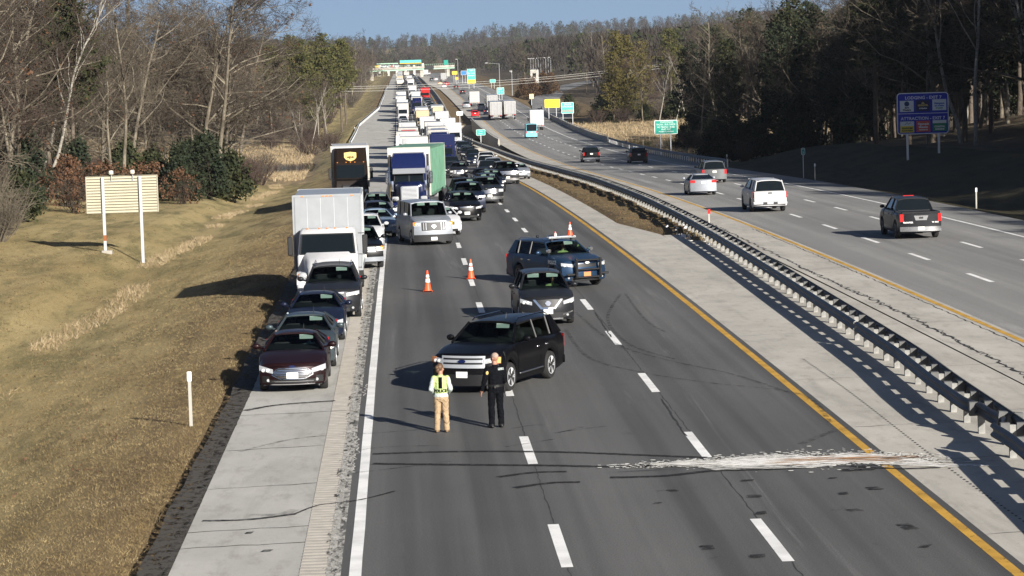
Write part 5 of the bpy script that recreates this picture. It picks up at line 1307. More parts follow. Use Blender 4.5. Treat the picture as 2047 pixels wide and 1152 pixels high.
# edge shrubs at the left
for i, (x, y, s, k, lb, cat, g) in enumerate([
    (-22.6, 188, 1.0, 0, 'rust-brown oak scrub at the wood edge behind the blank sign', 'shrub', 'rust-brown scrub behind the blank sign'), (-21.0, 196, 1.15, 0, 'rust-brown oak scrub at the wood edge behind the blank sign', 'shrub', 'rust-brown scrub behind the blank sign'),
    (-24.2, 197, 1.2, 0, 'rust-brown oak scrub at the wood edge behind the blank sign', 'shrub', 'rust-brown scrub behind the blank sign'), (-19.3, 205, 1.1, 0, 'rust-brown oak scrub at the wood edge behind the blank sign', 'shrub', 'rust-brown scrub behind the blank sign'),
    (-17.2, 212, .9, 0, 'low rust-brown bush among the dark evergreens', 'shrub', None),
    (-24.0, 172, 1.0, 3, 'dark green sapling at the wood edge nearest the camera', 'shrub', 'green saplings at the near wood edge'), (-25.0, 180, 1.1, 1, 'dark green sapling at the wood edge nearest the camera', 'shrub', 'green saplings at the near wood edge'),
    (-18.0, 219, 1.25, 1, 'dense dark evergreen bush at the wood edge above the ditch', 'shrub', 'dark evergreen bushes above the ditch'), (-15.8, 224, 1.35, 1, 'dense dark evergreen bush at the wood edge above the ditch', 'shrub', 'dark evergreen bushes above the ditch'),
    (-14.6, 232, 1.4, 3, 'dense dark evergreen bush at the wood edge above the ditch', 'shrub', 'dark evergreen bushes above the ditch'), (-16.8, 233, 1.5, 1, 'dense dark evergreen bush at the wood edge above the ditch', 'shrub', 'dark evergreen bushes above the ditch'), (-20.4, 222, 1.3, 3, 'dense dark evergreen bush at the wood edge above the ditch', 'shrub', 'dark evergreen bushes above the ditch'),
    (-23.0, 158, 1.2, 4, 'pale leafless thicket at the near wood edge', 'shrub', 'pale leafless thickets at the near wood edge'), (-24.8, 164, 1.4, 4, 'pale leafless thicket at the near wood edge', 'shrub', 'pale leafless thickets at the near wood edge'), (-26.5, 169, 1.5, 4, 'pale leafless thicket at the near wood edge', 'shrub', 'pale leafless thickets at the near wood edge'), (-22.4, 151, 1.0, 4, 'pale leafless thicket at the near wood edge', 'shrub', 'pale leafless thickets at the near wood edge'),
    (-15.5, 262, 1.4, 2, 'reddish leafless thicket at the wood edge above the pond', 'shrub', 'reddish thickets above the pond'), (-16.5, 280, 1.6, 2, 'reddish leafless thicket at the wood edge above the pond', 'shrub', 'reddish thickets above the pond'), (-15.8, 300, 1.5, 2, 'reddish leafless thicket at the wood edge above the pond', 'shrub', 'reddish thickets above the pond'), (-17.0, 318, 1.6, 4, 'reddish leafless thicket at the wood edge above the pond', 'shrub', 'reddish thickets above the pond'),
    (-15.2, 455, 1.7, 2, 'rounded brown thicket on the marsh edge beside the queue', 'shrub', 'rounded brown thickets on the marsh'), (-13.2, 463, 1.6, 2, 'rounded brown thicket on the marsh edge beside the queue', 'shrub', 'rounded brown thickets on the marsh'), (-17.0, 470, 1.4, 2, 'rounded brown thicket on the marsh edge beside the queue', 'shrub', 'rounded brown thickets on the marsh'), (-12.0, 475, 1.4, 2, 'rounded brown thicket on the marsh edge beside the queue', 'shrub', 'rounded brown thickets on the marsh')]):
    plant('shrub', BU[k], x, y, s, i*1.7, lb, cat, g, ('stem', 'foliage'))
# near right wood
def fr(q):
    y = q.uniform(196, 325); lo = float(np.interp(y, [190, 230, 260, 320], [52, 50, 47, 50])); x = lo+q.random()**1.3*34
    return (x, y) if x < .23*y+16 else None
for i, (x, y) in enumerate(scatter(84, fr, 2.7, 8)):
    hs = min(22, max(10, (x-24-10*float(smooth(250, 320, y)))/1.2))/20
    if i % 5 < 2: plant('bare_tree', BT[tr.choice([1, 2, 3, 4, 4, 5])], x, y, hs*1.1, tr.uniform(0, 6.28), lab_bare_r, 'tree', W_R)
    else: plant('pine_tree', PT[tr.choice([0, 1, 1, 3])], x, y, hs*tr.uniform(.95, 1.1), tr.uniform(0, 6.28), lab_pine_r, 'tree', 'pines of the shaded wood')
def fr2(q):
    y = q.uniform(70, 225); x = q.uniform(49, 112); return (x, y) if x > .23*y+3 else None
for i, (x, y) in enumerate(scatter(120, fr2, 3.4, 9)):
    hs = min(22, max(9, (x-33)/1.25))/20
    if i % 5 == 0: plant('bare_tree', BT[tr.choice([0, 1, 2, 3])], x, y, hs, tr.uniform(0, 6.28), lab_bare_r, 'tree', W_R)
    else: plant('pine_tree', PT[tr.choice([0, 1, 1, 3])], x, y, hs*tr.uniform(.95, 1.08), tr.uniform(0, 6.28), lab_pine_r, 'tree', 'pines of the shaded wood')
for i, (x, y, s, k) in enumerate([(36, 318, 1.3, 1), (38, 320, 1.3, 1), (41, 326, 1.5, 3), (42, 312, 1.6, 1), (44, 300, 1.7, 1), (46, 322, 1.8, 3), (39, 310, 1.3, 2), (49, 290, 1.7, 1), (52, 305, 1.8, 1), (45, 314, 1.5, 1)]):
    plant('shrub', BU[k], x, y, s, i*1.1, 'dark evergreen bush in the shade at the end of the roadside barrier', 'shrub', 'dark bushes behind the roadside barrier', ('stem', 'foliage'))
for i, (x, y) in enumerate(scatter(46, lambda q: (q.uniform(53, 84), q.uniform(110, 212)), 3.0, 21)):  # unseen bushes outside the frame, added to keep sun off the trunks
    if x > .23*y+2: plant('shrub', BU[tr.choice([1, 3, 1])], x, y, tr.uniform(1.4, 2.2), i*1.1, 'unseen evergreen undergrowth added on the shaded bank beside the free-flowing lanes', 'shrub', 'unseen undergrowth of the shaded bank', ('stem', 'foliage'))
# dense wood that closes off the marsh on the right
def fr4(q):
    y = q.uniform(332, 470); lo = max(float(np.interp(y, [332, 375, 420, 470], [52, 43, 45, 50])), 35+.56*(360-y)+7); x = lo+q.random()**1.2*40
    return (x, y) if x < .23*y+18 else None
for i, (x, y) in enumerate(scatter(84, fr4, 2.7, 18)):
    hs = min(1.12, max(.55, (x-24)/26))
    if i % 5 < 2: plant('bare_tree', BT[tr.choice([1, 2, 3, 4, 5])], x, y, hs*1.05, tr.uniform(0, 6.28), lab_bare_r, 'tree', W_R)
    else: plant('pine_tree', PT[tr.choice([0, 1, 1, 1])], x, y, hs, tr.uniform(0, 6.28), lab_pine_r, 'tree', 'pines of the shaded wood')
for i, (x, y) in enumerate(scatter(26, lambda q: (lambda y: (max(float(np.interp(y, [332, 375, 420, 470], [50, 41.5, 43.5, 48])), 35+.56*(360-y)+5)+q.random()*7, y))(q.uniform(335, 462)), 2.2, 19)):
    plant('shrub', BU[tr.choice([1, 3, 1, 2])], x, y, tr.uniform(1.2, 1.9), i*1.1, 'dark evergreen bush at the shaded end of the marsh, below the dense wood', 'shrub', 'dark bushes at the shaded end of the marsh', ('stem', 'foliage'))
# wood behind the right marsh
def fr3(q):
    y = 590+q.random()**1.2*420; x = 36+q.random()*(.23*y-14); return (x, y)
for i, (x, y) in enumerate(scatter(72, fr3, 5.0, 10)):
    if y > 690 and abs(x-np.interp(y, [690, 790, 890, 990, 1080], [37, 42, 50, 63, 84])) < 9: continue
    u_ = tr.random()
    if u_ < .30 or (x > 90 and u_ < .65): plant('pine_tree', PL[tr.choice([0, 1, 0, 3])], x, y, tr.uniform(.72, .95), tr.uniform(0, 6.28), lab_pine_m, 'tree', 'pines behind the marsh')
    else: plant('bare_tree', BT[tr.choice([1, 2, 3, 4, 5])], x, y, tr.uniform(.8, 1.1), tr.uniform(0, 6.28), lab_bare_m, 'tree', 'bare trees behind the marsh')
for i, (x, y, s) in enumerate([(50, 600, 1.15), (46.5, 597, .95), (53.5, 604, 1.05), (48.8, 612, 1.2)]):
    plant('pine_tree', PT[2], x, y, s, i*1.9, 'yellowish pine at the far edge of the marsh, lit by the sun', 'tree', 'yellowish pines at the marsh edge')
for i, (x, y) in enumerate([(57.5, 572), (60.5, 576), (64, 574), (54.8, 580), (68.5, 570), (72, 577)]):
    plant('birch_tree', BT[4], x, y, tr.uniform(.7, .95), i*2.2, 'slim white-barked birch at the far edge of the marsh', 'tree', 'white birches at the marsh edge', tilt=tr.uniform(-.08, .08))
RUST = BU[1][1].copy(); RUST.materials.clear(); RUST.materials.append(M['leaf_rust'])
for i, (x, y, s, k) in enumerate([(40, 826, 2.0, 1), (44, 840, 2.2, 0), (37.5, 838, 1.9, 1), (47, 850, 2.0, 0)]):
    plant('shrub', (BU[k][0], RUST), x, y, s*.95, i*1.1, 'rusty brown bushy evergreen beside the exit ramp', 'shrub', 'rusty evergreens beside the exit ramp', ('stem', 'foliage'))
# far woodland that nobody could count
def woodland(name, pts, bare, seed, m, hmin, hmax):
    q = np.random.default_rng(seed); n = len(pts); per = 90 if bare else 70
    P0 = np.repeat(pts, per, 0); N = len(P0); H = np.repeat(q.uniform(hmin, hmax, n), per)
    a = q.uniform(0, 2*np.pi, N); u = q.random(N); rr = np.sqrt(q.random(N))
    if bare:
        cz = .32+.68*u; rad = H*.26*np.sqrt(np.clip(1-((cz-.62)/.42)**2, .05, 1))*rr
        c = P0+np.stack([rad*np.cos(a), rad*np.sin(a), H*cz], -1)
        up = np.stack([.45*np.cos(a)*rr+q.normal(0, .25, N), .45*np.sin(a)*rr+q.normal(0, .25, N), np.ones(N)], -1)*(H*.075)[:, None]
        side = np.stack([np.cos(a+1.57+q.normal(0, .8, N)), np.sin(a+1.57+q.normal(0, .8, N)), np.zeros(N)], -1)*(.16+.10*q.random(N))[:, None]
        V_ = np.stack([c-side-up, c+side-up, c+up*1.2], 1)
        base = np.stack([pts+[-.16, 0, -1], pts+[.16, 0, -1], pts+np.stack([0*pts[:, 0], 0*pts[:, 0], np.full(n, hmax*.75)], -1)], 1); V_ = np.concatenate([V_, base])
    else:
        cz = .15+.85*u; rad = H*.22*(1.08-cz)**.7*np.sqrt(rr)*1.3; c = P0+np.stack([rad*np.cos(a), rad*np.sin(a), H*cz], -1)
        e1 = q.normal(0, 1, (N, 3)); e1 /= np.linalg.norm(e1, axis=1)[:, None]; e2 = q.normal(0, 1, (N, 3)); e2 -= e1*(e1*e2).sum(1)[:, None]; e2 /= np.linalg.norm(e2, axis=1)[:, None]
        s = .9+.6*q.random(N); e1[:, 2] *= .5; V_ = np.stack([c-e1*s[:, None], c+e1*s[:, None]*.6+e2*s[:, None]*.6, c+e1*s[:, None]*.4-e2*s[:, None]*.7], 1)
    co = V_.reshape(-1, 3); me = bpy.data.meshes.new(name); me.vertices.add(len(co)); me.vertices.foreach_set('co', co.ravel()); nf = len(co)//3
    me.loops.add(len(co)); me.loops.foreach_set('vertex_index', np.arange(len(co))); me.polygons.add(nf); me.polygons.foreach_set('loop_start', np.arange(0, len(co), 3)); me.materials.append(m); me.update(calc_edges=True)
    o = bpy.data.objects.new(name, me); COL.objects.link(o); return tag(o, kind='stuff')
q_ = np.random.default_rng(3)
def region(n, fx, y0, y1, pw=1.0):
    y = y0+(y1-y0)*q_.random(n)**pw; x = fx(y, q_.random(n)); return np.stack([x, y, ground(x, y)], -1)
farR = region(2300, lambda y, u: 44+(y-950)*.03*(y > 950)+u*(.235*y+10-44), 760, 2300, .9)
def off_ramp(p): return p[(np.abs(p[:, 0]-np.interp(p[:, 1], [600, 690, 790, 890, 990, 1080, 1150], [34, 37, 42, 50, 63, 84, 120])) > 11) & ~((p[:, 0] < 72) & (p[:, 0] > 44) & (p[:, 1] > 1000) & (p[:, 1] < 1190)) & ~((p[:, 0] < 52) & (p[:, 1] < 1000))]
farR = off_ramp(farR)
farC = region(2600, lambda y, u: -.06*y+u*(.30*y), 2350, 4700, 1.0)
farL = region(260, lambda y, u: edgeL(y)-11-u*60, 760, 2300)
farM = region(420, lambda y, u: np.where(u < .45, -20-u*80, 40+(u-.45)*200), 1760, 2350)
cA = np.concatenate([farR, farL, farM])
sel = q_.random(len(cA)) < .80
M['wood_far'] = leafmat('distant_bare_wood', (.032,.026,.021), (.060,.048,.039), .02); M['wood_pine'] = leafmat('distant_pine_wood', (.020,.028,.012), (.058,.062,.022), .03)
woodland('far_woodland', cA[sel], True, 1, M['wood_far'], 13, 18); woodland('far_pine_woodland', cA[~sel], False, 2, M['wood_pine'], 12, 19)
s2 = q_.random(len(farC)) < .7
woodland('ridge_woodland', farC[s2], True, 3, M['wood_far'], 14, 20); woodland('ridge_pine_woodland', farC[~s2], False, 4, M['wood_pine'], 14, 21)

# thickets at the feet of the far woods
for i, (x, y) in enumerate(scatter(46, lambda q: (lambda y: (float(edgeL(y))-8.5-q.random()*9, y))(500+q.random()**1.4*700), 5.0, 31)):
    plant('shrub', BU[tr.choice([2, 4, 2])], x, y, tr.uniform(1.4, 2.1), i*1.1, 'brown leafless thicket at the foot of the distant wood along the queue', 'shrub', 'thickets along the distant wood', ('stem', 'foliage'))
for i, (x, y) in enumerate(scatter(40, lambda q: (40+q.random()*52, 592+q.random()*70), 4.0, 32)):
    plant('shrub', BU[tr.choice([2, 4, 2, 3])], x, y, tr.uniform(1.2, 2.0), i*1.1, 'dense thicket at the foot of the wood behind the marsh', 'shrub', 'thickets behind the marsh', ('stem', 'foliage'))
for i, (x, y) in enumerate(scatter(44, lambda q: (lambda y: (edge_wood(y)-2-q.random()*16, y))(158+q.random()*170), 2.6, 33)):
    if x > -.147*y-6: plant('shrub', BU[tr.choice([2, 4, 2, 3, 1])], x, y, tr.uniform(.9, 1.7), i*1.1, 'tangled undergrowth thicket between the trunks of the sunlit wood', 'shrub', 'undergrowth of the sunlit wood', ('stem', 'foliage'))
bk = np.concatenate([np.stack([q_.uniform(-160, -26, 420), q_.uniform(-560, -40, 420)], -1), np.stack([q_.uniform(70, 230, 420), q_.uniform(-560, -40, 420)], -1), np.stack([q_.uniform(-160, 200, 260), q_.uniform(-610, -430, 260)], -1)])  # unseen woods behind the camera, added to darken reflections in paint and glass
bk = np.concatenate([bk, ground(bk[:, 0], bk[:, 1])[:, None]], -1); s3 = q_.random(len(bk)) < .55
woodland('unseen_woodland', bk[s3], True, 5, M['wood_far'], 14, 18); woodland('unseen_pine_woodland', bk[~s3], False, 6, M['wood_pine'], 14, 19)
# ------------------------------------------------------------------ guardrails
def rail_path(pts, step):
    ys = np.arange(pts[0][1], pts[-1][1], step); xs = np.interp(ys, [p[1] for p in pts], [p[0] for p in pts]); k = np.ones(5)/5
    xs = np.convolve(np.pad(xs, 2, mode='edge'), k, 'valid'); return list(zip(xs, ys))
WPROF = [(0, .44), (.07, .47), (.085, .52), (.02, .58), (.02, .62), (.085, .68), (.07, .73), (0, .76)]
def wbeam(path, off, side, bend=None):
    b = MB(); rows = []
    for x, y in path:
        dx = bend(y) if bend else (0, 0); z = float(zp(y))
        rows.append([(x+off+side*p+dx[0], y, z+h+dx[1]) for p, h in WPROF])
    b.grid(rows if side < 0 else [r[::-1] for r in rows]); b.grid([[(x-side*.006, y, z) for x, y, z in r] for r in (rows[::-1] if side < 0 else [r[::-1] for r in rows[::-1]])]); return b
mp = [(11.6, 36), (12.2, 47), (12.75, 56.4), (13.05, 66), (13.35, 72), (13.6, 83), (13.8, 93), (14.3, 116), (14.75, 141), (15.05, 170), (15.05, 212), (14.6, 260), (14.0, 300), (12.9, 380), (11.3, 440)]
g = empty('guardrail', (12.75, 56, 0), 0, 'long double-sided steel guardrail with block posts in the median, bent at its near end', 'guardrail')
def gpart(mb, nm, m, sm=None): 
    mb.v = [(x-12.75, y-56, z) for x, y, z in mb.v]; return mb.build(nm, m, g, sm)
pth = rail_path(mp, 1.0); pth_near = [p for p in pth if p[1] < 61.2]; pth_far = [p for p in pth if p[1] >= 57.4]
def dent(y):
    d = math.exp(-((y-58.9)/1.5)**2); e = math.exp(-((y-60.5)/.5)**2); return (.42*d+.12*e, -.10*d)
gpart(wbeam([(x-.02, y) for x, y in pth if y <= 57.6], -.30, -1, lambda y: (-.10*smooth(55, 57.6, y), 0)), 'beam', M['beam'], 60)
gpart(wbeam(rail_path(mp, .25)[int((57.2-36)/.25):int((80-36)/.25)], -.28, -1, dent), 'beam', M['beam'], 60)
gpart(wbeam([p for p in pth if p[1] >= 79.5], -.28, -1), 'beam', M['beam'], 60)
gpart(wbeam(pth, .28, 1), 'beam', M['beam'], 60)
pb = MB(); 
def post_mb(full=True):
    b = MB()
    b.box(-.075, .075, -.05, .05, -.05, .70, 0)
    for sg in (-1, 1): b.box(sg*.075 if sg > 0 else -.27, .27 if sg > 0 else -.075, -.075, .075, .43, .745, 1)
    return b
pmesh = post_mb().mesh('post', [M['rail_post'], M['block']])
ppts = rail_path(mp, 1.905); rest = MB()
for i, (x, y) in enumerate(ppts):
    z = float(zp(y))
    if i < 99:
        o = bpy.data.objects.new('post', pmesh); COL.objects.link(o); o.parent = g; o.location = (x-12.75, y-56, z)
        o.rotation_euler = (rnd.gauss(0, .02), rnd.gauss(0, .025), rnd.gauss(0, .05)); o.location.z += rnd.uniform(-.025, .015)
        if 57.5 < y < 60.5: o.location.x += .22; o.rotation_euler = (0, .12, 0)
    else: rest.merge(post_mb(), 0, Matrix.Translation((x-12.75, y-56, z)))
ro = rest.build('post', [M['rail_post'], M['block']], g); ro['kind'] = 'stuff'
def single_rail(label, pts, side, step=1.905*1.5, concrete=0):
    g_ = empty('guardrail', (pts[0][0], pts[0][1], float(zp(pts[0][1]))), 0, label, 'guardrail'); ox, oy, oz = g_.location
    p = rail_path(pts, 2.0); b = wbeam(p, 0, side); b.v = [(x-ox, y-oy, z-oz) for x, y, z in b.v]; b.build('beam', M['beam'], g_, 60)
    q = MB(); pp = rail_path(pts, step)
    for i, (x, y) in enumerate(pp):
        z = float(zp(y)); bb = MB(); bb.box(x-.06-side*.07, x+.06-side*.07, y-.05, y+.05, z-.3, z+.74); bb.v = [(a-ox, c-oy, d-oz) for a, c, d in bb.v]
        if i < 60: bb.build('post', M['alu'], g_)
        else: q.merge(bb)
    if q.v: o = q.build('post', M['alu'], g_); o['kind'] = 'stuff'
    return g_
def barrier(label, pts, h=.82, w_=.34, rail=True):
    p = rail_path(pts, 4.0); b = MB(); rows = []; x0, y0 = pts[0]; g_ = empty('barrier', (x0, y0, float(zp(y0))), 0, label, 'barrier'); z0 = float(zp(y0))
    b.loft([[(x-w_/2-x0, y-y0, float(zp(y))-.02-z0), (x+w_/2-x0, y-y0, float(zp(y))-.02-z0), (x+w_/2*.55-x0, y-y0, float(zp(y))+h-z0), (x-w_/2*.55-x0, y-y0, float(zp(y))+h-z0)] for x, y in p]); b.build('wall', M['concrete_w'], g_)
    if rail:
        r = MB(); r.path([(x-x0, y-y0, float(zp(y))+h+.18-z0) for x, y in p[::2]], .05, 5)
        for x, y in p[::2]: r.tube((x-x0, y-y0, float(zp(y))+h-.02-z0), (x-x0, y-y0, float(zp(y))+h+.18-z0), .04, .04, 4)
        r.build('handrail', M['steel'], g_)
    return g_
single_rail('steel guardrail along the hard shoulder by the pond and marsh', [(-6.9, 372), (-8.9, 470), (-9.2, 600), (-5.8, 735), (-5.3, 900), (-5.3, 1150)], 1, 4.0)
single_rail('low guardrail at the outer edge of the moving lanes before the bridge', [(32.4, 272), (32.2, 300), (32.3, 380), (32.6, 432)], -1, 2.5)
barrier('concrete bridge parapet at the outer edge of the moving lanes', [(32.6, 432), (33.0, 500), (33.4, 566), (33.4, 640), (35.5, 690)], .8)
barrier('concrete bridge parapet on the queue\'s side of the gap between the bridges', [(11.3, 436), (10.45, 470), (10.5, 600)], .8)
barrier('concrete bridge parapet on the moving lanes\' side of the gap between the bridges', [(15.5, 438), (15.4, 600)], .8)
barrier('dark concrete median barrier beyond the bridges, beside the queue', [(10.9, 606), (11.4, 740), (11.3, 1000), (11.1, 1250), (11.1, 1640)], .85, .5, False)
# ------------------------------------------------------------------ signs
def sgn(label, x, y, zc, w_, h, face, legs, rz=0, cat='road sign', lines=(), edge='collar', back=False, post=None, postw=.055, name='road_sign', z=None, round_=.12):
    gz = ground_at(x, y) if z is None else z; r = empty(name, (x, y, gz), rz, label, cat)
    b = MB(); c = min(round_, h*.2); 
    def rr(w2, h2, c): 
        P_ = []
        for cx_, cz_, a0 in ((w2-c, h2-c, 0), (-w2+c, h2-c, 90), (-w2+c, -h2+c, 180), (w2-c, -h2+c, 270)):
            P_ += [(cx_+c*math.cos(R(a0+t)), zc-gz+cz_+c*math.sin(R(a0+t))) for t in (0, 30, 60, 90)]
        return P_
    b.prism(rr(w_/2, h/2, c), 0, .04); pn = b.build('sign_panel', M[edge] if edge else face, r)
    if edge: b = MB(); e = .05*min(1, h/2)+.02; b.prism(rr(w_/2-e, h/2-e, max(.01, c-e)), -.008, -.001); b.build('sign_face', face, pn)
    for (s, sx, sz, size, m) in lines:
        t = text_mb(s, size, 0, .0); t.v = [(a+sx, -.014, c_+zc-gz+sz) for a, _, c_ in t.v]; t.build('lettering', m, pn)
    for lx in legs:
        q = MB(); zb_ = ground_at(x+lx, y)-gz-.3
        q.box(lx-postw, lx+postw, .045, .045+postw*1.6, zb_, zc-gz+h*.45); q.build('post', post or M['alu'], r)
    return r, pn, gz
gm = mat('sign_green', (.0,.26,.19), .45); gm2 = mat('sign_green_bright', (.02,.40,.32), .45); bm = mat('sign_blue', (.0,.018,.40), .4); ym = mat('sign_yellow', (.82,.66,.02), .5); WH = M['collar']
gmd = mat('sign_mint', (.06,.42,.35), .45)
# blank back of a sign on the left bank
def left_sign():
    x, y = -14.85, 144.5; gz = ground_at(x, y); r = empty('road_sign', (x, y, gz), 0, 'back of a cream ribbed sign panel on two grey posts standing on the grass bank', 'road sign')
    w_, h = 3.75, 1.95; zc = 8.7-(384-130-14)*y/F*1.0-gz
    n = 13; b = MB(); b.box(-w_/2, w_/2, .0, .03, zc-h/2, zc+h/2); pn = b.build('sign_panel', mat('cream_sign_back', (.44,.41,.30), .7, noise=.08, nscale=2), r)
    b = MB()
    for i in range(n+1):
        z = zc-h/2+h*i/n; b.cham(-w_/2+.02, w_/2-.02, -.05, -.001, z-.018, z+.018, .012)
    b.box(-w_/2-.02, -w_/2+.03, -.04, .04, zc-h/2, zc+h/2); b.box(w_/2-.03, w_/2+.02, -.04, .04, zc-h/2, zc+h/2); b.build('rib', mat('cream_rib', (.36,.33,.25), .6), pn)
    for px_, bot in ((-.98, 0), (.98, 0)):
        q = MB(); zb_ = ground_at(x+px_, y)-gz-.3; q.box(px_-.075, px_+.075, -.16, -.055, zb_, zc+h/2-.03); po = q.build('post', M['alu'], r)
        if px_ < 0:
            q = MB(); q.box(px_-.085, px_+.085, -.17, -.045, .95, 1.25); q.build('rust_band', mat('rust', (.25,.09,.03), .9), po)
            q = MB(); q.cham(px_-.2, px_+.35, -.35, .15, ground_at(x+px_, y)-gz-.1, ground_at(x+px_, y)-gz+.12, .03); q.build('footing', M['concrete_w'], po)
    q = MB(); q.tube((-.7, -.08, zc+h/2-.28), (.75, -.08, zc+h/2-.28), .02, .02, 5); q.build('conduit', M['alu'], pn)
    for lx in (-.52, .60):
        q = MB(); q.tube((lx, -.08, zc+h/2-.28), (lx, -.1, zc+h/2+.1), .02, .02, 5); q.build('lamp_arm', M['alu'], pn)
        q = MB(); q.cham(lx-.11, lx+.11, -.28, .02, zc+h/2+.08, zc+h/2+.30, .05); q.build('sign_lamp', M['boxlamp'], pn)
M['boxlamp'] = mat('lamp_housing', (.62,.58,.48), .5)
left_sign()
# logo sign on the shaded bank
def logo_sign():
    x, y = 43.4, 226.0; w_, h = 4.30, 3.45
    gz = ground_at(x, y); zc = 8.7-(222-94)*y/F
    r, pn, gz = sgn('dark blue sign with white heading lettering and six coloured business panels', x, y, zc, w_, h, bm, (-1.30, 1.32), R(-2), lines=(), round_=.28, postw=.085)
    o = zc-gz
    def plate_(cx_, cz_, m, texts=(), extra=None):
        b = MB(); b.cham(cx_-.58, cx_+.58, -.035, -.010, o+cz_-.46, o+cz_+.46, .01); p = b.build('business_panel', m, pn)
        for s, dx, dz, size, tm in texts:
            t = text_mb(s, size, 0, .012); t.v = [(a+cx_+dx, -.042, c_+o+cz_+dz) for a, _, c_ in t.v]; t.build('lettering', tm, p)
        if extra: extra(p, cx_, o+cz_)
    ink = mat('navy_ink', (.02,.04,.14), .6); blk = mat('black_ink', (.02,.02,.02), .6); gi = mat('green_ink', (.02,.22,.12), .6); gold = mat('gold_ink', (.6,.45,.12), .5); bi = mat('blue_ink', (.04,.12,.45), .6)
    wp = mat('white_panel', (.72,.74,.74), .5); yp = mat('yellow_panel', (.80,.62,.05), .5); rp_ = mat('red_panel', (.62,.09,.05), .5); gp = mat('green_panel', (.02,.24,.09), .5); np_ = mat('navy_panel', (.008,.012,.07), .5)
    for s, sx, sz in (('LODGING - EXIT 7', .05, 1.30), ('ATTRACTION - EXIT 7', .0, -.42)):
        t = text_mb(s, .36, 0, .006); t.v = [(a*1.02+sx, -.014, c_+o+sz) for a, _, c_ in t.v]; t.build('lettering', WH, pn)
    b = MB(); b.box(-w_/2+.05, w_/2-.05, -.02, -.009, o-.02, o+.02); b.build('divider', WH, pn)
    def disc(p, cx_, cz_): b = MB(); b.lathe([(.01, -.045), (.21, -.045), (.21, -.03), (.01, -.03)], 16, 0, 'y', (cx_, 0, cz_+.2)); b.build('emblem', ink, p)
    plate_(-1.33, .62, wp, [('BW', 0, .2, .17, wp), ('Best', 0, -.12, .20, ink), ('Western', 0, -.31, .19, blk)], disc)
    def roof(p, cx_, cz_): b = MB(); b.add([(cx_-.16, -.043, cz_+.15), (cx_+.16, -.043, cz_+.15), (cx_, -.043, cz_+.32)], [(0, 1, 2)]); b.build('emblem', gold, p)
    plate_(.02, .64, np_, [('MICROTEL', 0, .02, .18, gold), ('by Wyndham', 0, -.22, .12, wp)], roof)
    plate_(1.38, .68, wp, [('Hampton', 0, .12, .22, bi), ('Inn & Suites', 0, -.08, .16, bi), ('BY HILTON', 0, -.28, .11, gi)])
    def band(p, cx_, cz_): b = MB(); b.box(cx_-.57, cx_+.57, -.041, -.036, cz_+.08, cz_+.45); b.build('band', wp, p); b = MB(); b.path([(cx_-.2, -.045, cz_+.16), (cx_+.0, -.045, cz_+.38), (cx_+.1, -.045, cz_+.22), (cx_+.3, -.045, cz_+.36)], .02, 4); b.build('emblem', blk, p)
    plate_(-1.33, -1.10, yp, [('SEASHORE', 0, -.12, .19, blk), ('TROLLEY MUSEUM', 0, -.32, .11, blk)], band)
    plate_(.02, -1.08, rp_, [('Ogunquit', 0, .2, .24, wp), ('Museum', 0, -.06, .22, wp), ('American Art', 0, -.28, .13, wp)])
    plate_(1.38, -1.05, gp, [('COASTAL', 0, -.08, .2, wp), ('GARDENS', 0, -.30, .17, wp)], lambda p, cx_, cz_: (lambda b: b.build('band', wp, p))(MB().box(cx_-.57, cx_+.57, -.041, -.036, cz_+.2, cz_+.45)))
logo_sign()
sgn('green and white sign for the police truck check lane, on posts before the marsh', 34.9, 360, -.55, 3.05, 1.85, gm, (-.75, .6), R(-1.5), lines=[('STATE POLICE', .1, .66, .27, WH), ('TRUCK - BUS CHECK', .0, .36, .27, WH), ('ALL TRUCKS - BUSES', .02, .0, .25, WH), ('MUST EXIT', .02, -.28, .26, WH), ('WHEN FLASHING', .0, -.58, .25, WH), ('_________________', 0, .26, .27, WH)], name='road_sign')
def small(label, px, py, Y, w_, h, face, legs, lines=(), h_off=None, **k):
    r = ray(px, py); t = Y/r.y; return sgn(label, r.x*t, Y, CH+r.z*t, w_, h, face, legs, lines=lines, **k)
small('plain yellow sign board on two posts beside the guardrail of the moving lanes', 1104, 207, 600, 3.35, 1.85, ym, (-.8, .85), edge=None)
small('square mint green sign with a red flashing panel, beside the yellow board', 1134.5, 216, 575, 2.6, 2.35, gmd, (-1.0, 1.05), lines=[('TRUCK', 0, .75, .5, WH), ('STATION', 0, .25, .5, WH), ('CLOSED', 0, -.65, .62, mat('red_letters', (.75,.03,.08), .5))])
small('green exit sign with white arrow at the ramp gore', 1000.5, 182, 790, 2.1, 1.95, gmd, (-.4, .4), lines=[('EXIT', 0, .5, .55, WH), ('7', -.4, -.3, .8, WH), ('>', .35, -.3, .8, WH)])
small('small plain green sign on the verge above the exit ramp', 985, 162, 1000, 2.1, 1.2, gmd, (-.5, .5))
small('tall mint green guide sign with a yellow band at its foot', 942, 150, 1000, 3.0, 4.4, gmd, (-.9, .9), lines=[('EXIT 7', .4, 1.6, .7, WH), ('The Yorks', 0, .6, .62, WH), ('Ogunquit', 0, -.2, .62, WH)])
small('bright yellow toll panel under the tall mint green guide sign', 942.5, 163.3, 998.8, 3.0, 1.3, ym, (), edge=None)
small('blue service sign beyond the tall green sign', 927, 146, 1180, 2.4, 1.8, mat('blue_service', (.03,.18,.50), .4), (-.6, .6))
small('round orange warning sign board beyond the blue sign', 908.8, 146, 1230, 2.4, 1.6, mat('orange_sign', (.85,.48,.04), .5), (-.4, .4), edge=None, round_=.5)
small('small orange diamond sign by the far roadworks', 913, 157, 1150, 1.3, 1.2, mat('orange_sign_b', (.85,.42,.05), .5), (0,), edge=None, round_=.5)
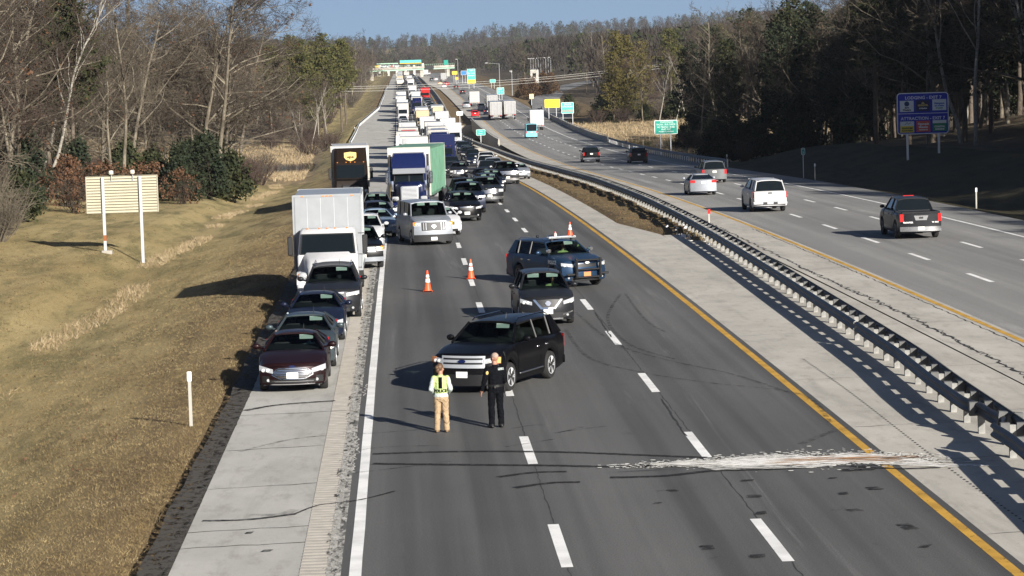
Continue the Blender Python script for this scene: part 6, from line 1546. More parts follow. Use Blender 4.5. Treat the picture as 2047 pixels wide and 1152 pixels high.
small('dark green overhead sign panel standing right of the overpass', 891.5, 125, 1500, 2.4, 2.6, gm, (-.5, .5), edge=None)
small('small green mileage sign on two posts in the median by the creek gap', 961, 265, 436, 1.45, .95, gm2, (0,), lines=[('York', 0, .2, .3, WH), ('River', 0, -.18, .3, WH)])
small('pale yellow square sign beside the exit ramp', 1062.5, 193, 720, 1.1, 1.3, mat('pale_yellow_sign', (.72,.62,.30), .6), (0,), edge=None)
small('white sign panel on a thin pole at the far end of the creek gap', 919, 227, 604, 1.4, .9, WH, (0,), edge=None)
small('tall narrow green mile marker on the shaded verge', 1605.5, 303, 238, .34, .62, gm, (0,), lines=[('MILE', 0, .16, .13, WH), ('5', 0, -.1, .28, WH)], postw=.03)
# delineator posts
def deline(x, y, h, label, refl=WH, wd=.055):
    gz = ground_at(x, y); r = empty('delineator_post', (x, y, gz), 0, label, 'marker post'); b = MB(); b.box(-.028, .028, -.015, .015, -.2, h); b.box(-.04, .04, -.022, -.016, -.2, h-.02); b.build('post', M['postgrey'], r)
    b = MB(); b.cham(-wd, wd, -.035, -.020, h-.22, h+.02, .01); b.build('reflector', refl, r)
M['postgrey'] = mat('post_grey', (.36,.35,.31), .6)
deline(-5.45, 67.3, 1.34, 'grey marker post with white top on the grass nearest the camera')
deline(33.0, 277, 1.25, 'white-topped marker post at the shaded verge just past the barrier end'); deline(33.2, 219, 1.3, 'white-topped marker post on the shaded verge beyond the white pickup'); deline(33.4, 158, 1.2, 'white-topped marker post on the shaded verge beyond the black pickup')
deline(32.9, 352, 1.2, 'small white-topped post under the green truck check sign'); deline(33.2, 316, .6, 'short pale post with white end plate at the barrier terminal', WH, .2)
deline(15.35, 137, 1.35, 'white marker post with red top standing beside the median guardrail', M['red'], .07)
deline(33.8, 640, 1.5, 'pale twin marker at the ramp gore'); deline(-9.6, 560, 1.2, 'white marker at the shoulder guardrail beyond the bridge'); deline(-7.4, 380, 1.2, 'white-topped post at the start of the shoulder guardrail')
# ------------------------------------------------------------------ overpass and toll plaza
ov = empty('overpass', (5, 1655, float(zp(1655))), 0, 'pale green steel overpass crossing both carriageways far away', 'overpass'); OZ = 5.0
mint = mat('pale_green_steel', (.36,.56,.42), .5); 
b = MB(); b.loft([[(-26, y, OZ-.1), (28, y, OZ+.55), (28, y, OZ+1.75), (-26, y, OZ+1.1)] for y in (-6, 6)]); b.build('deck', M['concrete_w'], ov)
b = MB(); b.loft([[(-26, y, OZ-1.0), (28, y, OZ-.35), (28, y, OZ+.54), (-26, y, OZ-.11)] for y in (-5.5, -5.1)]); b.build('girder', mint, ov)
b = MB()
for k in range(46): 
    x = -26+k*1.2; z = OZ+1.1+.65*(x+26)/54; b.tube((x, -5.8, z), (x, -5.8, z+1.0), .05, .05, 4)
b.tube((-26, -5.8, OZ+2.1), (28, -5.8, OZ+2.75), .06, .06, 4); b.build('railing', mint, ov)
for x in (-22, 8.0, 24):
    b = MB(); b.cham(x-1, x+1, -4.5, 4.5, -5, OZ-.6, .2); b.build('pier', M['concrete_w'], ov)
b = MB(); b.cham(10.0, 15.5, -6.4, -6.1, OZ-.2, OZ+1.7, .05); b.build('message_board', M['black'], ov)
for i, (px, kind, cl, lb) in enumerate([(768, 'suv', 'white', 'tiny white car at the left end of the overpass'), (775, 'sedan', 'silver', 'tiny silver car on the overpass near its left end'), (786, 'sedan', 'vred', 'tiny red car on the overpass'), (793, 'minivan', 'white', 'tiny white van on the overpass behind the red car'), (806, 'suv', 'charcoal', 'tiny dark car on the overpass above the queue')]):
    x = (px-799)*1655/F; o = car(kind, P[cl], 'car', True, front=False); o.location = (x, 1655, float(zp(1655))+OZ+1.1+.65*(x+21)/54+.02); o.rotation_euler = (0, 0, R(90)); tag(o, lb, 'car')
tp = empty('toll_canopy', (6, 1900, float(zp(1900))), 0, 'far toll plaza canopy with teal fascia and yellow stripe beyond the overpass', 'toll canopy')
teal = mat('teal_fascia', (.10,.50,.44), .5); b = MB(); b.cham(-6, 9, -4, 4, 8.6, 10.6, .2); b.build('roof', teal, tp); b = MB(); b.box(-6.1, 9.1, -4.1, 4.1, 8.1, 8.55); b.build('stripe', P['yellow'], tp)
for x in (-20, -14, -8, -2, 4, 10):
    b = MB(); b.cham(x-.8, x+.8, -1.5, 1.5, 0, 8.2, .1); b.build('booth', P['cream'], tp)
b = MB(); b.cham(-22, -7, -3, 3, 8.2, 8.9, .1); b.build('roof', mint, tp)
for i in range(7):
    x = -20+i*4.3; o = empty('toll_sign', (x, 1885, float(zp(1885))), 0, f'{["pale", "orange", "white", "teal", "cream", "yellow", "grey"][i]} lane board above the far toll plaza', 'toll sign')
    b = MB(); b.cham(-1.3, 1.3, -.1, .1, 6.2, 7.5, .04); b.build('sign_panel', [P['cream'], P['amberp'], P['white'], teal, P['cream'], P['yellow'], P['silver']][i] if 'amberp' in P else [P['cream'], P['yellow'], P['white'], teal, P['cream'], P['yellow'], P['silver']][i], o); b = MB(); b.tube((0, 0, 0), (0, 0, 6.3), .1, .1, 5); b.build('post', M['alu'], o)
# light columns
def lamp(x, y, h, label, group=None, arm=1.8, sgn_=-1):
    gz = ground_at(x, y); r = empty('street_lamp', (x, y, gz), 0, label, 'street lamp', group); b = MB(); b.tube((0, 0, -.3), (0, 0, h), .13, .08, 6); b.build('pole', M['alu'], r)
    if arm: b = MB(); b.tube((0, 0, h-.1), (sgn_*arm, 0, h+.35), .05, .04, 5); b.build('arm', M['alu'], r)
    b = MB(); b.cham(sgn_*arm-.42, sgn_*arm+.42, -.2, .2, h+.22, h+.42, .06); b.build('lamp_head', M['collar'], r)
for i in range(9):
    r = ray(1062+i*5.0, 165); t = (1090+i*6)/r.y; lamp(r.x*t, r.y*t, 9.5, 'tall pale light column in the row at the parking area above the ramp', 'row of light columns at the parking area', .8, -1)
r = ray(1024, 180); lamp(r.x*880/r.y, 880, 7.5, 'single light column by the rusty evergreens at the exit ramp', None, .3); r = ray(916, 160); lamp(r.x*1200/r.y, 1200, 10.5, 'tall light column behind the orange sign board', None, .5)
r = ray(999, 170); lamp(r.x*960/r.y, 960, 9.5, 'light column with a long arm above the exit ramp', None, 4.5)
b = MB(); r = ray(1068, 160); t = 1085/r.y; x, y = r.x*t, 1085; hb = empty('booth', (x, y, ground_at(x, y)), 0, 'small white service booth at the foot of the light columns', 'booth'); b.cham(-1.6, 1.6, -1.5, 1.5, 0, 5.5, .1); b.build('wall', P['cream'], hb); b = MB(); b.cham(-1.8, 1.8, -1.7, 1.7, 5.5, 5.8, .1); b.build('roof', P['silver'], hb); b = MB(); b.box(-.7, .7, -1.53, -1.5, 2.6, 4.0); b.build('window', M['glass_dark'], hb)
# utility line
for k, dz in enumerate((0, .9, 1.5)):
    w0, w1 = Vector((-58, 640, 5.4+dz*.6)), Vector((88, 720, 8.2+dz*.6)); b = MB(); pts = []
    for i in range(25):
        t = i/24; p = w0.lerp(w1, t); p.z -= (4.2-.15*k)*4*t*(1-t)*1.0; pts.append(p)
    b.path(pts, .028, 4); o = b.build('overhead_wire', mat('wire_pale', (.55,.54,.50), .5)); tag(o, ['lowest', 'middle', 'topmost'][k]+' of the three pale overhead wires spanning the highway', 'wire')
for p, lb in ((Vector((-58, 640, 0)), 'wooden utility pole in the wood on the queue side'), (Vector((88, 720, 0)), 'wooden utility pole in the wood beyond the marsh')):
    gz = ground_at(p.x, p.y); r = empty('utility_pole', (p.x, p.y, gz), 0, lb, 'utility pole'); top = (7.2 if p.x < 0 else 10.0)-gz; b = MB(); b.tube((0, 0, -.5), (0, 0, top), .18, .13, 8); b.build('pole', M['bark_d'], r); b = MB(); b.box(-.06, .06, -1.1, 1.1, top-.5, top-.36); b.build('crossarm', M['bark_d'], r)
# ------------------------------------------------------------------ people and cones
def put_person():
    x, y = 0.72, 64.1
    o, k, hm = standing((x, y, 0), R(-4), 1.64, True); tag(o, 'person in a pale hi-vis police vest and khaki trousers, seen from behind', 'person')
    h = MB(); h.ball((0, -.022, .030), .086, .098, .100, 14, 10); h.ball((0, -.10, -.04), .055, .05, .07, 10, 8); h.ball((0, -.132, .02), .048, .046, .052, 10, 8); hair_part(o, hm, h, M['hair_brown'])
    zt = lambda z: z*k
    cloth_patch(o, 'vest_stripe', gridpatch(-.045*k, .045*k, zt(1.15), zt(1.44), 4, 12), M['uniform'])
    cloth_patch(o, 'lettering', shift(text_mb('POLICE', .095, 0, .004), -.005, 0, zt(1.085)), M['uniform'], .016)
    x, y = 2.03, 64.6
    o, k, hm = standing((x, y, 0), R(14), 1.80, False); tag(o, 'person in black police uniform with cropped grey hair standing beside the black SUV', 'person')
    h = MB(); h.ball((0, -.018, .045), .081, .092, .082, 14, 10); hair_part(o, hm, h, M['hair_grey'])
    b = MB(); b.lathe([(.150, -.028), (.176, -.028), (.176, .028), (.150, .028)], 24); b.v = [(x_*1.10, y_*.86-.006, z_+1.005*k) for x_, y_, z_ in b.v]; bl = b.build('belt', M['boot'], o, 40)
    b = MB(); b.cham(.185, .235, -.06, .05, .82*k, 1.02*k, .015); b.cham(-.235, -.19, -.05, .03, .93*k, 1.03*k, .012); b.cham(-.09, -.03, -.185, -.155, .95*k, 1.03*k, .01); b.build('holster', M['boot'], bl)
    b = gridpatch(.045*k, .185*k, 1.375*k, 1.425*k, 5, 3); cloth_patch(o, 'name_tape', b, M['palecloth']); cloth_patch(o, 'lettering', shift(text_mb('POLICE', .040, 0, .001), .115*k, 0, 1.40*k), M['uniform'], .016)
    b = MB(); b.lathe([(.01, -.006), (.038, -.006), (.038, 0), (.01, 0)], 14, 0, 'y'); b.v = [(x_*.85, y_, z_*1.2) for x_, y_, z_ in b.v]; b = shift(b, -.215*k, 0, 1.32*k); cloth_patch(o, 'shoulder_patch', b, mat('gold_patch', (.55,.40,.14), .6))
put_person()
cone_obj(0.80, 105.2, float(zp(105)), 'orange traffic cone standing alone in the lane next to the hard shoulder', h=.82); cone_obj(2.62, 110.9, float(zp(111)), 'orange traffic cone standing on the dashed line before the parked police car', h=.82)
# ------------------------------------------------------------------ vehicles near the closure
def drop(o, x, y, rz, label, cat):
    dz = float(zp(y)); g1 = float(zp(y+2))-float(zp(y-2)); o.location = (x, y, dz); pitch = math.atan2(g1, 4)
    o.rotation_mode = 'XYZ'; o.rotation_euler = (pitch*math.cos(rz), -pitch*math.sin(rz), rz) if False else (pitch if abs(rz) < 1.6 else -pitch, 0, rz)
    return tag(o, label, cat)
def near(kind, paintn, x, yf, rz, label, cat='car', name='car', **k):
    "yf is the front bumper's distance for oncoming vehicles"
    o = car(kind, P[paintn], name, hero=True, clear=True, **k); L = SPEC[kind]['L']; rz = R(rz)
    drop(o, x-math.sin(rz)*L/2, yf+math.cos(rz)*L/2, rz, label, cat); 
    return o
BUST = {}
def driver(o, kind, shirt, hair, label, seat=.38, dz=0):
    key = (shirt, hair)
    if key not in BUST: BUST[key] = bust_mesh(M[shirt], M[hair])
    s = SPEC[kind]; p = bpy.data.objects.new('person', BUST[key]); COL.objects.link(p)
    bpy.context.view_layer.update()
    p.location = o.matrix_world @ Vector((seat, s['yc']+1.20-s['L']/2, s['zb']-.42+dz)); p.rotation_euler = o.rotation_euler; tag(p, label, 'person')
M['shirt_blue'] = mat('pale_blue_shirt', (.35,.48,.56), .9); M['shirt_dark'] = mat('dark_jacket', (.04,.04,.05), .9); M['shirt_red'] = mat('muted_jacket', (.20,.10,.08), .9); M['hair_dark'] = mat('dark_hair', (.02,.016,.013), .7)
o = near('sedan', 'maroon', -3.15, 72.9, 0, 'dark maroon sedan with a chrome mouth grille at the head of the shoulder queue', grille='fusion', rimm='rim_dark'); driver(o, 'sedan', 'shirt_blue', 'hair_dark', 'person in a pale blue shirt driving the maroon sedan')
o = near('sedan', 'greyblue', -3.05, 78.4, 0, 'grey-blue sedan squeezed close behind the maroon sedan'); driver(o, 'sedan', 'shirt_red', 'hair_brown', 'person with brown hair driving the grey-blue sedan')
o = near('sedan', 'navy', -2.95, 86.2, 0, 'dark navy sedan with round pale headlights, third in the shoulder queue'); driver(o, 'sedan', 'shirt_dark', 'hair_dark', 'person in a dark jacket driving the navy sedan on the shoulder')
o = near('suv', 'charcoal', -2.62, 94.2, 0, 'charcoal SUV with roof rails directly in front of the white box truck', grille='bar'); 
def suv_black():
    o = near('suv', 'black', 1.80, 70.85, -25, 'black SUV with a silver grille parked across the lanes behind the two officers', grille='explorer')
    return o
bx = suv_black()
# place by its wheel positions
L5 = SPEC['suv']['L']; s5 = SPEC['suv']
def by_left_wheels(o, spec, fx, fy, rz):
    rz = R(rz); s = SPEC[spec]; lx = s['W']/2-.05; ly = s['fo']-s['L']/2
    o.location.x = fx-(lx*math.cos(rz)-ly*math.sin(rz)); o.location.y = fy-(lx*math.sin(rz)+ly*math.cos(rz)); o.location.z = float(zp(o.location.y))
by_left_wheels(bx, 'suv', 2.62, 71.8, -25.5)
rgx = near('cross', 'charcoal', 4.62, 89.3, 2, 'charcoal crossover with a V-shaped chrome grille, stopped behind the black SUV', grille='rogue', lower=M['rim_dark']); driver(rgx, 'cross', 'hivis', 'hair_dark', 'person in a yellow hi-vis vest sitting in the charcoal crossover')
pol = near('suv', 'police', 6.95, 104.6, 25, 'blue police SUV with black push bar and roof light bar, parked at an angle', grille='bar', platem='plate_red', rimm='rim_dark', cat='police car', name='police_car')
driver(pol, 'suv', 'hivis', 'hair_dark', 'person in a hi-vis vest sitting in the blue police SUV')
def police_kit(o):
    L, H = SPEC['suv']['L'], SPEC['suv']['H']
    b = MB()
    for sg in (1, -1): b.cham(sg*.52-.05, sg*.52+.05, -L/2-.20, -L/2-.06, .38, 1.16, .03)
    for z in (.42, .72, 1.08): b.cham(-.52, .52, -L/2-.16, -L/2-.10, z-.035, z+.035, .02)
    for sg in (1, -1):
        for z0 in (.45,): b.cham(sg*.72-.2, sg*.72+.2, -L/2-.10, -L/2-.02, .50, .58, .02)
    b.build('push_bar', M['black'], o)
    b = MB(); b.cham(-.60, .60, -.62, -.36, H+.05, H+.13, .03); lb = b.build('light_bar', mat('light_bar', (.70,.72,.74), .25, .2, 1.0), o)
    b = MB()
    for sg in (1, -1): b.box(sg*.45-.03, sg*.45+.03, -.56, -.42, H-.03, H+.05)
    b.build('bracket', M['black'], lb)
    for sg in (1, -1):
        b = MB(); b.lathe([(.02, -.05), (.08, -.05), (.085, .06), (.03, .09)], 12, 0, 'y', (sg*.93, -1.16, 1.40)); b.tube((sg*.86, -1.12, 1.26), (sg*.93, -1.12, 1.36), .02, .02, 5); b.build('spotlight', M['chrome'], o)
    b = MB(); b.tube((-.3, .5, H-.02), (-.3, .62, H+1.15), .008, .004, 4); b.build('roof_antenna', M['black'], o)
    for x, y in ((.55, 1.3), (.05, 1.6)): b = MB(); b.ball((x, y, H+.03), .07, .07, .06, 8, 5); b.build('beacon', M['black'], o)
    t = text_mb('POLICE', .20, 0, .008); t.v = [(-1.004-.006, -1.55-a, .98+c) for a, _, c in t.v]; t.build('lettering', M['collar'], o)
    b = MB(); pts = [(.095*math.cos(a), .040*math.sin(a)) for a in np.linspace(0, 2*math.pi, 17)[:-1]]; b.prism([(x, .97+z) for x, z in pts], -L/2-.05, -L/2); b.build('emblem', M['collar'], o)
police_kit(pol)
bpy.context.view_layer.update()
for (lx, ly, hh, lb) in ((.42, -.45, .55, 'orange and white cone standing on the police car roof at the light bar\'s end'), (-.05, -.10, .30, 'small orange cone tip lying behind the light bar on the police car roof')):
    p = pol.matrix_world @ Vector((lx, ly, SPEC['suv']['H']+(.11 if hh > .4 else .0))); c = cone_obj(p.x, p.y, p.z, lb, h=hh); c.scale = (.72, .72, 1) if hh > .4 else (.55, .55, 1)
bt = box_truck('box_truck', P['white'], P['boxgrey'], hero=True, L=8.6); drop(bt, -2.95, 101.6+4.3, 0, 'white box truck with a tall pale cargo box on the hard shoulder', 'box truck')
near('pickup', 'black', -1.88, 118.6, 5, 'black pickup with a silver bumper beside the white box truck', grille='pickup', cat='pickup', name='pickup_truck', rimm='rim_dark')
near('cross', 'white', -1.95, 131.6, 0, 'white crossover with roof rack bars, behind the black pickup on the shoulder', grille='bar')
near('sedan', 'lblue', -1.30, 142.6, 6, 'pale blue-grey sedan nosing out beside the white crossover')
near('hatch', 'navy', -1.30, 152.2, 8, 'navy hatchback with a pale headlight behind the pale blue sedan')
near('cross', 'grey', -1.6, 159.5, 0, 'grey crossover in front of the blue semi truck')
vn = near('van', 'silver', 1.42, 134.6, 9, 'silver passenger van with a big black grille leading the open lane', grille='van', cat='van', name='van')
near('hatch', 'white', 2.2, 142.6, 10, 'white small car peeking out behind the silver van, wheel turned', steer=R(-24))
near('cross', 'black', 3.62, 157.2, 7, 'black crossover with pale headlight behind the white small car', grille='bar')
near('truck', 'navy', 4.05, 167.8, 2, 'dark navy pickup directly behind the black crossover', grille='bar', cat='pickup', name='pickup_truck', mirror=M['black'])
near('truck', 'black', 4.05, 175.8, 2, 'black pickup with large towing mirrors behind the navy pickup', grille='bar', cat='pickup', name='pickup_truck', mirror=M['black'])
near('suv', 'charcoal', 5.75, 182.6, 5, 'charcoal SUV with chrome trim between the towing pickup and the dashed line', grille='chromegrille', mirror=M['chrome'])
near('cross', 'navy', 6.35, 195.5, 7, 'navy crossover standing on the dashed line, its dark side to the camera', grille='bar')
near('cross', 'charcoal', 6.9, 206.0, 6, 'charcoal crossover close behind the navy one on the dashed line')
near('sedan', 'black', 6.7, 224.5, 2, 'low black sedan behind the charcoal crossovers')
near('truck', 'black', 8.75, 228.0, 3, 'black pickup with a shining chrome grille beside the silver sedan', grille='chromegrille', cat='pickup', name='pickup_truck')
near('sedan', 'silver', 10.55, 244.5, 4, 'silver sedan at the yellow edge line, furthest over toward the median')
near('hatch', 'charcoal', 5.25, 257.0, 0, 'dark hatchback beside the green container trailer', grille='chromegrille')
# semi trucks
def shield(V, y, tb):
    pass
ups = semi('semi_truck', P['brown'], P['cream'], mat('bare_aluminium_side', (.46,.50,.50), .35, .7, noise=.15, nscale=.6), style='aero', L=17.5, roof=P['white'], H=4.05)
drop(ups, -3.75, 186.0+8.75, R(1.2), 'dark brown delivery semi truck with a gold shield badge on the hard shoulder', 'semi truck')
def ups_marks(o):
    y = -17.5/2
    gold = mat('gold_shield', (.78,.58,.22), .4); pts = [(-.42, .34), (.0, .42), (.42, .34), (.42, -.12), (.30, -.34), (0, -.50), (-.30, -.34), (-.42, -.12)]
    q = MB(); q.prism(pts, -.03, 0); 
    mt = Matrix.Translation((0, y+2.08, 3.36)) @ Matrix.Rotation(-math.atan2(.9, .82), 4, 'X')
    q.v = [tuple(mt @ Vector(p)) for p in q.v]; s_ = q.build('badge', gold, o); t = text_mb('ups', .36, 0, .012); t.v = [tuple(mt @ Vector((a, -.04, c-.10))) for a, _, c in t.v]; t.build('lettering', P['brown'], s_)
    for sg in (1, -1):
        q = MB(); q.add([(sg*1.19, y+2.3, 2.0), (sg*1.19, y+3.42, 2.0), (sg*1.08, y+3.42, 3.95), (sg*1.10, y+2.75, 3.93)], [(0, 1, 2, 3) if sg > 0 else (3, 2, 1, 0)]); q.build('side_fairing', P['white'], o)
    q = MB(); q.loft([[(-1.28, y+3.3, 3.0), (1.28, y+3.3, 3.0), (1.28, y+3.5, 3.0), (-1.28, y+3.5, 3.0)], [(-1.26, y+3.3, 4.02), (1.26, y+3.3, 4.02), (1.26, y+3.5, 4.06), (-1.26, y+3.5, 4.06)]]); q.build('roof_fairing', P['white'], o)
ups_marks(ups)
M['boxp'] = P['cream']
pete = semi('semi_truck', P['blue'], P['white'], P['green'], style='conv', L=19.5, roof=P['green'], trailer_yaw=R(-4.4), H=4.15, container=True)
drop(pete, .35, 164.8+9.75, 0, 'deep blue long-nosed semi truck with chrome grille hauling a green corrugated container', 'semi truck')
# ------------------------------------------------------------------ the far queue: copies of prototypes with their own paint
FARP = {}
def far(kind, col):
    k = (kind, col)
    if k not in FARP:
        if kind == 'box': o = box_truck('box_truck', P[col], P[col], True)
        elif kind in ('semi_a', 'semi_c'): o = semi('semi_truck', P[col], P['white'] if col in ('white', 'vred') else P['cream'] if col in ('cream', 'tan', 'silver') else P['dimwhite'], P['dimwhite'], True, 'aero' if kind == 'semi_a' else 'conv', 19, P['dimwhite'])
        else: o = car(kind, P[col], {'van': 'van', 'stepvan': 'van', 'pickup': 'pickup_truck', 'truck': 'pickup_truck', 'cap': 'pickup_truck'}.get(kind, 'car'), True, grille='van' if kind == 'van' else 'bar')
        FARP[k] = o; return o
    c = FARP[k].copy(); COL.objects.link(c); return c
LEN = {'box': 8.0, 'semi_a': 19.0, 'semi_c': 19.0}
WORD = {'suv': 'SUV', 'cross': 'crossover', 'sedan': 'sedan', 'hatch': 'hatchback', 'wagon': 'wagon', 'minivan': 'minivan', 'pickup': 'pickup', 'truck': 'pickup', 'van': 'van', 'stepvan': 'van', 'box': 'box truck', 'semi_a': 'semi truck', 'semi_c': 'long-nosed semi truck', 'cap': 'pickup'}
COLW = {'lblue': 'pale blue', 'greyblue': 'grey-blue', 'royal': 'bright blue', 'blue': 'deep blue', 'cream': 'off-white', 'vred': 'bright red'}
CATW = {'SUV': 'car', 'crossover': 'car', 'sedan': 'car', 'hatchback': 'car', 'wagon': 'car', 'minivan': 'car', 'pickup': 'pickup', 'van': 'van', 'box truck': 'box truck', 'semi truck': 'semi truck', 'long-nosed semi truck': 'semi truck'}
used = {}
def queue(lane, x, start, prev, items, gap, wobble=.25):
    y = start; lw = {1: 'first lane', 2: 'middle lane', 3: 'median lane'}[lane]
    for i, (kind, col, *xx) in enumerate(items):
        L = LEN.get(kind) or SPEC[kind]['L']
        if y+L > 1600: break
        o = far(kind, col); sx = -1.0*float(smooth(420, 800, y))
        X = x+sx+rnd.uniform(-wobble, wobble)+(xx[0] if xx else 0); w_ = WORD[kind]; c = COLW.get(col, col)
        desc = f'{c} {w_}'; key = f'{desc} in the queue\'s {lw}, just behind the {prev}'
        n = used.get(key.lower(), 0); used[key.lower()] = n+1
        if len(key.split()) > 15: prev = prev.split()[0]+' '+prev.split()[-1]; key = f'{desc} in the queue\'s {lw}, just behind the {prev}'
        if n: key = f'{desc} in the {lw}, behind the {prev}, {["second", "third", "fourth", "fifth", "sixth", "seventh", "eighth", "ninth", "tenth"][min(8, n-1)]} such pair'
        drop(o, X, y+L/2, 0, key, CATW[w_]); o['group'] = 'vehicles of the stopped queue'
        prev = desc; y += L+gap*rnd.uniform(.7, 1.5)
def mixed(n, seed, trucks):
    q = random.Random(seed); out = []
    while len(out) < n:
        if q.random() < trucks: out.append((q.choice(['semi_a', 'semi_a', 'semi_a', 'semi_c', 'box', 'box']), q.choice(['white', 'white', 'white', 'cream', 'red', 'blue', 'silver', 'silver', 'charcoal', 'tan', 'white', 'white'])))
        else:
            for _ in range(q.randint(1, 3)): out.append((q.choice(['suv', 'sedan', 'cross', 'minivan', 'van', 'pickup', 'hatch', 'truck']), q.choice(['white', 'silver', 'charcoal', 'navy', 'black', 'black', 'grey', 'maroon', 'lblue', 'white'])))
    return out[:n]
queue(1, .9, 246, 'green container', [('semi_a', 'white'), ('van', 'white'), ('box', 'white'), ('sedan', 'charcoal'), ('semi_a', 'white'), ('suv', 'black'), ('semi_c', 'red'), ('box', 'cream'), ('sedan', 'navy'), ('semi_a', 'white'), ('pickup', 'black')]+mixed(100, 41, .34), 8)
queue(2, 4.7, 266, 'dark hatchback', [('sedan', 'charcoal'), ('suv', 'navy'), ('box', 'blue', -.3), ('sedan', 'black'), ('semi_c', 'blue', -.4), ('suv', 'charcoal'), ('semi_c', 'royal'), ('cross', 'black'), ('sedan', 'silver'), ('semi_a', 'white'), ('suv', 'navy'), ('box', 'white')]+mixed(110, 42, .27), 8)
queue(3, 8.4, 237.5, 'chrome-grilled black pickup', [('suv', 'white', .2), ('cross', 'charcoal', -.7), ('minivan', 'silver', .3), ('suv', 'white'), ('truck', 'white', .8), ('sedan', 'navy'), ('cross', 'black'), ('suv', 'charcoal'), ('sedan', 'black'), ('hatch', 'greyblue'), ('suv', 'navy'), ('cross', 'silver'), ('sedan', 'charcoal'), ('box', 'white', -.4), ('cross', 'black'), ('sedan', 'navy'), ('minivan', 'grey'), ('box', 'white', -.3), ('suv', 'black'), ('sedan', 'white'), ('cross', 'maroon'), ('sedan', 'charcoal')]+mixed(112, 43, .08), 8)
# ------------------------------------------------------------------ moving traffic, seen from behind
def away(kind, col, px, py, label, cat='car', name='car', hero=False, dx=0, rz=180, **k):
    p = at(px, py); L = LEN.get(kind) or SPEC[kind]['L']
    o = car(kind, P[col], name, hero=hero, **k) if hero else far(kind, col)
    drop(o, p.x+dx, p.y+L/2, R(rz), label, cat); return o
fr_ = away('truck', 'charcoal', 1842, 479, 'dark pickup with a chrome rear bumper, nearest of the moving vehicles', 'pickup', 'pickup_truck', True, front=False, rimm='rim_dark')
def frontier(o):
    L = SPEC['truck']['L']; y = L/2
    q = MB(); q.add([(-.26, y+.022, .90), (.26, y+.022, .90), (.34, y+.022, 1.12), (-.34, y+.022, 1.12)], [(3, 2, 1, 0)]); q.build('tailgate_trim', M['chrome'], o)
    q = MB(); q.cham(-.10, .10, y+.024, y+.045, .97, 1.06, .01); q.build('tailgate_handle', M['black'], o)
    q = MB(); q.cham(-.26, .26, -.28, -.22, 1.885, 1.945, .01); q.build('brake_light', M['red'], o)
    q = MB(); q.add([(-.17, 1.10, 1.36), (.17, 1.10, 1.36), (.17, 1.00, 1.80), (-.17, 1.00, 1.80)], [(3, 2, 1, 0)])
    q.v = [(x, y_-.02, z) for x, y_, z in q.v]
    for x, s in ((.62, 'FRONTIER'), (-.66, 'V6 4X4')):
        t = text_mb(s, .10, 0, .003); t.v = [(-a+x, y+.03, c+.80) for a, _, c in t.v]; t.build('lettering', M['collar'], o)
frontier(fr_)
rm = away('cap', 'white', 1540, 425, 'white pickup with a white cargo cap over its bed', 'pickup', 'pickup_truck', True, front=False, rimm='rim_dark', lower=P['white'])
def capd(o):
    y = SPEC['cap']['L']/2; q = MB(); q.cham(-.92, .92, y-.02, y+.028, .62, 1.20, .02); tg = q.build('tailgate', P['white'], o); q = MB(); q.cham(-.12, .12, y+.03, y+.045, 1.08, 1.15, .01); q.build('tailgate_handle', M['black'], tg)
    q = MB(); q.cham(-.98, .98, y+.02, y+.16, .46, .62, .03); q.build('bumper', P['white'], o); q = MB(); 
    for sg in (1, -1): q.box(sg*.3-.12, sg*.3+.12, y+.165, y+.17, .48, .60)
    q.build('bumper_vent', M['black'], o)
capd(rm)
away('sedan', 'silver', 1407, 391, 'silver sedan driving away ahead of the white pickup', hero=True, front=False)
away('minivan', 'grey', 1429, 366, 'grey hatch-backed car half hidden beyond the silver sedan', hero=True, front=False)
away('suv', 'black', 1183, 325, 'black SUV with a pale lower bumper driving away', hero=True, front=False, lower=P['silver'])
away('suv', 'charcoal', 1278, 327, 'dark SUV with red tail lights near the barrier end', hero=True, front=False)
away('stepvan', 'cyan', 1063, 277, 'light cyan delivery van on the far bridge', 'van', 'van'); away('box', 'white', 1074, 261, 'white box truck just ahead of the cyan van', 'box truck')
away('semi_a', 'white', 992, 241, 'white trailer truck in the middle of the moving lanes beyond the bridge', 'semi truck'); away('semi_a', 'cream', 1020, 239, 'white trailer truck beside the other one, nearer the verge', 'semi truck'); away('semi_c', 'white', 985, 224, 'tall white trailer truck just ahead of the pair', 'semi truck')
away('hatch', 'vred', 950, 234, 'small bright red car passing the pair of trailer trucks'); away('cross', 'white', 963, 220, 'white crossover behind the small white box truck'); away('box', 'cream', 949, 213, 'small white box truck among cars beyond the red car', 'box truck'); away('suv', 'silver', 933, 217, 'pale SUV with dark rear window beside the median beyond the red car'); away('sedan', 'navy', 975, 230, 'dark sedan hidden beside the pair of trailer trucks')
away('cross', 'black', 912, 179, 'black crossover far up the moving lanes'); away('sedan', 'charcoal', 925, 189, 'charcoal car following the black crossover far up'); away('sedan', 'white', 888, 176, 'white sedan far up near the median'); away('suv', 'greyblue', 863, 163, 'grey-blue car far up beside the median barrier'); away('sedan', 'white', 872, 161, 'white sedan next to the far grey-blue car')
away('semi_a', 'charcoal', 887, 164, 'dark truck far up the moving lanes under the tall sign', 'semi truck'); away('sedan', 'red', 893, 171, 'reddish sedan beside the far dark truck'); away('box', 'white', 852, 152, 'white box truck far away just before the overpass', 'box truck'); away('van', 'white', 858, 149, 'white van far away under the overpass edge', 'van'); away('sedan', 'tan', 880, 170, 'tan sedan far up behind the dark truck')
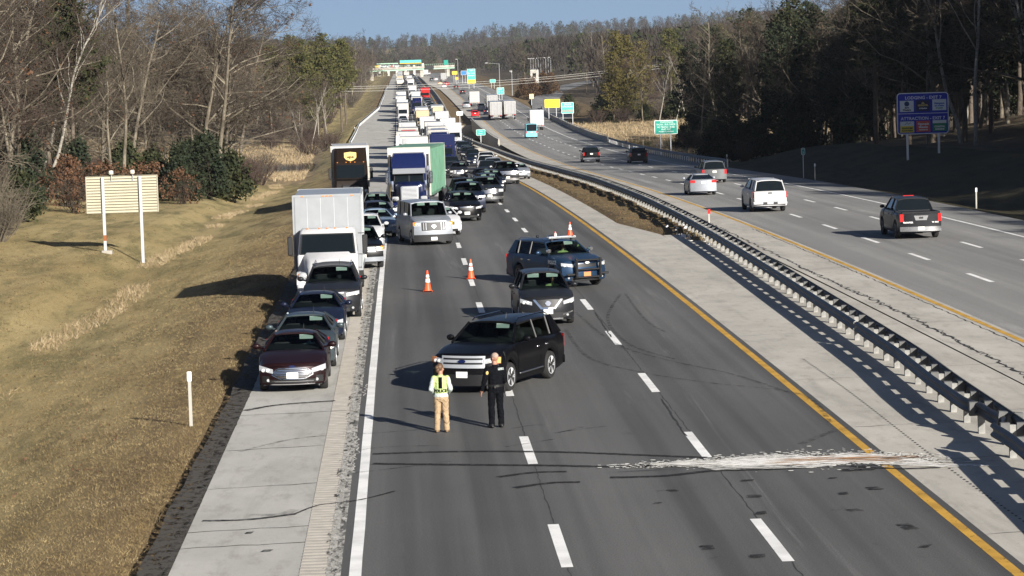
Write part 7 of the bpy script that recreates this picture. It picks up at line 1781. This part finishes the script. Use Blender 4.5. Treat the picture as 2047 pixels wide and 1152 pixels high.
# ------------------------------------------------------------------ grass tufts, reeds, leaves
def tufts(name, P_, h0, h1, m, seed, blades=5, wd=.012, lean=.5):
    q = np.random.default_rng(seed); n = len(P_)*blades; B = np.repeat(P_, blades, 0)+np.stack([q.normal(0, .05, n), q.normal(0, .05, n), np.zeros(n)], -1)
    a = q.uniform(0, 6.283, n); h = q.uniform(h0, h1, n); s = np.stack([np.cos(a), np.sin(a), 0*a], -1)*wd; d = np.stack([q.normal(0, lean, n), q.normal(0, lean, n), np.ones(n)], -1)*h[:, None]
    co = np.stack([B-s, B+s, B+d], 1).reshape(-1, 3); me = bpy.data.meshes.new(name); me.vertices.add(len(co)); me.vertices.foreach_set('co', co.ravel())
    me.loops.add(len(co)); me.loops.foreach_set('vertex_index', np.arange(len(co))); me.polygons.add(n); me.polygons.foreach_set('loop_start', np.arange(0, len(co), 3)); me.materials.append(m); me.update(calc_edges=True)
    o = bpy.data.objects.new(name, me); COL.objects.link(o); return tag(o, kind='stuff')
q_ = np.random.default_rng(17)
def pts(n, fx, y0, y1, pw=1.0):
    y = y0+(y1-y0)*q_.random(n)**pw; x = fx(y, q_.random(n)); return np.stack([x, y, ground(x, y)-.01], -1)
M['tuft'] = leafmat('dry_grass_blades', (.19,.138,.058), (.34,.265,.135), .35); M['tuft_g'] = leafmat('brown_grass_blades', (.11,.078,.036), (.20,.145,.07), .3); M['reed'] = leafmat('pale_reeds', (.27,.20,.115), (.44,.345,.215), .4)
tufts('dry_grass', pts(80000, lambda y, u: -5.0-u**.9*(.147*y+1), 44, 165, 1.1), .02, .065, M['tuft'], 1, 4, .006, .8)
tufts('green_grass', pts(34000, lambda y, u: -4.9-u**1.3*(.147*y+1), 44, 150, 1.2), .02, .065, M['tuft_g'], 2, 4, .006, .8)
M['weed'] = leafmat('dead_weeds', (.075,.055,.03), (.15,.105,.055), .5)
tufts('dead_weeds', (lambda p: p[(np.sin(p[:, 0]*1.1+p[:, 1]*.35)+np.sin(p[:, 1]*.8-p[:, 0]*.5) > .7)])(pts(9000, lambda y, u: -5.0-u**1.2*(.147*y), 44, 150, 1.2)), .05, .15, M['weed'], 9, 6, .007, .8)
tufts('ditch_reeds', (lambda p: p[(np.sin(p[:, 1]*.13)+np.sin(p[:, 1]*.31+1) > -.2)])(pts(2600, lambda y, u: edgeL(y)-8.35+np.sin(y*.12)*.5+(u-.5)*1.3, 60, 300)), .10, .32, M['reed'], 3, 5, .012, .8)
tufts('marsh_reeds', pts(5000, lambda y, u: edgeL(y)-6-u*26, 318, 520), .3, .8, M['reed'], 4, 4, .03, .5)
tufts('marsh_reeds', pts(6000, lambda y, u: 37+u*36, 380, 600), .3, .8, M['reed'], 5, 4, .03, .5)
tufts('median_grass', pts(6000, lambda y, u: medL(y)+.2+u*(medR(y)-medL(y)-.6), 138, 320), .03, .09, M['tuft_g'], 6, 4, .012, .7)
tufts('median_grass', pts(700, lambda y, u: np.interp(y, [70, 140], [13.1, 14.9])+(u-.6)*1.1, 82, 140), .05, .25, M['tuft'], 7, 5, .014)
def litter(name, P_, s, m, seed):
    R_ = random.Random(seed); b = MB()
    for p in P_: leaf_quad(b, Vector(p)+Vector((0, 0, .03)), s, R_)
    return tag(b.build(name, m), kind='stuff')
litter('fallen_leaves', pts(260, lambda y, u: medL(y)+.3+u*(medR(y)-medL(y)-.8), 140, 320), .07, M['leaf_brown'], 1)
litter('fallen_leaves', pts(1500, lambda y, u: -7-u*(.147*y-2), 60, 215), .035, M['leaf_brown'], 2)
litter('fallen_leaves', pts(1500, lambda y, u: 13.4+u*2.6, 74, 80), .03, M['tuft'], 3)
litter('median_debris', pts(160, lambda y, u: np.interp(y, [90, 145], [13.2, 14.5])+(u-.5)*1.2, 92, 146), .10, M['collar'], 4)

# ------------------------------------------------------------------ air
def haze():
    m = bpy.data.materials.new('haze'); m.use_nodes = True; t = m.node_tree; t.nodes.remove(t.nodes['Principled BSDF'])
    v = t.nodes.new('ShaderNodeVolumePrincipled'); v.inputs['Color'].default_value = (.80,.88,1.0,1); v.inputs['Density'].default_value = 5.5e-5; v.inputs['Anisotropy'].default_value = .2
    t.links.new(v.outputs[0], t.nodes['Material Output'].inputs['Volume'])
    b = MB(); b.box(-2600, 2800, -700, 6400, -20, 150); tag(b.build('haze', m), kind='stuff')
haze()
